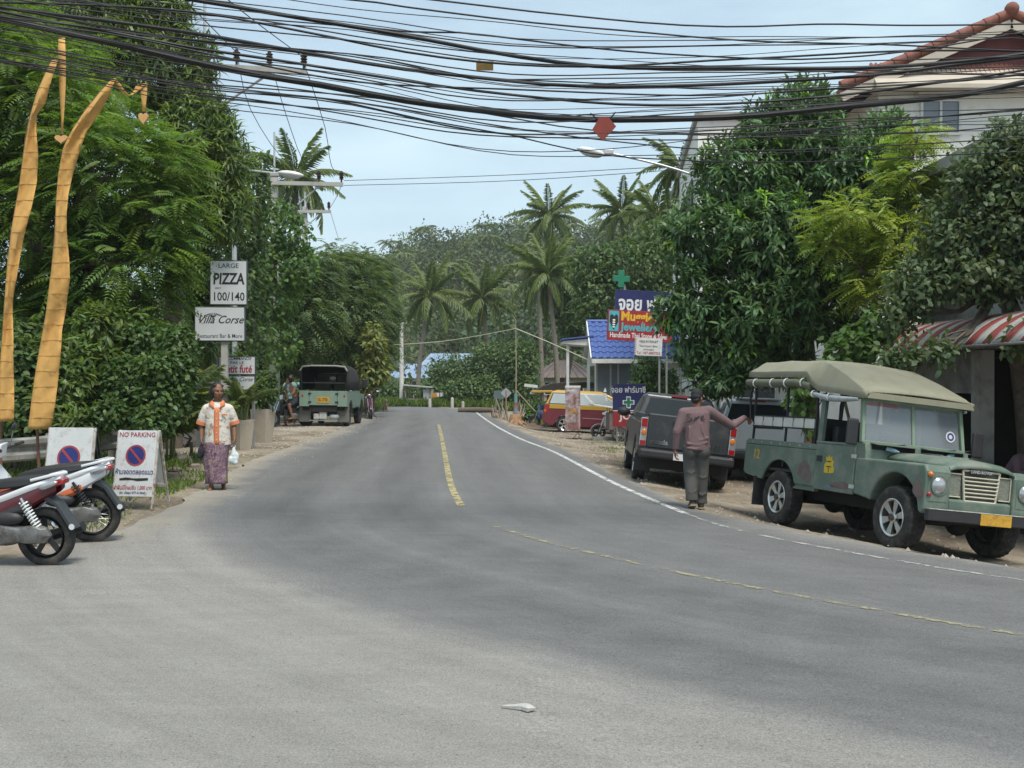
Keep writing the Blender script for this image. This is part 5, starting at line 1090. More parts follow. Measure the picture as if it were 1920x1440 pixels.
# --- string pole with the sagging line of twine
def string_pole():
    Y = 51; t = thing('bamboo_flag_pole', 'thin upright bamboo pole with coloured wrapping near the far right verge', 'pole', G((967 - 960) * Y / F, Y)); o = Vector(t.location); z = lambda py: P(0, py, Y).z - o.z
    bm = pmat('dry_bamboo', (.36, .30, .20), .7, 0, .15, 6)
    MB().tube([(0, 0, -.1), (.02, 0, z(690)), (.0, 0, z(600)), (-.2, 0, z(588))], [.035, .03, .018, .008], 6).build('pole', bm, t)
    for a, b, c in ((785, 762, (.25, .25, .33)), (762, 755, (.35, .10, .10)), (755, 738, (.16, .32, .30))): MB().tube([(0, 0, z(a)), (0, 0, z(b) - .005)], .085, 10).build('wrapping', pmat('wrap_%d' % a, c, .7), t)
    MB().tube([(.03, 0, z(733)), (.9, .1, z(772))], .03, 6).build('leaning_brace', bm, t)
    tw = pmat('pale_twine', (.62, .60, .42), .8)
    tag(MB().tube(smoothline([P(690, 650, 56), P(750, 646, 55), P(830, 640, 54), P(900, 629, 52.5), P(966, 616, 51)], 1), .018, 5).build('twine', tw, None), 'pale twine sagging from the bamboo pole towards the left trees', 'twine', 'lengths of twine'); tag(MB().tube(smoothline([P(967, 616, 51), P(1030, 642, 50), P(1103, 675, 48.9)], 1), .018, 5).build('twine', tw, None), 'pale twine running from the bamboo pole down to the pharmacy', 'twine', 'lengths of twine')
string_pole()
# --- crash barrier, rocks, planters, driftwood, litter
def barrier():
    t = thing('crash_barrier', 'weathered steel crash barrier with a curled end half buried in the left shrubs', 'crash barrier', G(-6.4, 15.6)); o = Vector(t.location); m = pmat('old_galvanised', (.33, .32, .29), .7, .25, .2, 5, .3, 30, dirt=((.16, .13, .10), .5, 4))
    prof = [(.0, -.16), (.04, -.13), (.04, -.07), (-.03, -.02), (-.03, .02), (.04, .07), (.04, .13), (0, .16)]
    path = [(-6.62, 14.9), (-6.30, 15.2), (-6.0, 16.2), (-5.85, 17.3), (-5.9, 18.6), (-6.1, 20)]; path = [(a - .25, b) for a, b in path]; q = smoothline([(x, y, 0) for x, y in path], .2); rows = []
    q = [Vector((-6.95, 15.25, 0)), Vector((-7.0, 15.0, 0))] + q
    for i, p in enumerate(q):
        d = (q[min(i + 1, len(q) - 1)] - q[max(i - 1, 0)]).normalized(); n = Vector((d.y, -d.x, 0)); zc = gz(p.x, p.y) + .62
        rows.append([p + n * a + Vector((0, 0, zc + b)) - o for a, b in prof])
    b = MB().loft(rows, cap=False, closed=False).build('beam', m, t, smooth=40); s = b.modifiers.new('thickness', 'SOLIDIFY'); s.thickness = .006
    for x, y in ((-6.42, 15.6), (-6.2, 17.4), (-6.3, 19.2)): MB().box(x - o.x - .06, x - o.x + .06, y - o.y - .05, y - o.y + .05, gz(x, y) - o.z - .1, gz(x, y) - o.z + .8).build('post', m, t)
barrier()
M_ROCK = pmat('rock', (.22, .19, .165), .95, 0, .25, 6, .9, 14)
def rock(label, px, py, r, seed, flat=.7):
    g = GP(px, py); rg = np.random.default_rng(seed); mb = MB().ell((0, 0, 0), 1, 12, 8); ph = rg.uniform(0, 6, 6)
    mb.v = [tuple(Vector(v) * (1 + .16 * math.sin(3 * v[0] + ph[0]) + .13 * math.sin(4 * v[1] + ph[1]) + .1 * math.sin(5 * v[2] + ph[2] + 2 * v[0]))) for v in mb.v]; mb.v = [(v[0] * r, v[1] * r * .85, v[2] * r * flat) for v in mb.v]
    tag(mb.build('rock', M_ROCK, None, smooth=35, loc=g + Vector((0, 0, r * flat * .55)), rot=(0, 0, seed)), label, 'rock', 'rocks on the verge')
rock('brown rock behind the black mirror, below the orange banner', 108, 895, .17, 1); rock('rock just left of the brown one, under the banner', 84, 900, .13, 2); rock('largest grey rock left of the walking woman', 345, 872, .17, 3); rock('smaller rock right of the no-parking board, at the grass', 330, 885, .12, 4, .5); rock('low rock nearest to the walking woman', 366, 878, .12, 5, .5); rock('dark rock at the foot of the yellow shrub', 352, 838, .2, 6)
M_POT = pmat('planter', (.44, .38, .30), .85, 0, .08, 3, .2, 40, dirt=((.3, .25, .19), .4, 3)); M_SOIL = pmat('soil', (.06, .045, .03), .95)
def planter(label, c, h, w, plabel, kind, seed):
    t = thing('planter', label, 'planter', c, R(seed * 17), 'tapered planters'); a, b = w * .36, w * .5; mb = MB(); L = []
    for q, z in ((a, -.02), (b, h), (b - .035, h), (b - .05, h - .08)): L.append([(-q, -q, z), (q, -q, z), (q, q, z), (-q, q, z)])
    mb.loft(L, cap=False).add(L[0], [(3, 2, 1, 0)]); mb.build('pot', M_POT, t, bevel=.008); MB().box(-b + .05, b - .05, -b + .05, b - .05, h - .1, h - .06).build('soil', M_SOIL, t)
    p = Vector(c) + Vector((0, 0, h - .07))
    if kind == 'palm': areca('potted_palm', plabel, p, 16, .95, seed, 'plant', 62, 'plants in the planters')
    else: tree('potted_shrub', plabel, 'plant', p, [(p + Vector((0, 0, .5)), (.38, .38, .35)), (p + Vector((.1, 0, .8)), (.25, .25, .25))], p + Vector((0, 0, .3)), .025, st_hedge(900, .13, .06), M_HEDGE, seed, 'plants in the planters')
planter('tan tapered planter behind the woman on the left', GP(366, 826), .72, .5, 'bushy green shrub in the left tan planter', 'shrub', 71); planter('tan tapered planter hidden behind the woman on the right', GP(452, 843), .66, .42, 'arching palm in the planter right behind the woman', 'palm', 72); planter('tall tan tapered planter standing clear by the parked motorbike', GP(493, 829), .82, .46, 'sparse twiggy shrub in the clear-standing planter', 'shrub', 73)
def driftwood():
    t = thing('driftwood_heap', 'upright heap of grey driftwood sticks and roots beside the diamond sign', 'driftwood', G(-.15, 52)); rg = random.Random(4); m = pmat('driftwood', (.27, .22, .17), .95, 0, .3, 7, .6, 30)
    for i in range(26):
        x = rg.uniform(-.7, .55); h = rg.uniform(.4, 1.15) * (1.15 - abs(x) * .5); l = rg.uniform(-.3, .3)
        MB().tube([(x, rg.uniform(-.3, .3), -.05), (x + l * .5 + rg.uniform(-.1, .1), rg.uniform(-.2, .2), h * .55), (x + l, rg.uniform(-.2, .2), h)], [rg.uniform(.04, .08), .04, .015], 6).build('stick', m, t, smooth=50)
    t = thing('fallen_log', 'brown log lying on the verge at the far bend', 'log', G(-1.9, 60)); MB().tube([(-1.0, 0, .14), (0, .05, .16), (1.0, 0, .14)], [.14, .15, .13], 9).build('trunk', BARK, t, smooth=50); MB().lathe([(.001, 0), (.135, 0), (.135, .01), (.001, .01)], (1.0, 0, .14), (1, 0, 0), 9).build('cut_end', pmat('cut_wood', (.5, .42, .28), .8), t)
    t = thing('earth_bank', 'low bank of stacked planks and earth behind the taxi van', 'planks', G(1.4, 49.5)); 
    for k in range(5): MB().bar((-.9 + .1 * k, .1 * k - .2, .06 + .055 * (k % 3)), (1.1 + .15 * k, .15 * k - .1, .05 + .06 * (k % 3)), .16, .05).build('plank', pmat('plank_%d' % (k % 2), (.30, .17, .11) if k % 2 else (.27, .23, .18), .9, 0, .2, 6), t)
    t = thing('tree_stump', 'cut stump on short roots at the road edge beside the bamboo pole', 'stump', G(.15, 48.5)); MB().lathe([(.36, -.05), (.28, .12), (.26, .3), (.2, .42), (.001, .42)], (0, 0, 0), (0, 0, 1), 11).build('bole', pmat('stump_wood', (.34, .20, .11), .9, 0, .3, 6, .7, 20), t, smooth=40)
    for a in (.3, 1.7, 2.9, 4.2, 5.3): MB().tube([(math.cos(a) * .2, math.sin(a) * .2, .12), (math.cos(a) * .5, math.sin(a) * .5, -.03)], [.09, .04], 6).build('root', pmat('stump_wood', (0, 0, 0)), t)
    for i, (px, py) in enumerate(((633, 793), (847, 768), (631, 772))): pass
    Y = 70
    for i, (px, h, lab) in enumerate(((848, .65, 'short white kerb post right of the hanging laundry'), (806, .55, 'short pale kerb post beside the little stall'), (868, .4, 'lowest pale kerb post in the grass at the bend'))):
        tag(MB().lathe([(.1, -.05), (.09, h * .9), (.05, h), (.001, h)], (0, 0, 0), (0, 0, 1), 8).build('kerb_post', M_POLE, None, smooth=40, loc=G((px - 960) * Y / F, Y)), lab, 'post', 'kerb posts at the bend')
    t = thing('washing_line', 'line of white laundry hung low at the far bend', 'laundry', G(-4.1, 73.5)); MB().tube([(-1.3, 0, 1.0), (0, 0, .86), (1.3, 0, 1.0)], .012, 5).build('line', M_CABLE, t)
    for x in (-1.3, 1.3): MB().tube([(x, 0, -.1), (x, 0, 1.05)], .03, 6).build('post', M_POLE, t)
    for k in range(6): MB().box(-.95 + k * .32, -.68 + k * .32, -.012, .012, .62 + .03 * (k % 2), .93 - .03 * math.cos(k)).build('cloth', M_WINK, t)
driftwood()
def litter():
    g = GP(972, 1337); rg = np.random.default_rng(3); mb = MB(); pts = [(-.13, .02), (-.05, .045), (.03, .03), (.075, .045), (.12, .0), (.07, -.05), (.02, -.012), (-.06, .0)]; n = len(pts)
    top = [(x, y, .018 + .022 * rg.random()) for x, y in pts]; bot = [(x * .96, y * .96, .004) for x, y in pts]; mb.v = top + bot + [(0.05, -.002, .05), (-.05, .02, .03)]
    for i in range(n): mb.f.append((i, (i + 1) % n, n + (i + 1) % n, n + i)); mb.f.append((i, (i + 1) % n, 2 * n + (0 if 2 <= i <= 6 else 1)))
    mb.f.append((2, 2 * n, 2 * n + 1)); mb.f.append((7, 2 * n + 1, 2 * n)); mb.f.append(tuple(range(2 * n - 1, n - 1, -1))); mb.v = [(a * .8, b * .8, c * .8) for a, b, c in mb.v]
    tag(mb.build('crushed_paper', pmat('litter_paper', (.42, .41, .38), .8, 0, .15, 30, .4, 60), None, loc=g + Vector((0, 0, .014)), rot=(0, 0, R(-10))), 'crushed scrap of pale paper lying on the road in the foreground', 'litter')
    t = thing('roadside_slab', 'grey concrete kerb slab lying in front of the food cart', 'slab', GP(1139, 826)); MB().box(-.55, .55, -.2, .2, -.02, .14).build('slab', M_CONC, t, bevel=.02); MB().box(.56, .8, -.15, .2, -.02, .12).build('broken_end', M_CONC, t, bevel=.02)
    def pebbles(n, x0, x1, y0, y1, r0, r1, cond, name, label, mat, seed):
        rg = random.Random(seed); mb = MB()
        for _ in range(n):
            x, y = rg.uniform(x0, x1), rg.uniform(y0, y1)
            if not cond(x, y): continue
            r = rg.uniform(r0, r1); c = G(x, y, r * .3); vs = [c + Vector((r * math.cos(a) * rg.uniform(.7, 1.3), r * math.sin(a) * rg.uniform(.7, 1.3), -r * .4)) for a in (0, 1.3, 2.5, 3.8, 5)]
            mb.add(vs + [c + Vector((rg.uniform(-.3, .3) * r, 0, r * .6))], [(i, (i + 1) % 5, 5) for i in range(5)])
        tag(mb.build(name, mat, None), label, 'gravel', kind='stuff')
    pebbles(2600, 1.2, 9, 11.5, 48, .012, .05, lambda x, y: x > redge(y) + .05, 'shoulder_gravel', 'loose gravel on the dirt shoulder under the parked vehicles', pmat('gravel', (.34, .30, .25), .9, 0, .3, 3), 8)
    pebbles(1500, -8, -4.2, 12, 40, .01, .04, lambda x, y: x < -4.7, 'verge_gravel', 'loose gravel on the sandy verge to the left', MATS['gravel'], 9)
    rng = np.random.default_rng(12); fo = Foliage(); n = 1500; x = rng.uniform(-7.5, -3.9, n); y = rng.uniform(11.5, 24, n); k = np.array([not in_poly(a, b, LEFT_EDGE + [(30, 60), (30, -5)]) or random.random() < .05 for a, b in zip(x, y)])
    x, y = x[k], y[k]; p = np.stack([x, y, [gz(a, b) + .022 for a, b in zip(x, y)]], 1); D = rdir(len(p), rng) * np.array([1, 1, .1]); fo.leaves(p, D, np.tile([0, 0, 1.0], (len(p), 1)) + rng.normal(0, .2, (len(p), 3)), rng.uniform(.03, .08, len(p)), .03, tones(len(p), .8, 2, .3, rng) * np.array([2.2, 1.5, 1]), 0, .1)
    tag(fo.build('fallen_leaves', M_ROW, None), 'fallen dry leaves scattered on the left verge', 'leaves', kind='stuff')
litter()

# ------------------------------------------------------------------ vehicles (local +X forward, +Y left)
M_TYRE = pmat('tyre_rubber', (.022, .021, .02), .85, 0, .25, 10, .3, 60, dirt=((.10, .09, .075), .45, 6))
M_ALLOY = pmat('alloy', (.60, .60, .58), .28, .9, .1, 10); M_CHROME = pmat('chrome', (.65, .65, .65), .12, 1.0, .05, 10)
M_PLAST = pmat('black_plastic', (.025, .025, .027), .55, 0, .2, 8); M_UNDER = pmat('underbody', (.015, .014, .013), .9)
M_LRED = pmat('lamp_red', (.30, .012, .015), .15, coat=.6); M_LORG = pmat('lamp_orange', (.6, .17, .02), .2, coat=.6); M_LCLR = pmat('lamp_clear', (.42, .43, .44), .12, .5, .1, 20, coat=.8)
M_PLATE_Y = pmat('plate_yellow', (.55, .31, .03), .5, 0, .15, 10, dirt=((.25, .12, .05), .4, 12)); M_PLATE_W = pmat('plate_white', (.65, .65, .65), .5)
M_CARGLASS = pmat('car_glass', (.025, .03, .033), .12, 0, .1, 2, spec=.35)
def place(t, x, y, rz, wb, tr, dz=0):
    c, s = math.cos(rz), math.sin(rz); pt = lambda lx, ly: G(x + lx * c - ly * s, y + lx * s + ly * c)
    f = (pt(wb / 2, tr / 2) + pt(wb / 2, -tr / 2)) / 2; r = (pt(-wb / 2, tr / 2) + pt(-wb / 2, -tr / 2)) / 2
    l = (pt(wb / 2, tr / 2) + pt(-wb / 2, tr / 2)) / 2; q = (pt(wb / 2, -tr / 2) + pt(-wb / 2, -tr / 2)) / 2
    X = (f - r).normalized(); Yv = (l - q).normalized(); Z = X.cross(Yv).normalized(); Yv = Z.cross(X); m = Matrix((X, Yv, Z)).transposed().to_4x4(); m.translation = (f + r) / 2 + Vector((0, 0, dz)); t.matrix_world = m
def wheel(parent, x, y, r, w, rim='alloy', lugs=0, side=-1, rr=.6, n=5, rimmat=None):
    """side = +1/-1: which way the outside faces"""
    pr = [(r * rr, -w * .42), (r * .80, -w * .5), (r * .94, -w * .47), (r, -w * .34), (r, w * .34), (r * .94, w * .47), (r * .80, w * .5), (r * rr, w * .42)]
    mb = MB().lathe(pr, (0, 0, 0), (0, 1, 0), 40, closed=True)
    if lugs:
        for k in range(lugs):
            a = 2 * math.pi * k / lugs; c, s = math.cos(a), math.sin(a)
            for y0 in (-w * .30, w * .02):
                q = .5 * 2 * math.pi * r / lugs; t = Vector((-s, 0, c)); rd = Vector((c, 0, s)); o = rd * r * 1.008 + Vector((0, y0 + (.05 * w if k % 2 else 0), 0))
                mb.add([o - t * q / 2 - rd * .02, o + t * q / 2 - rd * .02, o + t * q / 2 + Vector((0, w * .27, 0)) - rd * .02, o - t * q / 2 + Vector((0, w * .27, 0)) - rd * .02, o - t * q / 2 + rd * .006, o + t * q / 2 + rd * .006, o + t * q / 2 + Vector((0, w * .27, 0)) + rd * .006, o - t * q / 2 + Vector((0, w * .27, 0)) + rd * .006],
                       [(4, 5, 6, 7), (0, 1, 5, 4), (1, 2, 6, 5), (2, 3, 7, 6), (3, 0, 4, 7)])
    ty = mb.build('tyre', M_TYRE, parent, smooth=35, loc=(x, y, r))
    R0 = r * rr; rm = rimmat or M_ALLOY; mb = MB(); sd = side
    mb.lathe([(R0 * 1.01, sd * w * .44), (R0 * .97, sd * w * .46), (R0 * .90, sd * w * .40), (R0 * .86, sd * w * .1), (R0 * .86, -sd * w * .4)], (0, 0, 0), (0, 1, 0), 36)
    if rim == 'alloy':
        for k in range(n):
            a0 = 2 * math.pi * (k + .25) / n; da = .30 if n > 5 else .33
            pin = [(R0 * .2, a0 - da * 1.6), (R0 * .92, a0 - da * .75), (R0 * .92, a0 + da * .75), (R0 * .2, a0 + da * 1.6)]
            p0 = [(q * math.cos(a), q * math.sin(a)) for q, a in pin]; ys = (sd * w * .22, sd * w * .34)
            mb.add([(X, ys[0], Z) for X, Z in p0] + [(X, ys[1] if i in (0, 3) else sd * w * .38, Z) for i, (X, Z) in enumerate(p0)], [(0, 1, 2, 3), (7, 6, 5, 4), (0, 4, 5, 1), (1, 5, 6, 2), (2, 6, 7, 3), (3, 7, 4, 0)])
        mb.lathe([(R0 * .30, sd * w * .2), (R0 * .28, sd * w * .38), (R0 * .18, sd * w * .42), (.001, sd * w * .42)], (0, 0, 0), (0, 1, 0), 20)
    elif rim == 'spoke':
        for k in range(28):
            a = 2 * math.pi * k / 28; b = a + (.5 if k % 2 else -.5); h = (w * .25 if (k // 2) % 2 else -w * .25)
            mb.tube([(R0 * .22 * math.cos(b), h, R0 * .22 * math.sin(b)), (R0 * .9 * math.cos(a), 0, R0 * .9 * math.sin(a))], .004, 4)
        mb.lathe([(.001, -w * .45), (R0 * .22, -w * .45), (R0 * .26, 0), (R0 * .22, w * .45), (.001, w * .45)], (0, 0, 0), (0, 1, 0), 16)
    elif rim == 'blade':
        for k in range(n):
            a = 2 * math.pi * k / n; c, s = math.cos(a), math.sin(a); mb.bar((R0 * .15 * c, 0, R0 * .15 * s), (R0 * .92 * math.cos(a + .22), 0, R0 * .92 * math.sin(a + .22)), .045, .03, up=(0, 1, 0))
        mb.lathe([(.001, -w * .4), (R0 * .24, -w * .4), (R0 * .24, w * .4), (.001, w * .4)], (0, 0, 0), (0, 1, 0), 16)
    elif rim == 'steel':
        mb.lathe([(R0 * .9, sd * w * .3), (R0 * .6, sd * w * .12), (R0 * .45, sd * w * .25), (R0 * .2, sd * w * .28), (.001, sd * w * .28)], (0, 0, 0), (0, 1, 0), 24)
    mb.build('rim', rm, ty, smooth=35)
    if rim in ('alloy', 'steel'): MB().lathe([(R0 * .86, -sd * w * .05), (.001, -sd * w * .05)], (0, 0, 0), (0, 1, 0), 24).build('dark_back_disc', M_UNDER, ty); MB().lathe([(.045, sd * w * .4), (.045, sd * w * .5), (.001, sd * w * .5)], (0, 0, 0), (0, 1, 0), 12).build('hub_cap', pmat('hub_brown', (.06, .04, .03), .5), ty, smooth=40)  # flat near-black disc stands in for the shade behind the spokes
    return ty
def arch(cx, cz, r, a0, a1, n=10):
    return [(cx + r * math.cos(a0 + (a1 - a0) * i / n), cz + r * math.sin(a0 + (a1 - a0) * i / n)) for i in range(n + 1)]
def facewin(parent, name, mat, A, B, C, D, u0, u1, v0, v1, off=.004, th=.008, bevel=0):
    A, B, C, D = map(Vector, (A, B, C, D)); f = lambda u, v: (A.lerp(B, u)).lerp(D.lerp(C, u), v); n = (B - A).cross(D - A).normalized()
    q = [f(u0, v0), f(u1, v0), f(u1, v1), f(u0, v1)]; lo = [p + n * off for p in q]; hi = [p + n * (off + th) for p in q]
    return MB().add(lo + hi, [(3, 2, 1, 0), (4, 5, 6, 7), (0, 1, 5, 4), (1, 2, 6, 5), (2, 3, 7, 6), (3, 0, 4, 7)]).build(name, mat, parent, bevel=bevel)
def blob_patch(parent, name, mat, plane, c, rx, rz, h0, h1, seed, n=18):
    n = 30; ph = [random.Random(seed * 9 + j).uniform(0, 6.3) for j in range(4)]; w = lambda a: 1 + .16 * math.sin(2 * a + ph[0]) + .13 * math.sin(3 * a + ph[1]) + .07 * math.sin(7 * a + ph[2]) + .04 * math.sin(12 * a + ph[3]); return MB().prism([(c[0] + rx * math.cos(2 * math.pi * k / n) * w(2 * math.pi * k / n), c[1] + rz * math.sin(2 * math.pi * k / n) * w(2 * math.pi * k / n)) for k in range(n)], h0, h1, plane).build(name, mat, parent)

# --- the green truck in the foreground
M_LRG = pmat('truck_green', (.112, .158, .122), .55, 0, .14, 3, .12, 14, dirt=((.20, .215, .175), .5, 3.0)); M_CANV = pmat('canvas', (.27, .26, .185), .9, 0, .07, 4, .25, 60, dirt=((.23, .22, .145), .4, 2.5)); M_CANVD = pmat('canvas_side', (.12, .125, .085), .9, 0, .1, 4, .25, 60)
M_PRIMER = pmat('primer', (.165, .09, .088), .8, 0, .2, 8, dirt=((.12, .15, .12), .6, 9)); M_BARE = pmat('worn_metal', (.46, .48, .45), .5, .2, .2, 10); M_CLRPL = pmat('clear_sheet', (.34, .37, .37), .25, 0, .2, 12)
def green_truck():
    t = thing('green_pickup_truck', 'old green four-wheel-drive truck with a canvas roof parked on the right', 'truck')
    fx, rx = 1.385, -1.385; W = .82
    wr = .40
    for x in (fx, rx):
        for s in (-1, 1): wheel(t, x, s * .70, .395, .25, 'alloy', 34, s, .60, 6)
    # rear tub
    for s in (-1, 1):
        y0, y1 = (s * W, s * (W - .04))
        pl = [(-2.38, 1.14), (-2.38, .68), (-1.95, .63)] + arch(rx, .46, .49, R(160), R(20), 12) + [(-.86, .63), (-.43, .63), (-.43, 1.14)]
        tub = MB().prism(pl, y0, y1).build('tub_side', M_LRG, t, bevel=.012)
        MB().box(-2.38, -.43, min(y0, y0 - s * .05) , max(y0, y0 - s * .05), 1.143, 1.225).build('tub_capping', M_LRG, t, bevel=.012)
        for k in range(7): MB().ell((-2.2 + k * .27, s * (W + .002), 1.185), (.012, .006, .012), 8, 6).build('rivet', M_BARE, t)
        MB().prism([(-.43, .63), (-.43, .56), (-1.0, .56), (-.9, .63)], s * (W - .03), s * (W - .1)).build('sill', M_LRG, t)
        # door
        d = MB().prism([(-.42, .6), (.52, .6), (.52, 1.24), (-.42, 1.24)], s * (W + .006), s * (W - .035)).build('door', M_LRG, t, bevel=.012)
        MB().box(-.42, .52, s * (W + .012) if s < 0 else W - .04, s * (W - .04) if s < 0 else W + .012, 1.243, 1.275).build('door_top', M_LRG, d, bevel=.006)
        MB().box(-.36, -.24, min(s * (W + .007), s * (W + .022)), max(s * (W + .007), s * (W + .022)), .99, 1.07).build('handle', M_PLAST, d)
        for z in (.68, 1.08): MB().box(.46, .56, min(s * (W + .007), s * (W + .02)), max(s * (W + .007), s * (W + .02)), z, z + .05).build('hinge', M_BARE, d)
        MB().bar((-.37, s * (W - .03), 1.27), (-.37, s * (W - .05), 1.95), .1, .05, up=(0, 1, 0)).build('door_post', M_LRG, t)
        # front wing
        pl = [(.53, 1.1), (.53, .62), (.84, .58)] + arch(fx, .46, .50, R(168), R(8), 12) + [(1.93, .5), (2.0, .56), (2.0, 1.02), (1.95, 1.1)]
        w = MB().prism(pl, s * W, s * .46).build('front_wing', M_LRG, t, bevel=.045, seg=3)
        MB().box(1.999, 2.006, min(s * .5, s * .79), max(s * .5, s * .79), .66, .99).build('lamp_panel', M_LRG, w, bevel=.003)
        MB().lathe([(.001, .055), (.05, .05), (.085, .03), (.098, .012), (.104, .01), (.104, 0)], (2.005, s * .635, .86), (1, 0, 0), 24).build('headlight', M_LCLR, w, smooth=60)
        MB().lathe([(.104, .0), (.120, .0), (.120, .018), (.104, .016)], (2.004, s * .635, .86), (1, 0, 0), 24, closed=True).build('headlight_ring', M_LRG, w)
        MB().lathe([(.001, .04), (.025, .036), (.036, .01), (.036, 0)], (2.005, s * .77, .985), (1, 0, 0), 14).build('indicator', M_LORG, w, smooth=60); MB().lathe([(.001, .03), (.02, .026), (.03, .008), (.03, 0)], (2.005, s * .77, .745), (1, 0, 0), 14).build('side_lamp', M_LRED, w, smooth=60)
        # big door mirrors
        m = MB().tube([(.52, s * (W + .0), 1.30), (.66, s * (W + .16), 1.36)], .012, 6).build('mirror_arm', M_PLAST, t); MB().box(.62, .67, min(s * (W + .08), s * (W + .25)), max(s * (W + .08), s * (W + .25)), 1.25, 1.60).build('mirror', M_PLAST, m, bevel=.03)
        MB().box(rx - .62, rx - .595, min(s * .52, s * .86), max(s * .52, s * .86), .22, .66).build('mud_flap', M_PLAST, t)
    # bodywork across
    MB().box(-2.38, -.44, -W + .042, W - .042, .78, .82).build('load_floor', M_BLACK, t); tg = MB().box(-2.42, -2.383, -W, W, .7, 1.2).build('tailgate', M_LRG, t, bevel=.01)
    MB().box(-.44, -.40, -W + .042, W - .042, .8, 1.25).build('bulkhead', M_LRG, t)
    MB().box(.45, .6, -W + .05, W - .05, .62, 1.085).build('firewall', M_LRG, t)
    MB().prism([(.42, 1.09), (.73, 1.09), (.72, 1.2), (.70, 1.295), (.42, 1.295)], -W + .012, W - .012).build('scuttle', M_LRG, t, bevel=.012)
    for s in (-1, 1):
        v = MB().box(.69, .7215, min(s * .05, s * .71), max(s * .05, s * .71), 1.222, 1.286).build('vent_shade_box', M_UNDER, t)  # solid near-black box, the slot's shade put into its colour
        MB().prism([(.69, 1.297), (.84, 1.285), (.84, 1.294), (.69, 1.308)], s * .05, s * .73).build('vent_flap', M_LRG, t)
        MB().lathe([(.03, 0), (.03, .12), (.014, .15), (.014, .17), (.001, .17)], (.75, s * .52, 1.25), (0.2, s * -.5, -.1), 10, cap=True).build('bottle', pmat('bottle_plastic', (.25, .38, .45), .2), t, smooth=50)
    # bonnet
    rows = []
    for x, zc, ze in ((.66, 1.215, 1.15), (1.0, 1.225, 1.14), (1.5, 1.215, 1.125), (1.85, 1.185, 1.11), (1.96, 1.15, 1.09), (1.985, 1.10, 1.06)):
        rows.append([(x, -.475, ze - .03), (x, -.47, ze), (x, -.38, zc - .02), (x, -.2, zc), (x, 0, zc + .008), (x, .2, zc), (x, .38, zc - .02), (x, .47, ze), (x, .475, ze - .03)])
    b = MB().loft(rows, cap=False, closed=False).build('bonnet', M_LRG, t, smooth=50); so = b.modifiers.new('thickness', 'SOLIDIFY'); so.thickness = .02; so.offset = -1
    blob_patch(t, 'worn_patch', M_BARE, 'xy', (1.15, -.1), .17, .09, 1.231, 1.2345, 3); blob_patch(t, 'worn_patch', M_BARE, 'xy', (1.35, .18), .12, .08, 1.222, 1.2265, 4)
    blob_patch(t, 'worn_patch', M_BARE, 'xy', (1.2, -.66), .55, .05, 1.1, 1.1025, 5); blob_patch(t, 'worn_patch', M_BARE, 'xy', (1.4, .66), .4, .06, 1.1, 1.1025, 6)
    # nose
    MB().box(1.84, 1.9, -.46, .46, .6, 1.09).build('radiator_panel', M_UNDER, t)
    MB().prism([(1.86, .52), (1.975, .55), (1.985, .70), (1.90, .72), (1.86, .72)], -.455, .455).build('nose_apron', M_LRG, t, bevel=.02)
    gr = MB()
    for y in (-.27, .27): gr.tube([(1.955, y, 1.07), (1.965, y * .84, .70)], .014, 6)
    gr.tube([(1.955, -.27, 1.07), (1.955, .27, 1.07)], .014, 6).tube([(1.965, -.227, .70), (1.965, .227, .70)], .014, 6); g = gr.build('grille_frame', pmat('grille_cream', (.50, .47, .36), .6, .1, .12, 10), t, smooth=50)
    for k in range(6):
        z = .755 + k * .047; h = .227 + (.27 - .227) * (z - .7) / .37; MB().tube([(1.966, -h, z), (1.966, h, z)], .011, 6).build('grille_bar', MATS['grille_cream'], g, smooth=50)
    MB().box(1.905, 1.93, -.27, .27, .72, 1.06).build('grille_mesh', pmat('grille_mesh', (.12, .12, .10), .7, .3, .5, 90), t)
    for s in (-1, 1):
        MB().box(1.905, 1.94, min(s * .28, s * .45), max(s * .28, s * .45), .74, 1.02).build('side_mesh', pmat('grille_mesh_grey', (.20, .21, .17), .7, .3, .6, 90), t)
        q = MB(); [q.tube([(1.95, s * a, b), (1.95, s * c, d)], .008, 5) for a, b, c, d in ((.28, .74, .45, .74), (.45, .74, .45, 1.02), (.45, 1.02, .28, 1.02))]; q.build('side_mesh_frame', MATS['grille_cream'], t)
    bd = MB().ell((1.975, -.03, 1.06), (.015, .17, .042), 16, 8).build('badge', M_PLAST, t, smooth=60); text('badge_lettering', 'LAND-ROVER', .05, M_BARE, bd, (1.992, -.18, 1.045), (R(90), 0, R(90)), .01)
    # bumper with plate
    bp = MB().box(2.07, 2.15, -.86, .86, .44, .575).build('bumper', M_PLAST, t, bevel=.01); MB().box(2.06, 2.155, -.85, .85, .5755, .582).build('bumper_worn_edge', pmat('chipped_paint', (.42, .42, .38), .7, 0, .5, 20), bp)
    pl = MB().box(2.151, 2.157, -.12, .33, .435, .572).build('number_plate', M_PLATE_Y, bp)
    for s in (-1, 1): MB().box(1.9, 2.069, min(s * .36, s * .44), max(s * .36, s * .44), .42, .56).build('chassis_horn', M_UNDER, t)
    MB().box(-2.3, 1.9, -.42, .42, .42, .6).build('chassis', M_UNDER, t)
    for x in (fx, rx): MB().tube([(x, -.66, .40), (x, .66, .40)], .06, 8).build('axle', M_UNDER, t, smooth=40); MB().ell((x, .18, .39), (.17, .15, .16)).build('differential', M_UNDER, t, smooth=50)
    MB().tube([(1.75, -.5, .40), (1.75, .55, .42)], .022, 6).build('track_rod', M_UNDER, t)
    # windscreen
    def wp(y, z): return Vector((.60 - (z - 1.295) * .16, y, z))
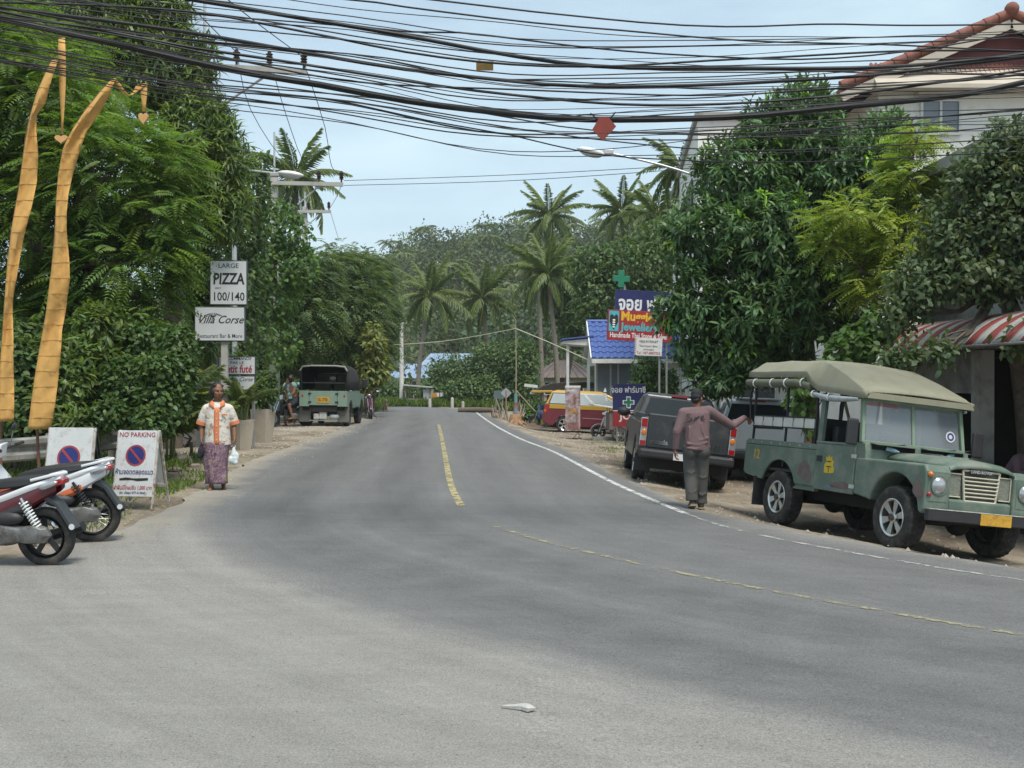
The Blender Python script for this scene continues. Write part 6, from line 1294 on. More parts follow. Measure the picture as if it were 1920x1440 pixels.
    fr = MB(); zb, zt = 1.30, 1.885; hw0, hw1 = .79, .76
    for s in (-1, 1): fr.bar(wp(s * hw0, zb), wp(s * hw1, zt), .05, .06)
    fr.bar(wp(-hw1, zt), wp(hw1, zt), .05, .06).bar(wp(-hw0, zb), wp(hw0, zb), .05, .06).bar(wp(0, zb), wp(0, zt), .045, .045)
    ws = fr.build('windscreen_frame', pmat('truck_green_light', (.20, .27, .19), .55, 0, .12, 6), t, bevel=.006)
    gl = pmat('windscreen_glass', (.28, .31, .33), .06, 0, .15, 1.5, alpha=.5, spec=1.0)  # pale half-opaque grey stands in for the reflection on the panes
    for s in (-1, 1):
        p = facewin(ws, 'windscreen_pane', gl, wp(-hw0, zb), wp(hw0, zb), wp(hw1, zt), wp(-hw1, zt), .03 if s < 0 else .515, .485 if s < 0 else .97, .03, .97, -.004, .006)
    MB().lathe([(.001, 0), (.075, 0), (.075, .003), (.001, .003)], wp(.60, 1.5) + Vector((.006, 0, 0)), (1, 0, .16), 20).build('round_sticker', M_PLATE_W, ws); MB().lathe([(.03, .0035), (.055, .0035), (.055, .005), (.03, .005)], wp(.60, 1.5) + Vector((.006, 0, 0)), (1, 0, .16), 20, closed=True).build('sticker_ring', M_INKB, ws)
    for s, k in ((-1, .35), (1, .5)): MB().tube([wp(s * .4, 1.29) + Vector((.02, 0, 0)), wp(s * .4 + .26, 1.325) + Vector((.035, 0, 0))], .006, 5).build('wiper', M_BLACK, ws)
    text('red_sun_strip', 'ขอให้เดินทางโดยปลอดภัย', .085, pmat('faded_red_ink', (.40, .16, .16), .6), ws, wp(.02 - .76, 1.80) + Vector((.004, 0, 0)), (R(90), 0, R(90)), .02, 0, .001, 'LEFT', .6)
    # cab interior
    for s in (-1, 1): MB().box(-.36, .08, min(s * .12, s * .62), max(s * .12, s * .62), .82, 1.0).build('seat', M_PLAST, t, bevel=.03); MB().box(-.38, -.26, min(s * .12, s * .62), max(s * .12, s * .62), 1.0, 1.5).build('seat_back', M_PLAST, t, bevel=.03)
    MB().lathe([(.19, -.012), (.205, 0), (.19, .012), (.175, 0)], (.24, -.38, 1.28), (-.8, 0, .6), 24, closed=True).build('steering_wheel', M_PLAST, t, smooth=60); MB().box(.3, .46, -.7, .7, 1.0, 1.28).build('dashboard', M_PLAST, t)
    # canvas roof: slopes up from the windscreen, then level to the rear, with hanging sides
    S = [(.70, .85, 1.885, .82, 1.975), (.60, .865, 1.88, .82, 2.03), (.1, .875, 1.93, .77, 2.23), (-.42, .885, 1.97, .725, 2.405), (-.60, .89, 2.05, .72, 2.43), (-.75, .89, 2.16, .73, 2.43), (-1.1, .89, 2.165, .74, 2.425), (-1.5, .89, 2.17, .75, 2.44), (-1.9, .89, 2.17, .745, 2.425), (-2.25, .885, 2.175, .74, 2.43), (-2.42, .87, 2.185, .72, 2.385), (-2.50, .84, 2.19, .68, 2.29)]
    rows = [[(x, -he, ze), (x, -he + .01, ze + .09), (x, -ht - .012, zt - .035), (x, -ht + .05, zt), (x, -ht * .4, zt + .018), (x, 0, zt + .024), (x, ht * .4, zt + .018), (x, ht - .05, zt), (x, ht + .012, zt - .035), (x, he - .01, ze + .09), (x, he, ze)] for x, he, ze, ht, zt in S]
    c = MB().loft(rows, cap=False, closed=False).build('canvas_roof', M_CANV, t, smooth=28); so = c.modifiers.new('thickness', 'SOLIDIFY'); so.thickness = .012
    MB().add([(.705, -.84, 1.885), (.705, .84, 1.885), (.705, .80, 1.965), (.705, -.80, 1.965), (.69, -.84, 1.885), (.69, .84, 1.885), (.69, .80, 1.965), (.69, -.80, 1.965)], [(0, 1, 2, 3), (7, 6, 5, 4), (0, 4, 5, 1), (2, 6, 7, 3)]).build('front_hem', M_CANV, c)
    for s in (-1, 1):
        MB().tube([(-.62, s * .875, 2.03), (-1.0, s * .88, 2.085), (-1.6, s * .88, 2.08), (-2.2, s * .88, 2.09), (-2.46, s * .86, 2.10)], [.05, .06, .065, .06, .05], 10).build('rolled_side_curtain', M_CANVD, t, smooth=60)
        for x in (-.8, -1.25, -1.65, -2.15): MB().lathe([(.069, -.018), (.072, 0), (.069, .018)], (x, s * .88, 2.085), (1, 0, 0), 12).build('curtain_strap', M_WINK, t)
        MB().tube([(.52, s * .85, 1.865), (.2, s * .875, 1.86), (-.15, s * .885, 1.87), (-.55, s * .885, 1.93)], [.025, .04, .045, .03], 8).build('clear_curtain_roll', M_CLRPL, t, smooth=60)
        for x in (-.1, -.5): MB().lathe([(.05, -.02), (.053, 0), (.05, .02)], (x, s * .885, 1.885 + (.04 if x < -.3 else 0)), (1, 0, .1), 12).build('curtain_tie', M_WINK, t)
        for x in (-.55, -1.35, -2.3): MB().tube([(x, s * .77, .85), (x, s * .77, 1.6), (x, s * .80, 2.2)], .02, 7).build('canopy_post', M_BLACK, t, smooth=50)
        MB().tube([(-2.3, s * .80, 2.2), (-2.42, s * .82, 1.9), (-2.38, s * .8, 1.55), (-2.25, s * .77, 1.45)], .018, 7).build('grab_rail', M_BLACK, t, smooth=50)
        # bench backrest: pale panels between black bars
        for z in (1.42, 1.58): MB().box(-2.3, -.55, min(s * .77, s * .80), max(s * .77, s * .80), z, z + .02).build('bench_rail', M_BLACK, t)
        for k in range(6):
            x0 = -2.28 + k * .29; MB().box(x0, x0 + .25, min(s * .775, s * .79), max(s * .775, s * .79), 1.441, 1.579).build('bench_panel', pmat('bench_white', (.60, .58, .53), .7, 0, .1, 6), t)
        MB().box(-2.3, -.5, min(s * .45, s * .76), max(s * .45, s * .76), 1.1, 1.16).build('bench_seat', M_PLAST, t)
    MB().box(-.52, -.46, -.74, .74, 1.26, 1.6).build('cab_back', M_BLACK, t)
    # markings on the side
    text('fleet_number', '12', .2, pmat('fleet_yellow', (.55, .33, .03), .6, 0, .3, 20), t, (-2.16, -W - .0015, .93), (R(90), 0, 0), .012)
    blob_patch(t, 'primer_patch', M_PRIMER, 'xz', (-.66, .82), .17, .145, -W - .003, -W - .0005, 1); blob_patch(t, 'primer_patch', M_PRIMER, 'xz', (.24, .70), .2, .06, -W - .0085, -W - .0065, 2); blob_patch(t, 'primer_patch', M_PRIMER, 'xz', (1.86, .80), .09, .13, -W - .003, -W - .0005, 7); blob_patch(t, 'faded_patch', pmat('dull_blue', (.12, .16, .20), .7), 'xz', (-.02, .66), .12, .035, -W - .0085, -W - .0065, 8)
    dc = MB().prism([(-.17, .84), (-.05, .84), (.06, .85), (.07, .9), (.03, .96), (.05, 1.0), (.01, 1.03), (.0, 1.08), (-.04, 1.05), (-.07, 1.09), (-.1, 1.05), (-.14, 1.07), (-.13, 1.0), (-.17, .95)], -W - .009, -W - .0065).build('yellow_decal', pmat('decal_yellow', (.58, .40, .03), .5), t); 
    for a, b in (((-.12, .93), (0, .93)), ((-.12, 1.0), (-.01, 1.0)), ((-.06, .85), (-.06, .92))): MB().bar((a[0], -W - .0095, a[1]), (b[0], -W - .0095, b[1]), .002, .014).build('decal_line', M_INK, dc)
    place(t, 4.85, 14.877, math.atan2(-.956, .2925), 2.66, 1.34); t.matrix_world = t.matrix_world @ Matrix.Scale(.96, 4)
green_truck()

# --- generic car shell: lower body from a side outline with wheel arches, cabin from two rings
def lower_body(parent, name, mat, outline, W, bevel=.05, ins=.05):
    """outline (x,z) lofted across the width with rounded shoulders"""
    zs = [z for _, z in outline]; zm = (max(zs) + min(zs)) / 2
    def sc(k): return [(x * (1 - .012 * k), zm + (z - zm) * (1 - .035 * k)) for x, z in outline]
    ys = [(-W / 2, 1.6), (-W / 2 + .03, .5), (-W / 2 + .10, 0), (W / 2 - .10, 0), (W / 2 - .03, .5), (W / 2, 1.6)]
    return MB().loft([[(x, y, z) for x, z in sc(k)] for y, k in ys]).build(name, mat, parent, smooth=32)
def ring(x0, x1, y, z): return [Vector((x0, -y, z)), Vector((x1, -y, z)), Vector((x1, y, z)), Vector((x0, y, z))]
def pickup(t, paint, cabx=(-.35, 1.55), detail=True, dark=True):
    """ute with the bed behind; wheelbase 3.0"""
    L0, L1, W = -2.5, 2.55, 1.76; fx, rx = 1.5, -1.5
    low = [(L0, 1.12), (L0 - .02, .62), (-2.05, .5)] + arch(rx, .42, .44, R(170), R(10), 12) + [(-1.0, .40), (.98, .40)] + arch(fx, .42, .44, R(170), R(10), 12) + [(2.05, .42), (L1, .48), (L1 + .02, .8), (2.4, 1.0), (1.5, 1.12), (cabx[1], 1.14)]
    b = lower_body(t, 'body', paint, low, W)
    # bed walls
    for s in (-1, 1): MB().box(L0, cabx[0] - .03, min(s * .8, s * .86), max(s * .8, s * .86), 1.1, 1.28).build('bed_wall', paint, t, bevel=.02)
    tg = MB().box(L0 - .045, L0 + .02, -.74, .74, .66, 1.29).build('tailgate', paint, t, bevel=.025)
    MB().box(L0 - .056, L0 - .046, -.3, .3, 1.12, 1.2).build('tailgate_handle', M_PLAST, tg, bevel=.01)
    bp = MB().box(L0 - .2, L0 + .02, -.86, .86, .48, .64).build('rear_bumper', M_PLAST, t, bevel=.04); np_ = MB().box(L0 - .21, L0 - .2, -.24, .24, .49, .61).build('number_plate', M_PLATE_W, bp)
    for s in (-1, 1):
        la = MB().box(L0 - .05, L0 + .06, min(s * .745, s * .872), max(s * .745, s * .872), .68, 1.2).build('tail_lamp', M_LCLR, t, bevel=.015)
        MB().box(L0 - .056, L0 - .051, min(s * .755, s * .86), max(s * .755, s * .86), 1.03, 1.18).build('brake_light', M_LRED, la); MB().box(L0 - .056, L0 - .051, min(s * .755, s * .86), max(s * .755, s * .86), .69, .78).build('reflector', M_LRED, la); MB().ell((L0 - .052, s * .805, .93), (.012, .05, .055), 12, 8).build('indicator', M_LORG, la, smooth=60)
        MB().box(rx - .52, rx - .50, min(s * .58, s * .86), max(s * .58, s * .86), .2, .5).build('mud_flap', M_PLAST, t)
        m = MB().ell((cabx[1] - .28, s * 1.02, 1.22), (.09, .14, .10), 12, 8).build('mirror', M_PLAST, t, smooth=60); MB().box(cabx[1] - .32, cabx[1] - .26, min(s * .8, s * .95), max(s * .8, s * .95), 1.16, 1.2).build('mirror_stalk', M_PLAST, m)
    # cabin
    lo = ring(cabx[0], cabx[1] + .28, .83, 1.1); mid = ring(cabx[0] + .02, cabx[1] + .2, .82, 1.18); hi = ring(cabx[0] + .18, cabx[1] - .48, .66, 1.645); top = ring(cabx[0] + .30, cabx[1] - .60, .56, 1.69)
    c = MB().loft([lo, mid, hi, top]).build('cabin', paint, t, bevel=.03, seg=2)
    A = lambda i, j: (mid[i], mid[j], hi[j], hi[i])
    facewin(c, 'rear_window', M_CARGLASS, *A(3, 0), .07, .93, .06, .86); facewin(c, 'windscreen', M_CARGLASS, *A(1, 2), .06, .94, .06, .92)
    for i, j, n in ((0, 1, 'right'), (2, 3, 'left')):
        u = [(.04, .30), (.34, .88)] if i == 0 else [(.12, .66), (.70, .96)]
        for a, q in u: facewin(c, 'side_window', M_CARGLASS, *A(i, j), a, q, .10, .86)
    MB().box(cabx[0] + .15, cabx[0] + .19, -.16, .16, 1.64, 1.675).build('high_brake_light', M_LRED, c)
    MB().box(L0 + .1, L1 - .2, -.68, .68, .28, .5).build('underbody', M_UNDER, t)
    for x in (fx, rx):
        for s in (-1, 1): wheel(t, x, s * .76, .36, .235, 'alloy', 0, s, .62, 6)
    MB().tube([(rx, -.7, .36), (rx, .7, .36)], .07, 8).build('axle', M_UNDER, t); MB().ell((rx, 0, .36), (.17, .17, .15)).build('differential', M_UNDER, t)
    for s in (-1, 1):
        MB().box(2.5, 2.585, min(s * .5, s * .82), max(s * .5, s * .82), .72, .9).build('headlight', M_LCLR, t, bevel=.02)
    return b, tg
def grey_pickup():
    t = thing('parked_pickup', 'dark grey pickup seen from behind, parked beside the man in mauve', 'pickup'); p = pmat('pickup_grey', (.04, .044, .048), .42, .2, .08, 3, coat=.15, dirt=((.11, .105, .095), .35, 1.8))
    b, tg = pickup(t, p)
    text('model_lettering', 'mazda', .13, M_CHROME, tg, (-2.55, .68, .74), (R(90), 0, R(-90)), .012, 0, .003, 'LEFT', 1.0); text('model_lettering', 'BT-50', .13, M_CHROME, tg, (-2.55, -.30, .74), (R(90), 0, R(-90)), .012, .2, .003, 'LEFT', .9)
    rz = R(90 - 3); place(t, 3.2 + .03, 20.4 + 2.5, rz, 3.0, 1.5)
grey_pickup()
def white_pickup():
    t = thing('white_pickup', 'white pickup standing under the mango tree behind the grey one', 'pickup'); p = pmat('pickup_white', (.66, .68, .68), .3, 0, .04, 2, coat=.5); pickup(t, p, (-.3, 1.6))
    MB().box(-.2, 1.0, -.5, .5, 1.692, 1.73).build('roof_panel', p, t, bevel=.02)
    place(t, 5.55, 25.6, R(83), 3.0, 1.5)
white_pickup()
def taxi_van():
    t = thing('taxi_van', 'maroon and yellow taxi van with its tailgate raised, parked side-on', 'van'); mr = pmat('maroon_paint', (.15, .018, .032), .3, 0, .05, 3, coat=.5); yl = pmat('yellow_paint_gloss', (.50, .30, .035), .3, 0, .05, 3, coat=.5)
    L0, L1, W = -2.2, 2.35, 1.76; fx, rx = 1.4, -1.35
    low = [(L0 + .02, .95), (L0 - .06, .7), (L0 - .05, .4), (-1.85, .27)] + arch(rx, .36, .37, R(172), R(8), 12) + [(-.9, .24), (.98, .24)] + arch(fx, .36, .37, R(172), R(8), 12) + [(1.85, .26), (L1, .34), (L1 + .02, .68), (2.15, .88), (1.5, .95)]
    lower_body(t, 'lower_body', mr, low, W); 
    MB().prism([(L0 + .03, .953), (1.55, .953), (1.35, 1.12), (L0 + .06, 1.14)], -W / 2 + .012, W / 2 - .012).build('waist_band', yl, t, bevel=.02)
    lo = ring(L0 + .06, 1.40, .855, 1.12); hi = ring(L0 + .30, .30, .68, 1.66); top = ring(L0 + .5, .1, .55, 1.72); c = MB().loft([lo, hi, top]).build('cabin', yl, t, bevel=.05, seg=3)
    A = lambda i, j: (lo[i], lo[j], hi[j], hi[i]); gs = pmat('silver_glass', (.42, .46, .45), .2, .2, .1, 2)
    for i, j in ((0, 1), (2, 3)):
        for a, q in (((.045, .27), (.31, .56), (.60, .87)) if i == 0 else ((.13, .40), (.44, .69), (.73, .955))):
            facewin(c, 'window_seal', M_FRAME if a > .3 and i == 0 else M_PLAST, *A(i, j), a - .018, q + .018, .05, .91, .003, .006); facewin(c, 'side_window', gs, *A(i, j), a, q, .10, .85, .006, .008)
    facewin(c, 'windscreen', M_CARGLASS, *A(1, 2), .05, .95, .06, .94)
    MB().box(L0 + .10, L0 + .16, -.7, .7, .62, 1.5).build('open_boot', M_UNDER, t)
    tgp = [Vector((L0 + .32, y, 1.70)) for y in (-.66, .66)] + [Vector((L0 - .55, y, 1.66)) for y in (.66, -.66)]; MB().add(tgp + [p + Vector((0, 0, -.09)) for p in tgp], [(0, 1, 2, 3), (7, 6, 5, 4), (0, 4, 5, 1), (1, 5, 6, 2), (2, 6, 7, 3), (3, 7, 4, 0)]).build('raised_tailgate', yl, t, bevel=.02); MB().box(L0 - .60, L0 - .40, -.5, .5, 1.50, 1.57).build('tailgate_trim', M_FRAME, t, bevel=.02)
    for s in (-1, 1):
        MB().prism([(L0 + .0, .72), (L0 + .17, .80), (L0 + .25, 1.12), (L0 + .09, 1.15), (L0 - .01, .95)], s * .862, s * .885).build('tail_lamp', M_LRED, t, bevel=.006); MB().ell((L0 + .06, s * .885, .86), (.04, .012, .06), 10, 6).build('reversing_light', M_LORG, t)
        MB().bar((-.62, s * .887, .62), (.55, s * .887, .60), .008, .03).build('side_moulding', pmat('pale_line', (.4, .25, .25), .4), t)
        MB().box(2.2, 2.36, min(s * .5, s * .84), max(s * .5, s * .84), .62, .78).build('headlight', M_LCLR, t, bevel=.03)
        for a in (-.55, .42): MB().box(a, a + .16, min(s * .884, s * .90), max(s * .884, s * .90), .9, .935).build('door_handle', mr, t, bevel=.008)
        MB().bar((.42, s * .845, 1.0), (.28, s * .73, 1.66), .09, .02, up=(0, 1, 0)).build('door_pillar', M_FRAME, t)
    MB().lathe([(.07, 0), (.001, .18)], (.28, -.1, 1.72), (0, 0, 1), 8).build('roof_marker', M_FRAME, t); MB().box(-1.9, 1.9, -.7, .7, .18, .35).build('underbody', M_UNDER, t)
    for x in (fx, rx):
        for s in (-1, 1): wheel(t, x, s * .775, .325, .21, 'alloy', 0, s, .70, 5, M_CHROME)
    place(t, (1074 - 960) * 46.3 / F + 1.0, 46.5, R(-4), 2.75, 1.5)
taxi_van()
def canvas_jeep():
    t = thing('canvas_top_jeep', 'pale green jeep with a dark canvas hood seen from behind on the left verge', 'jeep'); gp = pmat('jeep_green', (.19, .27, .21), .55, 0, .08, 3, dirt=((.25, .27, .22), .3, 2.5)); dc = pmat('dark_canvas', (.025, .024, .022), .9, 0, .3, 5); ec = pmat('canvas_edge', (.30, .30, .27), .85)
    W = .80; fx, rx = 1.2, -1.2
    for s in (-1, 1):
        pl = [(-1.95, 1.2), (-1.95, .68), (-1.7, .66)] + arch(rx, .44, .45, R(160), R(20), 10) + [(-.7, .62), (.8, .62)] + arch(fx, .44, .46, R(160), R(20), 10) + [(1.75, .6), (1.8, 1.05), (.75, 1.1), (.7, 1.2)]
        MB().prism(pl, s * W, s * (W - .05)).build('body_side', gp, t, bevel=.012)
        MB().ell((-1.965, s * .70, 1.03), (.03, .05, .065), 12, 8).build('tail_lamp', M_LRED, t, smooth=60)
        MB().box(-1.80, -1.775, min(s * .44, s * .84), max(s * .44, s * .84), .16, .66).build('mud_flap', pmat('mudflap_grey', (.14, .135, .12), .8), t)
        MB().tube([(-1.93, s * .74, 1.2), (-1.93, s * .76, 1.8), (-1.93, s * .70, 1.98), (-1.93, s * .5, 2.02)], .022, 7).build('hood_hoop', M_BLACK, t)
        MB().bar((.75, s * .95, 1.45), (.75, s * .78, 1.4), .02).build('mirror_arm', M_BLACK, t); MB().box(.73, .78, min(s * .88, s * 1.08), max(s * .88, s * 1.08), 1.3, 1.6).build('mirror', M_PLAST, t, bevel=.03)
        MB().box(-1.9, .5, min(s * .45, s * .74), max(s * .45, s * .74), 1.0, 1.08).build('bench', M_PLAST, t)
    for a, b in ((-W, -.47), (.47, W)): MB().box(-1.985, -1.952, a, b, .68, 1.2).build('rear_panel', gp, t, bevel=.006)
    tg = MB().box(-1.995, -1.955, -.46, .46, .72, 1.195).build('tailgate', gp, t, bevel=.008)
    for s in (-1, 1):
        for z in (.8, 1.08): MB().box(-2.01, -1.996, min(s * .40, s * .5), max(s * .40, s * .5), z, z + .05).build('hinge', M_BLACK, tg)
    np_ = MB().box(-2.006, -1.997, -.21, .21, .80, 1.0).build('number_plate', M_PLATE_Y, tg); text('plate_number', '30-2756', .15, M_INK, np_, (-2.008, .19, .85), (R(90), 0, R(-90)), .008, 0, .001, 'LEFT', .68)
    MB().box(-1.9, 1.7, -.7, .7, .55, .7).build('floor', M_UNDER, t); MB().box(-1.95, -1.90, -.45, .45, .5, .68).build('rear_crossmember', M_UNDER, t)
    MB().box(-1.8, .6, -.42, .42, .36, .55).build('chassis', M_UNDER, t); MB().box(.72, 1.78, -.45, .45, .7, 1.12).build('bonnet', gp, t, bevel=.03)
    wsf = MB(); [wsf.bar(a, b, .05) for a, b in (((.68, -.75, 1.2), (.6, -.72, 1.75)), ((.68, .75, 1.2), (.6, .72, 1.75)), ((.6, -.72, 1.75), (.6, .72, 1.75)), ((.64, 0, 1.2), (.6, 0, 1.75)))]; wsf.build('windscreen_frame', M_BLACK, t)
    MB().box(.61, .62, -.7, .7, 1.22, 1.72).build('windscreen', M_GLASSG, t)
    rows = []
    for x, zt in ((.68, 1.80), (.3, 1.96), (-.6, 2.05), (-1.5, 2.06), (-1.97, 2.03)): rows.append([(x, -.81, 1.22), (x, -.80, 1.55), (x, -.79, zt - .17), (x, -.70, zt - .03), (x, -.4, zt), (x, .4, zt), (x, .70, zt - .03), (x, .79, zt - .17), (x, .80, 1.55), (x, .81, 1.22)])
    c = MB().loft(rows, cap=False, closed=False).build('canvas_hood', dc, t, smooth=40); so = c.modifiers.new('thickness', 'SOLIDIFY'); so.thickness = .015
    MB().tube([Vector(p) + Vector((-.02, 0, 0)) for p in rows[-1][2:8]], .03, 7).build('hood_hem', ec, c, smooth=50)
    for s in (-1, 1): MB().box(-.35, -.25, min(s * .05, s * .6), max(s * .05, s * .6), 1.0, 1.5).build('seat_back', pmat('olive_vinyl', (.14, .15, .09), .7), t, bevel=.03)
    MB().ell((-.9, -.12, 1.62), (.05, .12, .06), 10, 6).build('hanging_strap', M_WINK, t); MB().tube([(-1.96, -.7, 1.46), (-1.96, .7, 1.46)], .014, 6).build('grab_rail', M_BLACK, t)
    for x, y, r in ((-1.86, .24, .10), (-1.84, .02, .13)): MB().box(x - r * .6, x + r * .6, y - r, y + r, .24, .24 + 2.1 * r).build('hung_jerrycan', pmat('jerrycan', (.42, .42, .38), .6, 0, .3, 12), t, bevel=.04)
    MB().ell((-1.82, -.34, .34), (.1, .18, .1)).build('hung_bag', M_CLRPL, t, smooth=50); MB().box(-1.98, -1.75, -.5, .45, .2, .225).build('rear_step', M_STEEL, t)
    for x in (fx, rx):
        for s in (-1, 1): wheel(t, x, s * .66, .38, .2, 'steel', 24, s, .58, 5, M_PLAST)
    place(t, -6.25, 39.2, R(89), 2.4, 1.32)
canvas_jeep()
def red_car():
    t = thing('red_car', 'orange-red hatchback whose roof shows behind the grey pickup', 'car'); p = pmat('car_orange', (.42, .09, .05), .3, 0, .05, 3, coat=.5); L0, L1, W = -1.95, 2.0, 1.66; fx, rx = 1.2, -1.2
    low = [(L0 + .05, .88), (L0 - .03, .6), (L0, .36), (-1.7, .26)] + arch(rx, .31, .33, R(172), R(8), 10) + [(-.8, .22), (.8, .22)] + arch(fx, .31, .33, R(172), R(8), 10) + [(1.65, .25), (L1, .34), (L1, .62), (1.8, .82), (1.0, .9)]
    lower_body(t, 'body', p, low, W); lo = ring(L0 + .08, 1.25, .80, .87); hi = ring(L0 + .38, .25, .62, 1.48); top = ring(L0 + .55, .1, .5, 1.53); c = MB().loft([lo, hi, top]).build('cabin', p, t, bevel=.05, seg=3); A = lambda i, j: (lo[i], lo[j], hi[j], hi[i])
    facewin(c, 'rear_window', M_CARGLASS, *A(3, 0), .08, .92, .1, .9); facewin(c, 'windscreen', M_CARGLASS, *A(1, 2), .06, .94, .06, .94)
    for i, j in ((0, 1), (2, 3)):
        for a, q in ((.08, .44), (.48, .86)): facewin(c, 'side_window', M_CARGLASS, *A(i, j), a, q, .1, .86)
    for s in (-1, 1): MB().box(L0 - .02, L0 + .12, min(s * .6, s * .8), max(s * .6, s * .8), .62, .84).build('tail_lamp', M_LRED, t, bevel=.02); MB().box(1.85, 1.99, min(s * .5, s * .78), max(s * .5, s * .78), .58, .72).build('headlight', M_LCLR, t, bevel=.02)
    MB().box(-1.7, 1.7, -.6, .6, .17, .3).build('underbody', M_UNDER, t)
    for x in (fx, rx):
        for s in (-1, 1): wheel(t, x, s * .72, .29, .18, 'alloy', 0, s, .66, 5)
    place(t, 4.35, 31.5, R(84), 2.4, 1.4)
red_car()

# --- motorbikes
def motorbike(t, c1, c2, c3, rim='blade', fairing=False, wr=.275, spring=False, lean=8):
    """underbone motorbike: c1 main panels, c2 accent, c3 lower panels. +X forward, wheelbase 1.24"""
    fx, rx = .64, -.60; tilt = 0
    wheel(t, rx, 0, wr, .10, rim, 0, -1, .74, 5, M_PLAST if rim == 'blade' else M_STEEL); wheel(t, fx, 0, wr, .085, rim, 0, -1, .74, 5, M_PLAST if rim == 'blade' else M_STEEL)
    # engine, swing arm, shock absorbers
    e = MB(); e.ell((-.18, 0, .30), (.24, .13, .12)).ell((.08, 0, .34), (.15, .12, .13)); e.build('engine', pmat('engine_grey', (.20, .20, .195), .5, .5, .3, 14, dirt=((.10, .09, .08), .5, 9)), t, smooth=50)
    cs = MB(); cs.loft([[(-.02 - .3 + (dx + .3) * q, .10 - dy, .33 + dz * q) for dx, dz in ((0, .10), (-.1, .125), (-.25, .09), (-.42, .06), (-.56, .085), (-.66, .05), (-.70, -.02), (-.64, -.09), (-.5, -.10), (-.36, -.085), (-.2, -.12), (-.04, -.10), (.06, 0))] for dy, q in ((0, 1), (-.04, 1), (-.075, .88), (-.09, .6))]); cs.build('drive_case', MATS['engine_grey'], t, bevel=.012, smooth=40)
    MB().ell((-.12, .185, .33), (.11, .02, .10), 14, 8).build('case_cover', MATS['engine_grey'], t, smooth=60); MB().ell((-.3, .13, .47), (.16, .07, .07)).build('air_box', M_PLAST, t, smooth=50)
    for s in (-1, 1):
        a, b = Vector((rx - .02, s * .125, .33)), Vector((rx + .16, s * .13, .66)); sh = MB().tube([a, b], .017, 8).build('shock_absorber', M_PLAST if not spring else M_CHROME, t); d = b - a; pts = []; u, w, _ = basis(d)
        for k in range(9 * 10): f = k / 89; an = k / 10 * 2 * math.pi; pts.append(a + d * (.18 + .72 * f) + (u * math.cos(an) + w * math.sin(an)) * .036)
        MB().tube(pts, .0075, 5).build('spring', M_WINK if spring else M_PLAST, sh, smooth=60)
        MB().bar((rx, s * .085, wr), (-.1, s * .1, .34), .03, .045).build('swing_arm', M_PLAST, t)
        MB().tube([(fx, s * .075, wr), (fx - .22, s * .085, .82)], .021, 8).build('fork_leg', M_CHROME, t, smooth=50)
    MB().tube([(-.25, -.15, .22), (-.6, -.17, .26), (-.88, -.18, .34)], [.03, .055, .05], 10).build('exhaust', M_PLAST, t, smooth=50)
    # tail and seat
    for s in (-1, 1):
        sec = [[(-.08, .60), (-.1, .42), (.02, .36)], ]
        side = MB().loft([[(.10, s * .10, .62), (.06, s * .15, .54), (.02, s * .15, .42), (.06, s * .10, .38)], [(-.25, s * .10, .72), (-.25, s * .155, .62), (-.28, s * .15, .48), (-.25, s * .10, .44)], [(-.50, s * .09, .765), (-.51, s * .135, .71), (-.53, s * .12, .60), (-.51, s * .08, .56)], [(-.74, s * .06, .82), (-.76, s * .09, .79), (-.76, s * .08, .73), (-.74, s * .05, .70)]]).build('side_panel', c1, t, smooth=50)
        MB().loft([[(-.2, s * .157, .66), (-.2, s * .168, .63), (-.2, s * .156, .60)], [(-.5, s * .137, .775), (-.51, s * .148, .75), (-.51, s * .136, .72)], [(-.78, s * .05, .865), (-.80, s * .062, .84), (-.78, s * .05, .82)]]).build('tail_stripe', c2, t, smooth=60)
        MB().loft([[(.28, s * .13, .62), (.28, s * .16, .5), (.26, s * .13, .38)], [(.05, s * .13, .58), (.02, s * .165, .46), (.04, s * .13, .36)], [(-.22, s * .145, .55), (-.24, s * .168, .48), (-.22, s * .145, .42)], [(-.52, s * .125, .63), (-.54, s * .142, .59), (-.52, s * .12, .55)]]).build('lower_panel', c3, t, smooth=50)
    MB().loft([[(.12, -.09, .67), (.12, .09, .67), (.12, .07, .74), (.12, -.07, .74)], [(-.1, -.125, .72), (-.1, .125, .72), (-.1, .10, .80), (-.1, -.10, .80)], [(-.42, -.13, .755), (-.42, .13, .755), (-.42, .10, .845), (-.42, -.10, .845)], [(-.68, -.09, .80), (-.68, .09, .80), (-.68, .06, .865), (-.68, -.06, .865)]]).build('seat', pmat('seat_vinyl', (.02, .02, .02), .5), t, bevel=.02, smooth=60)
    tl = MB().loft([[(-.68, -.095, .735), (-.68, .095, .735), (-.68, .085, .815), (-.68, -.085, .815)], [(-.82, -.06, .785), (-.82, .06, .785), (-.82, .055, .83), (-.82, -.055, .83)]]).build('tail_lamp', M_LRED, t, bevel=.01, smooth=50)
    for s in (-1, 1): MB().ell((-.70, s * .115, .78), (.10, .022, .03), 10, 6, Euler((0, R(20), 0))).build('rear_indicator', M_LCLR, tl, smooth=60)
    MB().tube([(-.52, .09, .82), (-.74, .10, .875), (-.82, 0, .885), (-.74, -.10, .875), (-.52, -.09, .82)], .016, 6).build('grab_rail', c2, t, smooth=60)
    fd = MB().loft([[(-.58, -.07, .72), (-.58, .07, .72), (-.56, .07, .66), (-.56, -.07, .66)], [(-.76, -.07, .60), (-.76, .07, .60), (-.73, .07, .58), (-.73, -.07, .58)], [(-.91, -.075, .36), (-.91, .075, .36), (-.875, .07, .35), (-.875, -.07, .35)]]).build('rear_mudguard', pmat('mudguard_grey', (.045, .05, .055), .6), t, bevel=.006)
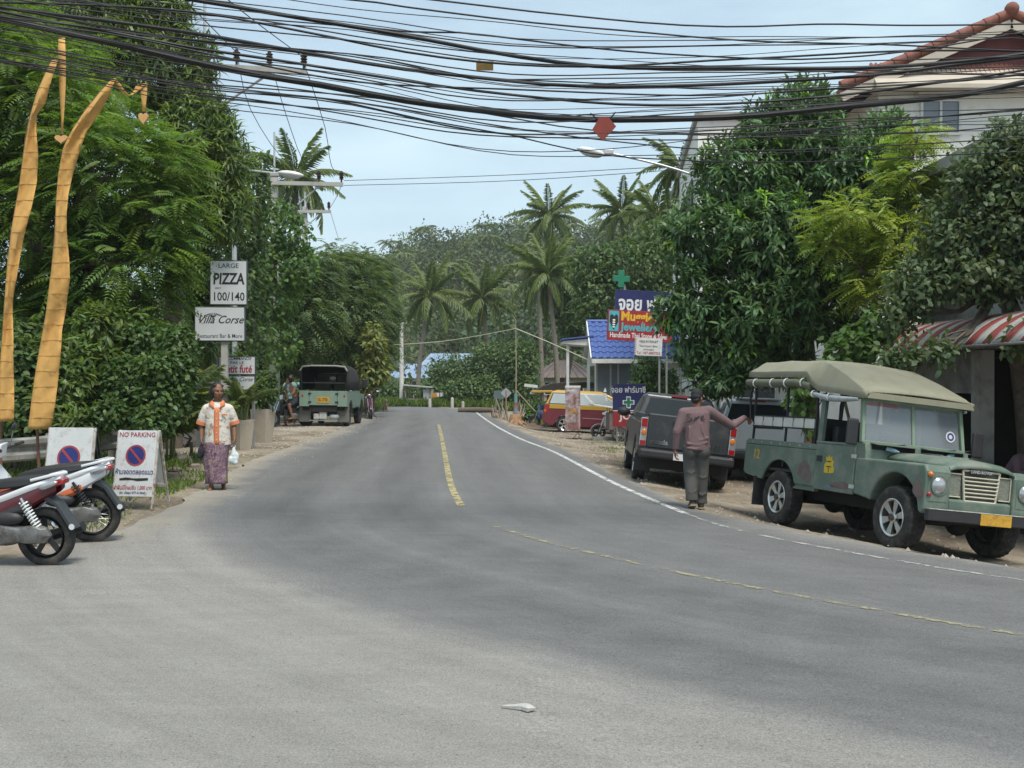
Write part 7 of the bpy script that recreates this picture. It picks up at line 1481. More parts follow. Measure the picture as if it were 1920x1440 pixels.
    MB().lathe([(.001, 0), (.028, 0), (.028, .004), (.001, .004)], (-.895, .078, .385), (0, 1, 0), 14).build('round_sticker', M_PLATE_W, fd)
    # front
    MB().loft([[(.30, -.05, .40), (.30, .05, .40), (.24, .06, .62), (.24, -.06, .62)], [(.36, -.19, .42), (.36, .19, .42), (.30, .2, .72), (.30, -.2, .72)], [(.44, -.12, .5), (.44, .12, .5), (.40, .14, .88), (.40, -.14, .88)]]).build('leg_shield', c1, t, bevel=.02, smooth=50)
    MB().loft([[(fx + .27 * math.cos(a) * wr / .275 * 1.14, y, wr + .27 * math.sin(a) * wr / .275 * 1.14) for y in (-.05, 0, .05)] for a in [R(10 + 14 * k) for k in range(11)]], closed=False, cap=False).build('front_mudguard', c1, t, smooth=60).modifiers.new('thickness', 'SOLIDIFY').thickness = .006
    hl = MB().loft([[(.30, -.13, .90), (.30, .13, .90), (.26, .11, 1.06), (.26, -.11, 1.06)], [(.42, -.12, .90), (.42, .12, .90), (.36, .10, 1.04), (.36, -.10, 1.04)], [(.50, -.06, .93), (.50, .06, .93), (.46, .05, 1.0), (.46, -.05, 1.0)]]).build('headlight_cowl', c1 if not fairing else c2, t, bevel=.015, smooth=50); MB().ell((.475, 0, .955), (.03, .07, .045), 12, 8).build('headlight', M_LCLR, hl, smooth=60)
    hb = MB().tube(smoothline([(.20, -.36, 1.02), (.25, -.2, 1.0), (.32, 0, .98), (.25, .2, 1.0), (.20, .36, 1.02)], .06), .012, 7).build('handlebar', M_PLAST, t, smooth=60)
    for s in (-1, 1):
        MB().tube([(.235, s * .25, 1.01), (.195, s * .37, 1.02)], .018, 8).build('grip', M_PLAST, hb); MB().tube([(.28, s * .2, 1.0), (.33, s * .36, .99)], .006, 5).build('brake_lever', M_CHROME, hb)
        MB().tube([(.27, s * .19, 1.01), (.27, s * .30, 1.17)], .006, 5).build('mirror_stem', M_PLAST, hb); MB().ell((.27, s * .34, 1.19), (.018, .075, .04), 12, 8).build('mirror', M_PLAST, hb, smooth=60)
    MB().tube([(.0, .1, .22), (-.1, .26, .0)], .012, 6).build('side_stand', M_PLAST, t)
    for s in (-1, 1): MB().tube([(.0, s * .08, .24), (.0, s * .26, .25)], .013, 6).build('foot_peg', M_PLAST, t)
def put_bike(t, x, y, rz, lean): t.location = G(x, y); t.rotation_euler = Euler((R(lean), 0, rz), 'XYZ')
M_BRED = pmat('bike_red', (.085, .006, .012), .3, 0, .06, 3, coat=.6); M_BWHT = pmat('bike_white', (.68, .69, .70), .3, 0, .04, 3, coat=.5); M_BORG = pmat('bike_orange', (.55, .13, .04), .4, 0, .06, 3); M_BBLK = pmat('bike_black', (.018, .018, .02), .3, 0, .1, 4, coat=.4)
b1 = thing('motorbike', 'dark red motorbike with black wheels nearest the camera at the left edge', 'motorbike', group='motorbikes'); motorbike(b1, M_BRED, M_BWHT, M_BBLK, 'blade', False, .275, True)
put_bike(b1, -4.98, 10.62, R(174), -4)
b2 = thing('motorbike', 'white and orange motorbike with spoked wheels in front of the left no-parking board', 'motorbike', group='motorbikes'); motorbike(b2, M_BWHT, M_BWHT, M_BORG, 'spoke', False, .285)
put_bike(b2, -5.02, 11.75, R(187), -4)
b3 = thing('motorbike', 'white motorbike facing right with handlebar and mirror showing behind the red one', 'motorbike', group='motorbikes'); motorbike(b3, M_BWHT, M_BWHT, M_BBLK, 'spoke', True, .285)
put_bike(b3, -6.75, 13.3, R(-15), -4); text('cowl_lettering', 'BIG BOSS', .07, M_INKR, b3, (.28, -.16, .93), (R(90), 0, 0), .01)
b4 = thing('motorbike', 'black motorbike with a white cowl under the shirtless rider on the left verge', 'motorbike', group='motorbikes'); motorbike(b4, M_BBLK, M_BWHT, M_BBLK, 'spoke', True, .285)
put_bike(b4, -7.42, 37.4, R(218), 3)
b5 = thing('motorbike', 'small motorbike parked beyond the jeep, only its front showing', 'motorbike', group='motorbikes'); motorbike(b5, M_BRED, M_BWHT, M_BBLK, 'spoke', False, .275); put_bike(b5, -5.75, 45.5, R(-80), 4)
b6 = thing('motorbike', 'blue and white motorbike lying low behind the taxi van tailgate', 'motorbike', group='motorbikes'); motorbike(b6, pmat('bike_blue', (.05, .10, .22), .35), M_BWHT, M_BBLK, 'spoke', False, .275); put_bike(b6, 1.55, 49.2, R(150), 4)
def food_cart():
    t = thing('food_cart', 'motorbike sidecar food cart with a tilted white tray roof and brown box', 'food cart', G(3.72, 40.9), R(186)); bx = pmat('cart_brown', (.17, .13, .12), .7, 0, .15, 5); rd = pmat('cart_red', (.30, .07, .04), .6, 0, .15, 4)
    MB().box(-.35, .35, .25, .95, .42, 1.02).build('brown_box', bx, t, bevel=.015); MB().box(-.95, -.36, .2, .95, .35, .95).build('red_cabinet', rd, t, bevel=.015)
    r = MB().prism([(-.85, 1.02), (.95, 1.30), (.95, 1.36), (-.85, 1.10)], .1, 1.05).build('tilted_tray', M_FRAME, t, bevel=.01); MB().prism([(-.8, 1.11), (.9, 1.372), (.9, 1.38), (-.8, 1.12)], .15, 1.0).build('tray_glass', M_GLASSG, r)
    for x in (-.3, .3): MB().tube([(x, .3, 1.0), (x, .3, 1.2)], .015, 6).build('support', M_STEEL, t)
    MB().bar((.6, .3, .45), (-.9, .3, .45), .05).build('frame_rail', M_STEEL, t)
    wheel(t, .0, .98, .27, .08, 'spoke', 0, 1, .78, 5, M_CHROME)
    MB().ell((-.3, 1.0, .35), (.1, .06, .1)).build('gas_valve', M_GALV, t, smooth=60)
    b = thing('motorbike', 'dusty motorbike with a white front mudguard pulling the food cart', 'motorbike', G(4.15, 41.9), group='motorbikes'); motorbike(b, pmat('bike_silver', (.45, .46, .46), .4), M_BRED, M_BRED, 'blade', False, .275); put_bike(b, 3.85, 41.65, R(184), 0)
food_cart()

# ------------------------------------------------------------------ people and animals
def blob(name, fn, voxel, mat, parent, smooth=4, label=None):
    """one continuous skin grown over overlapping tapered limbs"""
    mb = MB(); fn(mb); me = mb.mesh(name, None, mat); bm = bmesh.new(); bm.from_mesh(me); bmesh.ops.recalc_face_normals(bm, faces=bm.faces); bm.to_mesh(me); bm.free()
    o = link(name, me, None, None); r = o.modifiers.new('remesh', 'REMESH'); r.mode = 'VOXEL'; r.voxel_size = voxel; r.use_smooth_shade = True
    s = o.modifiers.new('smooth', 'SMOOTH'); s.iterations = smooth; s.factor = .5
    dg = bpy.context.evaluated_depsgraph_get(); m2 = bpy.data.meshes.new_from_object(o.evaluated_get(dg)); bpy.data.objects.remove(o); m2.name = name
    m2.polygons.foreach_set('use_smooth', [True] * len(m2.polygons)); m2.materials.clear(); m2.materials.append(mat)
    return link(name, m2, None, parent)
V3 = lambda *a: Vector(a)
def hand(mb, w, d, n, side, curl=.5, sc=1.0, spread=0):
    """palm and five fingers at wrist w, along d, palm facing n; side = direction of the thumb"""
    d, n = Vector(d).normalized(), Vector(n).normalized(); s = d.cross(n).normalized() * side; k = sc
    c = w + d * .05 * k
    for u in (-.024, -.008, .008, .024): mb.caps(w + s * u * k * .7, w + d * .088 * k + s * u * k * 1.15, .015 * k, .013 * k, 8, 3)
    for i, (u, L) in enumerate(((.030, .070), (.010, .080), (-.010, .075), (-.030, .058))):
        a = w + d * .09 * k + s * u * k; p1 = a + (d * math.cos(curl * .7) + n * math.sin(curl * .7)) * L * .45 * k; p2 = p1 + (d * math.cos(curl * 1.7) + n * math.sin(curl * 1.7)) * L * .32 * k; p3 = p2 + (d * math.cos(curl * 2.6) + n * math.sin(curl * 2.6)) * L * .26 * k
        mb.caps(a, p1, .0098 * k, .0092 * k, 8, 3).caps(p1, p2, .0092 * k, .0085 * k, 8, 3).caps(p2, p3, .0085 * k, .0075 * k, 8, 3)
    a = w + d * .025 * k + s * .028 * k; p1 = a + (d * .55 + s * .75 + n * .3).normalized() * .045 * k; p2 = p1 + (d * .85 + s * .2 + n * .5).normalized() * .032 * k
    mb.caps(a, p1, .0125 * k, .0105 * k, 8, 3).caps(p1, p2, .0105 * k, .0088 * k, 8, 3)
def head_prims(mb, c, f, sc=1.0, up=(0, 0, 1)):
    """skull, jaw, nose, lips, brows, ears; c = centre, f = facing direction"""
    f = Vector(f).normalized(); u = Vector(up); r = f.cross(u).normalized(); u = r.cross(f); k = sc; M = Matrix((r, f, u)).transposed(); rot = M.to_euler()
    q = lambda x, y, z: c + (r * x + f * y + u * z) * k
    mb.ell(q(0, -.012, .03), (.076 * k, .095 * k, .088 * k), 16, 12, rot).ell(q(0, .025, -.045), (.058 * k, .062 * k, .062 * k), 14, 10, rot).ell(q(0, .062, -.088), (.024 * k, .02 * k, .018 * k), 10, 8, rot)
    mb.caps(q(0, .086, .012), q(0, .106, -.028), .009 * k, .014 * k, 8, 3).ell(q(.012, .094, -.032), .009 * k, 8, 6).ell(q(-.012, .094, -.032), .009 * k, 8, 6)
    mb.ell(q(0, .083, -.058), (.024 * k, .010 * k, .007 * k), 10, 6, rot).ell(q(0, .080, -.070), (.020 * k, .010 * k, .007 * k), 10, 6, rot)
    for s in (-1, 1):
        mb.caps(q(s * .014, .083, .026), q(s * .045, .068, .026), .009 * k, .008 * k, 8, 3).ell(q(s * .042, .062, -.022), (.02 * k, .018 * k, .018 * k), 10, 8, rot); mb.ell(q(s * .078, -.01, -.012), (.010 * k, .020 * k, .030 * k), 10, 8, rot)
    return q, rot
def eyes(parent, q, rot, k=1.0):
    for s in (-1, 1):
        e = MB().ell(q(s * .031, .074, .010), (.012 * k, .008 * k, .006 * k), 10, 8, rot).build('eye', pmat('eye_white', (.22, .19, .17), .4), parent, smooth=80); MB().ell(q(s * .031, .0808, .010), (.0058 * k, .003 * k, .0052 * k), 8, 6, rot).build('iris', M_INK, e, smooth=80)
def limb(mb, pts, rs, seg=14):
    for (a, b, ra, rb) in zip(pts, pts[1:], rs, rs[1:]): mb.caps(a, b, ra, rb, seg, 4)
def foot(mb, ank, toe, sc=1.0):
    d = (toe - ank); d.z = 0; d = d.normalized(); s = d.cross(V3(0, 0, 1)); heel = V3(ank.x, ank.y, toe.z) - d * .045
    mb.caps(heel + V3(0, 0, .032), toe - d * .06 + V3(0, 0, .018), .033 * sc, .026 * sc).caps(ank, heel + V3(0, 0, .035), .036 * sc, .034 * sc)
    for i, u in enumerate((-.032, -.014, .003, .019, .034)): mb.caps(toe - d * (.075 + .008 * abs(i - 1)) + s * u * .9 + V3(0, 0, .012), toe - d * (.012 * abs(i - 1)) + s * u + V3(0, 0, .004), .013, .0105, 8, 3)
SKIN = pmat('skin_brown', (.21, .095, .052), .55, 0, .12, 25, .1, 90); SKIN2 = pmat('skin_tan', (.30, .145, .08), .55, 0, .12, 25, .1, 90); HAIR = pmat('black_hair', (.010, .009, .009), .5, 0, .3, 60, .6, 120)
def pattern_mat(name, base, cols, scale, seed=0, rough=.8):
    m = bpy.data.materials.new(name); m.use_nodes = True; nt = m.node_tree; L = nt.links; b = nt.nodes['Principled BSDF']; b.inputs['Roughness'].default_value = rough; tc = _n(nt, 'ShaderNodeTexCoord'); out = None; last = None
    for i, (c, sc, th) in enumerate(cols):
        mp = _n(nt, 'ShaderNodeMapping'); mp.inputs['Location'].default_value = (i * 3.7 + seed, i * 1.3, i * 2.1); L.new(tc.outputs['Object'], mp.inputs[0])
        n = _n(nt, 'ShaderNodeTexNoise'); n.inputs['Scale'].default_value = sc; n.inputs['Detail'].default_value = 4; n.inputs['Distortion'].default_value = 1.2; L.new(mp.outputs[0], n.inputs['Vector'])
        r = _n(nt, 'ShaderNodeMapRange'); r.inputs[1].default_value = th; r.inputs[2].default_value = th + .05; L.new(n.outputs['Fac'], r.inputs[0])
        x = _n(nt, 'ShaderNodeMixRGB'); x.inputs[2].default_value = (*c, 1); L.new(r.outputs[0], x.inputs[0])
        if last is None: x.inputs[1].default_value = (*base, 1)
        else: L.new(last, x.inputs[1])
        last = x.outputs[0]
    L.new(last, b.inputs['Base Color']); n = _n(nt, 'ShaderNodeTexNoise'); n.inputs['Scale'].default_value = 14; L.new(tc.outputs['Object'], n.inputs['Vector']); bp = _n(nt, 'ShaderNodeBump'); bp.inputs['Strength'].default_value = .5; bp.inputs['Distance'].default_value = .03; L.new(n.outputs['Fac'], bp.inputs['Height']); L.new(bp.outputs[0], b.inputs['Normal'])
    MATS[name] = m; return m
def cloth_loft(name, rows, mat, parent, n=40, fold=.008, seed=0, thick=.006):
    """garment from stacked ellipses (z, cx, cy, rx, ry) with soft folds that grow towards the hem"""
    rg = random.Random(seed); ph = [rg.uniform(0, 6) for _ in range(4)]; L = []
    for j, (z, cx, cy, rx, ry) in enumerate(rows):
        g = fold * (.3 + j / len(rows)); l = []
        for k in range(n):
            a = 2 * math.pi * k / n; w = 1 + g / rx * (math.sin(5 * a + ph[0] + j * .25) + .7 * math.sin(9 * a + ph[1] - j * .3) + .5 * math.sin(3 * a + ph[2] + j * .5)); l.append((cx + rx * w * math.cos(a), cy + ry * w * math.sin(a), z + .004 * math.sin(4 * a + ph[3])))
        L.append(l)
    o = MB().loft(L, cap=False).build(name, mat, parent, smooth=70); s = o.modifiers.new('thickness', 'SOLIDIFY'); s.thickness = thick; return o

def woman():
    t = thing('person', 'woman in a white floral shirt and long purple sarong walking on the left road edge', 'person', GP(408, 919), R(8)); SH = pattern_mat('floral_shirt', (.62, .57, .50), [((.30, .24, .13), 11, .56), ((.50, .24, .18), 13, .60), ((.40, .43, .44), 9, .62), ((.60, .55, .48), 20, .60)], 10); OR = pmat('orange_trim', (.62, .20, .085), .8, 0, .1, 8)
    SA = pattern_mat('purple_sarong', (.155, .085, .12), [((.24, .16, .18), 22, .52), ((.20, .15, .06), 7, .62), ((.32, .24, .26), 34, .58), ((.09, .045, .075), 11, .60)], 10, 5)
    hd = V3(.0, -.02, 1.435); f = V3(.45, -.9, -.02)
    sh = {-1: V3(-.15, .01, 1.20), 1: V3(.15, .01, 1.20)}; el = {-1: V3(-.23, .04, .965), 1: V3(.23, .03, .965)}; wr = {-1: V3(-.225, -.04, .745), 1: V3(.245, -.06, .74)}
    box = {}
    def body(mb):
        q, rot = head_prims(mb, hd, f, 1.04); box['q'] = (q, rot)
        mb.caps(V3(0, .02, 1.24), V3(0, -.005, 1.36), .056, .05); mb.ell(V3(0, .005, 1.11), (.155, .095, .16)).ell(V3(0, -.005, .93), (.15, .105, .16)).ell(V3(0, .01, .80), (.16, .11, .12)); mb.caps(sh[-1], sh[1], .055, .055)
        for s in (-1, 1): limb(mb, [sh[s], el[s], wr[s]], [.05, .038, .025]); hand(mb, wr[s], V3(0, -.15, -1), V3(-s, 0, 0), -s if s < 0 else s * -1, .75, .95)
        limb(mb, [V3(-.08, .01, .80), V3(-.08, -.055, .44), V3(-.085, -.09, .085)], [.08, .052, .034]); foot(mb, V3(-.085, -.09, .085), V3(-.10, -.25, .0)); limb(mb, [V3(.085, .0, .80), V3(.075, .03, .44), V3(.07, .10, .10)], [.085, .058, .036]); foot(mb, V3(.07, .10, .10), V3(.09, -.06, .01))
    b = blob('body', body, .0085, SKIN, t, 3); q, rot = box['q']; eyes(b, q, rot, 1.04)
    def hair(mb):
        for p, r in (((0, -.03, .055), (.086, .088, .078)), ((-.062, -.035, .0), (.036, .055, .075)), ((.062, -.035, .0), (.036, .055, .075)), ((0, -.07, .0), (.07, .05, .085)), ((-.065, -.045, -.06), (.03, .042, .05)), ((.065, -.045, -.06), (.03, .042, .05)), ((-.05, .03, .08), (.03, .03, .022)), ((.045, .03, .08), (.03, .03, .022))): mb.ell(q(*p), [v * 1.04 for v in r], 12, 8, rot)
    blob('hair', hair, .008, HAIR, b, 2)
    def shirt(mb):
        L = [[(cx + rx * math.cos(a), cy + ry * math.sin(a), z) for a in [2 * math.pi * k / 28 for k in range(28)]] for z, cx, cy, rx, ry in ((1.285, 0, .015, .085, .07), (1.262, 0, .01, .125, .085), (1.2, 0, .005, .165, .112), (1.1, 0, 0, .170, .122), (.95, 0, -.005, .172, .130), (.8, 0, 0, .182, .140), (.655, 0, .005, .195, .150))]
        mb.loft(L); 
        for s in (-1, 1): mb.caps(V3(s * .12, .01, 1.20), V3(s * .16, .01, 1.18), .066, .07); mb.tube([V3(s * .15, .01, 1.20), V3(s * .20, .025, 1.08), V3(s * .232, .035, .975)], [.068, .072, .07], 16)
    so = blob('shirt', shirt, .010, SH, t, 4)
    ry = lambda z: np.interp(z, [.655, .8, .95, 1.1, 1.2, 1.255], [.150, .143, .138, .126, .113, .085])
    zz = [.665 + i * .054 for i in range(11)]; MB().loft([[(x, -ry(z) - .006 + abs(x) * .22, z) for x in (-.038, -.012, .012, .038)] for z in zz], closed=False, cap=False).build('placket', OR, so, smooth=60).modifiers.new('thickness', 'SOLIDIFY').thickness = .008
    for k in range(5): MB().ell((0, -ry(.74 + k * .1) - .012, .74 + k * .1), (.007, .004, .007), 8, 6).build('button', M_PLATE_W, so)
    for s in (-1, 1):
        MB().loft([[V3(s * .012, -.085, 1.22), V3(s * .06, -.062, 1.29), V3(s * .075, .0, 1.315), V3(s * .075, .05, 1.30)], [V3(s * .05, -.118, 1.185), V3(s * .115, -.085, 1.245), V3(s * .11, -.01, 1.28), V3(s * .10, .06, 1.27)]], closed=False, cap=False).build('collar', OR, so, smooth=60).modifiers.new('thickness', 'SOLIDIFY').thickness = .008
        MB().tube([V3(s * .221, .031, 1.005), V3(s * .236, .036, .955)], [.076, .079], 18).build('sleeve_cuff', OR, so, smooth=40)
    MB().box(.07, .15, -.123, -.116, 1.09, 1.112).build('pocket_edge', OR, so)
    rows = []
    for i in range(15):
        u = i / 14; z = .70 - .60 * u; rows.append((z, -.005 - .02 * math.sin(u * 3), -.005 - .02 * u, .182 - .028 * u, .145 + .012 * u))
    sa = cloth_loft('sarong', rows, SA, t, 44, .007, 3); MB().loft([[(-.17 - .01 * k, -.02 + .03 * k, .67), (-.185 - .008 * k, -.03 + .03 * k, .4), (-.16 - .006 * k, -.06 + .03 * k, .22)] for k in range(3)], closed=False, cap=False).build('sarong_flap', pmat('dark_purple', (.05, .025, .05), .8), sa, smooth=60).modifiers.new('thickness', 'SOLIDIFY').thickness = .006
    MB().loft([[(.15 * math.cos(a) + .155 * 0 - .012, .152 * math.sin(a), z) for a in [2 * math.pi * k / 40 for k in range(40)]] for z in (.135, .115)], cap=False).build('hem_band', pmat('hem_dark', (.06, .03, .05), .8), sa, smooth=60)
    # things in her hands
    o = Vector(t.location)
    def bag(mb): mb.ell((0, 0, -.19), (.07, .055, .085)).ell((.02, .01, -.16), (.06, .045, .085)).caps((.005, 0, -.13), (0, 0, -.005), .05, .014).ell((-.03, -.02, -.20), (.05, .045, .065)).ell((.03, -.02, -.235), (.04, .035, .04))
    bg = thing('plastic_bag', 'knotted white plastic bag hanging from the woman\'s hand', 'bag', t.matrix_basis @ (wr[1] + V3(-.01, -.03, -.095))); blob('sack', bag, .009, pmat('white_polythene', (.60, .64, .64), .35, 0, .12, 30, .8, 40), bg, 1)
    for s in (-1, 1): MB().tube([(s * .012, 0, -.05), (s * .03, 0, .0), (0, 0, .02)], .006, 6).build('loop_handle', MATS['white_polythene'], bg, smooth=60)
    def cl(mb): mb.ell((0, 0, -.10), (.05, .045, .085)).ell((.01, 0, -.02), (.03, .03, .05)).ell((-.02, -.01, -.15), (.04, .035, .05))
    c2 = thing('dark_cloth', 'dark folded cloth in the woman\'s other hand', 'cloth', t.matrix_basis @ (wr[-1] + V3(.0, -.03, -.08))); blob('folds', cl, .009, pmat('dark_cloth', (.02, .018, .03), .9), c2, 2)
woman()

def man():
    LR = bpy.data.objects['green_pickup_truck']; bpy.context.view_layer.update()
    Y = 16.25; base = G((1306 - 960) * Y / F, Y); t = thing('person', 'man in a mauve long-sleeved top and cap leaning a hand on the green truck', 'person', base, R(0))
    W = lambda x, y, z: V3(x, y, z); k = 1.03
    target = LR.matrix_world @ V3(-2.40, -.815, 1.50) - base
    TOP = pmat('mauve_cotton', (.165, .105, .108), .9, 0, .12, 5, .8, 14); TR = pmat('grey_trousers', (.085, .082, .075), .9, 0, .14, 5, .9, 12)
    hd = W(.02, .06, 1.60); f = W(.62, .75, -.25)
    shL, shR = W(-.19, .02, 1.40), W(.19, .05, 1.43); hip = W(0, .0, .95)
    elL, wrL = W(-.285, -.02, 1.12), W(-.305, .02, .86)
    d = target - shR; L = d.length; u1 = .30; u2 = .30 + max(0, L - .62) ; elR = shR + d * .48 + W(.03, -.10, -.15); wrR = target - d.normalized() * .10 + W(0, 0, .035)
    box = {}
    def body(mb):
        q, rot = head_prims(mb, hd, f, 1.02, (.0, .15, 1)); box['q'] = (q, rot)
        mb.caps(W(0, .03, 1.40), W(.012, .05, 1.53), .062, .056); mb.ell(W(0, .02, 1.26), (.175, .11, .19)).ell(W(0, .0, 1.07), (.155, .11, .17)).ell(hip, (.165, .12, .13)); mb.caps(shL, shR, .06, .06)
        limb(mb, [shL, elL, wrL], [.054, .042, .028]); hand(mb, wrL, W(.0, .15, -1), W(1, 0, 0), 1, .6, 1.05)
        limb(mb, [shR, elR, wrR], [.056, .042, .029]); hand(mb, wrR, d.normalized() * 1 + W(0, 0, -.25), W(0, 0, -1), 1, .75, 1.05)
        limb(mb, [W(-.095, 0, .93), W(-.08, .06, .50), W(-.07, -.07, .115)], [.095, .062, .04]); limb(mb, [W(.095, 0, .93), W(.085, .06, .50), W(.075, .10, .09)], [.095, .062, .04])
        foot(mb, W(.075, .10, .09), W(.11, .27, .0)); foot(mb, W(-.07, -.07, .115), W(-.08, .09, .03))
    b = blob('body', body, .0085, SKIN, t, 3); q, rot = box['q']; eyes(b, q, rot, 1.02)
    def cap(mb): mb.ell(q(0, -.012, .062), (.086, .102, .082), 16, 12, rot).ell(q(0, -.035, .015), (.083, .085, .06), 16, 12, rot)
    cp = blob('cap', cap, .008, pmat('black_cap', (.012, .012, .014), .8, 0, .2, 20), t, 3); MB().loft([[q(x, .075 - abs(x) * .3, .052 - abs(x) * .05) for x in (-.07, -.035, 0, .035, .07)], [q(x * .85, .165 - abs(x) * .5, .03) for x in (-.07, -.035, 0, .035, .07)]], closed=False, cap=False).build('visor', MATS['black_cap'], cp, smooth=60).modifiers.new('thickness', 'SOLIDIFY').thickness = .006
    def hairb(mb): mb.ell(q(0, -.055, -.03), (.072, .045, .05), 12, 8, rot)
    blob('hair', hairb, .009, HAIR, b, 2)
    def top(mb):
        Lp = [[(cx + rx * math.cos(a), cy + ry * math.sin(a), z) for a in [2 * math.pi * i / 28 for i in range(28)]] for z, cx, cy, rx, ry in ((1.485, .005, .035, .082, .075), (1.455, 0, .03, .14, .095), (1.40, 0, .025, .195, .125), (1.28, 0, .02, .20, .14), (1.12, 0, .005, .185, .14), (1.0, 0, .0, .19, .15), (.86, 0, .0, .195, .155))]
        mb.loft(Lp); limb(mb, [shL + W(.01, 0, -.005), elL], [.083, .066]); mb.caps(shL, shR, .075, .075); mb.tube([elL + (elL - wrL) * .15, elL, wrL + (elL - wrL) * .04], [.062, .062, .045], 14); limb(mb, [shR + W(-.01, 0, -.005), elR], [.083, .066]); mb.tube([elR + (shR - elR) * .2, elR, wrR + (elR - wrR) * .04], [.062, .064, .045], 14)
        for z, x0, x1, yy in ((.96, -.16, .15, -.150), (1.03, -.10, .17, -.143), (.90, -.17, .1, -.156)): mb.tube([(x0, yy + .03, z), ((x0 + x1) / 2, yy, z - .02), (x1, yy + .03, z + .02)], .013, 8)
        mb.tube([(.05, -.118, 1.25), (.07, -.135, 1.12), (.12, -.12, 1.0)], .014, 8).tube([(-.12, -.11, 1.2), (-.13, -.12, 1.05), (-.16, -.1, .95)], .012, 8)
    so = blob('top', top, .0105, TOP, t, 4)
    # scribbled lettering across the shoulders
    def yb(x, z): return -float(np.interp(z, [1.0, 1.12, 1.28, 1.40], [.150, .136, .120, .100])) * math.sqrt(max(.05, 1 - (x / .215) ** 2)) - .012
    st = [[(-.10, 1.375), (-.135, 1.387), (-.15, 1.36), (-.118, 1.335), (-.10, 1.305), (-.13, 1.275), (-.165, 1.27)], [(-.085, 1.335), (-.085, 1.30), (-.065, 1.288), (-.045, 1.305), (-.04, 1.345), (-.034, 1.298)], [(-.015, 1.345), (-.012, 1.302), (-.008, 1.33), (.01, 1.352), (.03, 1.347)], [(.045, 1.322), (.085, 1.338), (.08, 1.362), (.055, 1.356), (.046, 1.325), (.066, 1.302), (.105, 1.315)]]
    for s in st: MB().tube(smoothline([V3(x, yb(x, z), z) for x, z in s], .012), .0055, 6).build('painted_letter', M_INK, so, smooth=60)
    def tro(mb):
        mb.ell(W(0, 0, .92), (.18, .135, .12)).ell(W(-.09, -.03, .84), (.10, .115, .12)).ell(W(.09, -.03, .84), (.10, .115, .12)); mb.tube([W(-.095, 0, .93), W(-.088, .04, .6), W(-.083, .03, .45), W(-.076, -.05, .20), W(-.075, -.06, .13)], [.112, .096, .09, .088, .092], 18); mb.tube([W(.095, 0, .93), W(.09, .04, .6), W(.088, .05, .45), W(.08, .09, .16), W(.08, .09, .075)], [.112, .096, .09, .088, .094], 18)
        for x, z, yy in ((-.085, .52, -.045), (.09, .45, -.03), (-.08, .24, -.11), (.08, .2, -.0)): mb.tube([(x - .05, yy, z + .03), (x, yy - .012, z), (x + .06, yy, z + .035)], .012, 8)
    blob('trousers', tro, .0105, TR, t, 4)
    for a, tp, lab in ((W(.075, .10, .05), W(.11, .30, .0), 0), (W(-.07, -.07, .08), W(-.08, .11, .015), 1)):
        def shoe(mb, a=a, tp=tp): dd = (tp - a); mb.caps(V3(a.x, a.y - .05, tp.z + .05), tp + V3(0, -.07, .035), .046, .042).caps(V3(a.x, a.y, a.z + .03), V3(a.x, a.y - .03, tp.z + .05), .048, .045)
        s = blob('shoe', shoe, .009, pmat('canvas_shoe', (.07, .06, .05), .8), t, 2); MB().bar((a.x, a.y - .10, tp.z + .012 + (.05 if lab else 0)), (tp.x, tp.y - .04, tp.z + .012), .09, .02).build('sole', pmat('gum_sole', (.40, .31, .18), .8), s, bevel=.008)
man()

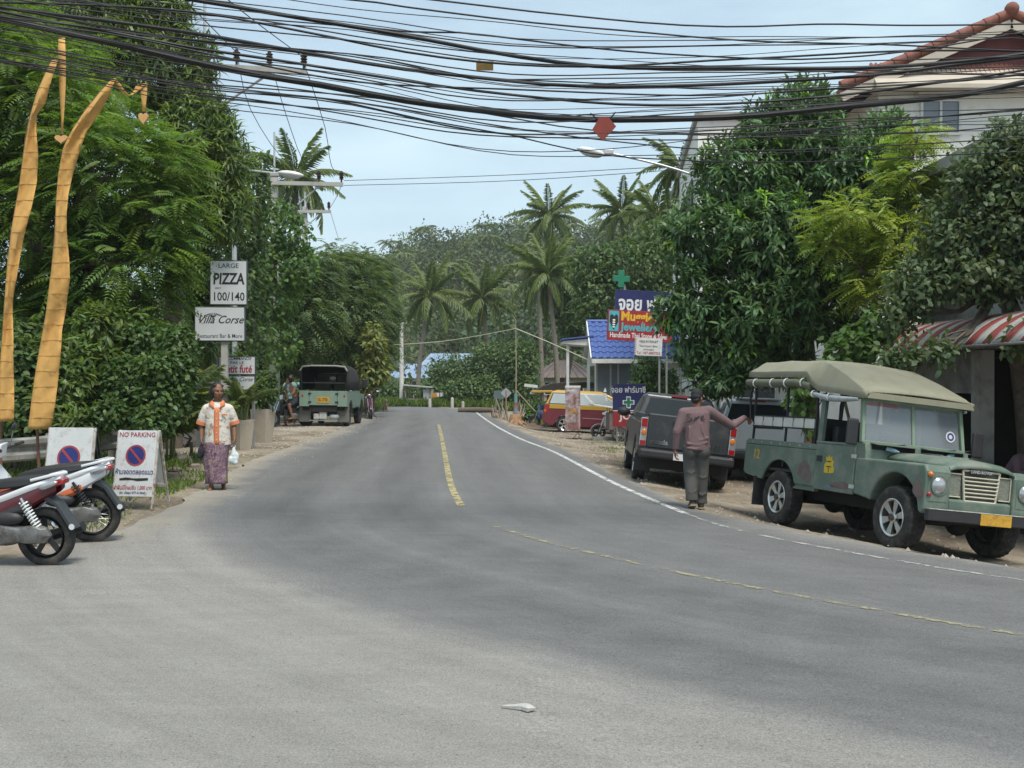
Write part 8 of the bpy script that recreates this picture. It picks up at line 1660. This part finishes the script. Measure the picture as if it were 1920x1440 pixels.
def rider_and_friend():
    B = bpy.data.objects['motorbike.003']; bpy.context.view_layer.update(); M = B.matrix_world
    t = thing('person', 'shirtless man in shorts with a white cloth on his shoulder sitting on the black motorbike', 'person', (B.matrix_world @ V3(-.2, 0, 0)), B.rotation_euler.z); t.location.z = gz(t.location.x, t.location.y)
    q0 = lambda x, y, z: V3(x + .2, y, z); box = {}         # bike coordinates -> person coordinates (facing +X)
    hd = q0(.0, -.06, 1.52); sh = {1: q0(-.10, .18, 1.30), -1: q0(-.10, -.18, 1.30)}; pel = q0(-.25, 0, .90)
    el = {1: q0(.02, .30, 1.12), -1: q0(.0, -.28, 1.10)}; wr = {1: q0(.17, .31, 1.04), -1: q0(-.02, -.16, .92)}
    def body(mb):
        q, rot = head_prims(mb, hd, (.5, -.75, -.05)); box['q'] = (q, rot); mb.caps(q0(-.09, 0, 1.30), q0(-.03, -.03, 1.43), .058, .052)
        mb.ell(q0(-.13, 0, 1.19), (.105, .165, .16)).ell(q0(-.19, 0, 1.03), (.10, .14, .14)).ell(pel, (.115, .155, .11)); mb.caps(sh[-1], sh[1], .055, .055)
        for s in (-1, 1):
            limb(mb, [sh[s], el[s], wr[s]], [.052, .04, .027]); hand(mb, wr[s], (1, 0, -.3) if s > 0 else (.8, .2, -.5), (0, 0, -1), s, .9)
            kn = q0(.14, s * .22, .72) if s > 0 else q0(.08, -.30, .62); an = q0(.02, s * .22, .34) if s > 0 else q0(.0, -.34, .09); limb(mb, [pel + V3(.02, s * .09, -.02), kn, an], [.085, .058, .038]); foot(mb, an, an + V3(.16, 0, -.085))
    b = blob('body', body, .0095, SKIN2, t, 3); q, rot = box['q']; eyes(b, q, rot)
    def hair(mb): mb.ell(q(0, -.03, .055), (.083, .09, .07), 12, 8, rot).ell(q(0, -.06, .0), (.076, .06, .07), 12, 8, rot)
    blob('hair', hair, .009, HAIR, b, 2)
    def sho(mb):
        mb.ell(pel, (.13, .17, .12))
        for s in (-1, 1): kn = q0(.14, .22, .72) if s > 0 else q0(.08, -.30, .62); a = pel + V3(.02, s * .09, -.02); mb.tube([a, a.lerp(kn, .5), a.lerp(kn, .85)], [.105, .10, .098], 14)
    blob('shorts', sho, .0105, pmat('dark_shorts', (.045, .052, .055), .9, 0, .2, 10), t, 3)
    def tw(mb): mb.tube([q0(-.02, -.14, 1.16), q0(-.07, -.17, 1.33), q0(-.16, -.17, 1.35), q0(-.22, -.16, 1.2), q0(-.24, -.15, 1.08)], [.055, .06, .06, .055, .045], 10)
    blob('shoulder_cloth', tw, .011, pmat('white_towel', (.52, .49, .45), .95, 0, .1, 20, .8, 40), t, 2)
    # friend in teal
    Y = 39.4; base = G((547 - 960) * Y / F, Y); t = thing('person', 'man in a pale teal shirt with one hand at his head behind the motorbike rider', 'person', base, R(12)); TE = pmat('teal_shirt', (.18, .42, .43), .85, 0, .08, 6, .6, 14)
    hd = V3(-.02, -.04, 1.62); box = {}; shL, shR = V3(.19, 0, 1.42), V3(-.19, 0, 1.42)
    def body(mb):
        q, rot = head_prims(mb, hd, (-.35, -.9, -.3)); box['q'] = (q, rot); mb.caps(V3(0, .0, 1.40), V3(-.01, -.02, 1.53), .058, .052); mb.ell(V3(0, 0, 1.25), (.16, .10, .18)).ell(V3(0, 0, 1.05), (.145, .10, .16)).ell(V3(0, 0, .92), (.155, .11, .12)); mb.caps(shL, shR, .055, .055)
        limb(mb, [shR, V3(-.30, -.06, 1.22), V3(-.17, -.13, 1.47)], [.05, .04, .028]); hand(mb, V3(-.17, -.13, 1.47), (.35, .1, .9), (1, .2, 0), 1, .5); limb(mb, [shL, V3(.42, .0, 1.33), V3(.66, -.02, 1.36)], [.05, .04, .028]); hand(mb, V3(.66, -.02, 1.36), (1, 0, -.05), (0, 0, -1), 1, .4)
        for s in (-1, 1): limb(mb, [V3(s * .09, 0, .92), V3(s * .10, -.02, .5), V3(s * .10, .02, .09)], [.09, .06, .04]); foot(mb, V3(s * .10, .02, .09), V3(s * .12, -.15, 0))
    b = blob('body', body, .0095, SKIN, t, 3); q, rot = box['q']; eyes(b, q, rot)
    def hair(mb): mb.ell(q(0, -.025, .058), (.083, .092, .07), 12, 8, rot).ell(q(0, -.06, .0), (.077, .06, .075), 12, 8, rot)
    blob('hair', hair, .009, HAIR, b, 2)
    def shirt(mb):
        mb.loft([[(rx * math.cos(a), ry * math.sin(a), z) for a in [2 * math.pi * i / 24 for i in range(24)]] for z, rx, ry in ((1.475, .09, .075), (1.44, .16, .1), (1.35, .19, .125), (1.1, .175, .125), (.88, .185, .14))]); mb.tube([shR, V3(-.255, -.035, 1.30)], [.075, .072], 14).tube([shL, V3(.34, .0, 1.365)], [.075, .068], 14)
    blob('shirt', shirt, .0115, TE, t, 3)
    def tr(mb):
        mb.ell(V3(0, 0, .9), (.17, .125, .11))
        for s in (-1, 1): mb.tube([V3(s * .09, 0, .92), V3(s * .10, -.01, .5), V3(s * .10, .02, .12)], [.105, .085, .08], 14)
    blob('trousers', tr, .0115, pmat('navy_trousers', (.03, .035, .05), .9), t, 3)
rider_and_friend()

# --- restaurant tables at the right edge
M_CHAIR = pmat('white_plastic', (.55, .55, .52), .5, 0, .06, 4)
def chair(label, x, y, rz, first=None):
    if first is not None: t = copy_tree(first); tag(t, label)
    else:
        t = thing('plastic_chair', label, 'chair', group='plastic chairs at the restaurant')
        MB().loft([[(-.22, -.22, .42), (.22, -.22, .42), (.20, .2, .43), (-.20, .2, .43)], [(-.22, -.22, .45), (.22, -.22, .45), (.20, .2, .46), (-.20, .2, .46)]]).build('seat', M_CHAIR, t, bevel=.012)
        for sx in (-1, 1):
            for sy in (-1, 1): MB().tube([(sx * .2, sy * .19, .43), (sx * .24, sy * .24, -.02)], [.028, .02], 7).build('leg', M_CHAIR, t, smooth=50)
            MB().tube([(sx * .22, .2, .44), (sx * .25, .22, .62), (sx * .25, -.12, .64), (sx * .23, -.2, .44)], .02, 7).build('armrest', M_CHAIR, t, smooth=50)
        MB().tube(smoothline([(-.22, .2, .46), (-.2, .27, .75), (-.1, .29, .84), (.1, .29, .84), (.2, .27, .75), (.22, .2, .46)], .06), .022, 8).build('back_frame', M_CHAIR, t, smooth=50)
        for k in range(5): MB().bar((-.13 + k * .065, .205, .46), (-.13 + k * .065, .285, .82), .035, .012, up=(0, 1, 0)).build('back_slat', M_CHAIR, t)
    t.location = (x, y, gz(x, y) + .0); t.rotation_euler = (0, 0, rz); return t
c0 = chair('white plastic chair nearest the green truck bonnet, its slatted back to the camera', 7.05, 16.9, R(185))
chair('white plastic chair at the far right edge beside the seated man', 7.35, 15.75, R(200), c0)
def table():
    x, y = 7.75, 16.9; t = thing('cafe_table', 'small restaurant table under a dark green cloth at the right edge', 'table', G(x, y)); MB().box(-.5, .5, -.5, .5, .70, .73).build('top', M_CHAIR, t)
    for sx in (-1, 1):
        for sy in (-1, 1): MB().tube([(sx * .42, sy * .42, -.02), (sx * .42, sy * .42, .7)], .022, 7).build('leg', M_CHAIR, t)
    rows = [[(-.53, -.53, .3), (.53, -.53, .3), (.53, .53, .3), (-.53, .53, .3)], [(-.52, -.52, .738), (.52, -.52, .738), (.52, .52, .738), (-.52, .52, .738)]]
    tc = MB().loft(rows, cap=False).add(rows[1], [(0, 1, 2, 3)]).build('green_cloth', pmat('green_cloth', (.02, .13, .07), .9, 0, .15, 6), None, loc=G(x, y)); tag(tc, 'dark green cloth hanging over the restaurant table', 'tablecloth')
    s = thing('white_stool', 'small pale open box stool standing behind the truck bonnet', 'stool', G(7.25, 16.25)); MB().box(-.16, .16, -.14, .14, .5, .55).build('top', pmat('pale_blue_plastic', (.45, .52, .54), .5), s, bevel=.01)
    for sx in (-1, 1):
        for sy in (-1, 1): MB().bar((sx * .13, sy * .11, .5), (sx * .17, sy * .14, -.02), .045).build('leg', MATS['pale_blue_plastic'], s)
table()
def diner():
    t = thing('person', 'person in a dusky mauve shirt bent over the restaurant table at the right edge', 'person', G(7.95, 17.75), R(25)); box = {}; hd = V3(.05, -.36, 1.10); SHm = pmat('dusky_shirt', (.19, .12, .14), .9, 0, .12, 6, .6, 14)
    sh = {-1: V3(-.18, -.22, 1.0), 1: V3(.18, -.22, 1.0)}; pel = V3(0, .12, .55); el = {-1: V3(-.28, -.32, .80), 1: V3(.28, -.32, .80)}; wr = {-1: V3(-.14, -.52, .79), 1: V3(.12, -.52, .79)}
    def body(mb):
        q, rot = head_prims(mb, hd, (.05, -.8, -.55), 1.0, (0, -.4, 1)); box['q'] = (q, rot); mb.caps(V3(0, -.2, 1.0), V3(.03, -.31, 1.05), .058, .052); mb.caps(V3(0, .1, .62), V3(0, -.15, .92), .13, .145).ell(pel, (.16, .13, .12)); mb.caps(sh[-1], sh[1], .055, .055)
        for s in (-1, 1): limb(mb, [sh[s], el[s], wr[s]], [.05, .04, .028]); hand(mb, wr[s], (-s * .4, -1, 0), (0, 0, -1), s, .5); limb(mb, [pel + V3(s * .09, 0, 0), V3(s * .12, -.36, .50), V3(s * .12, -.34, .09)], [.085, .06, .04]); foot(mb, V3(s * .12, -.34, .09), V3(s * .13, -.5, 0))
    b = blob('body', body, .0105, SKIN, t, 3); q, rot = box['q']; eyes(b, q, rot)
    def hair(mb): mb.ell(q(0, -.025, .055), (.083, .092, .07), 12, 8, rot).ell(q(0, -.06, .0), (.077, .06, .075), 12, 8, rot)
    blob('hair', hair, .01, HAIR, b, 2)
    def shirt(mb):
        mb.caps(V3(0, .12, .60), V3(0, -.14, .93), .155, .165); mb.caps(sh[-1], sh[1], .075, .075)
        for s in (-1, 1): mb.tube([sh[s], el[s], el[s].lerp(wr[s], .85)], [.075, .062, .05], 12)
    blob('shirt', shirt, .012, SHm, t, 3)
    def tr(mb):
        mb.ell(pel, (.175, .145, .12))
        for s in (-1, 1): mb.tube([pel + V3(s * .09, 0, 0), V3(s * .12, -.34, .51), V3(s * .12, -.34, .14)], [.10, .085, .075], 12)
    blob('trousers', tr, .012, MATS['navy_trousers'], t, 3)
    c = chair('white plastic chair under the person bent over the restaurant table', 7.87, 17.93, R(25), c0)
diner()
def dog():
    g = GP(722, 771); t = thing('dog', 'small sandy-coloured dog sitting at the bend of the road', 'dog', g, R(-70)); fur = pmat('sandy_fur', (.38, .27, .16), .9, 0, .2, 18)
    def b(mb):
        mb.caps((-.12, 0, .17), (.08, 0, .36), .12, .10).caps((.08, 0, .36), (.14, 0, .50), .075, .06).ell((.16, 0, .55), (.085, .07, .07)).caps((.2, 0, .54), (.28, 0, .52), .045, .032)
        for s in (-1, 1): mb.caps((.10, s * .06, .34), (.13, s * .06, .04), .045, .03).caps((.13, s * .06, .03), (.18, s * .06, .025), .032, .025).caps((-.12, s * .09, .18), (.0, s * .11, .12), .085, .055).caps((.0, s * .11, .1), (-.07, s * .1, .03), .045, .03).caps((-.07, s * .1, .03), (.03, s * .1, .025), .03, .025); mb.caps((.13, s * .05, .60), (.12, s * .07, .66), .025, .01)
        mb.caps((-.2, 0, .08), (-.42, .05, .05), .03, .015)
    bo = blob('body', b, .014, fur, t, 3); MB().ell((.315, 0, .525), .014, 8, 6).build('nose', M_INK, bo)
    for s in (-1, 1): MB().ell((.225, s * .035, .575), .010, 8, 6).build('eye', M_INK, bo)
dog()

# ------------------------------------------------------------------ the thin haze of a humid day
def haze():
    o = MB().box(-460, 460, -60, 470, -3, 62).build('haze', None, None); m = bpy.data.materials.new('humid_air'); m.use_nodes = True; nt = m.node_tree; nt.nodes.clear()
    out = _n(nt, 'ShaderNodeOutputMaterial'); v = _n(nt, 'ShaderNodeVolumePrincipled'); v.inputs['Color'].default_value = (.92, .95, .98, 1); v.inputs['Density'].default_value = .0004; v.inputs['Anisotropy'].default_value = .2
    nt.links.new(v.outputs[0], out.inputs['Volume']); o.data.materials.clear(); o.data.materials.append(m); tag(o, 'thin pale haze in the humid air', 'haze', kind='stuff')
haze()
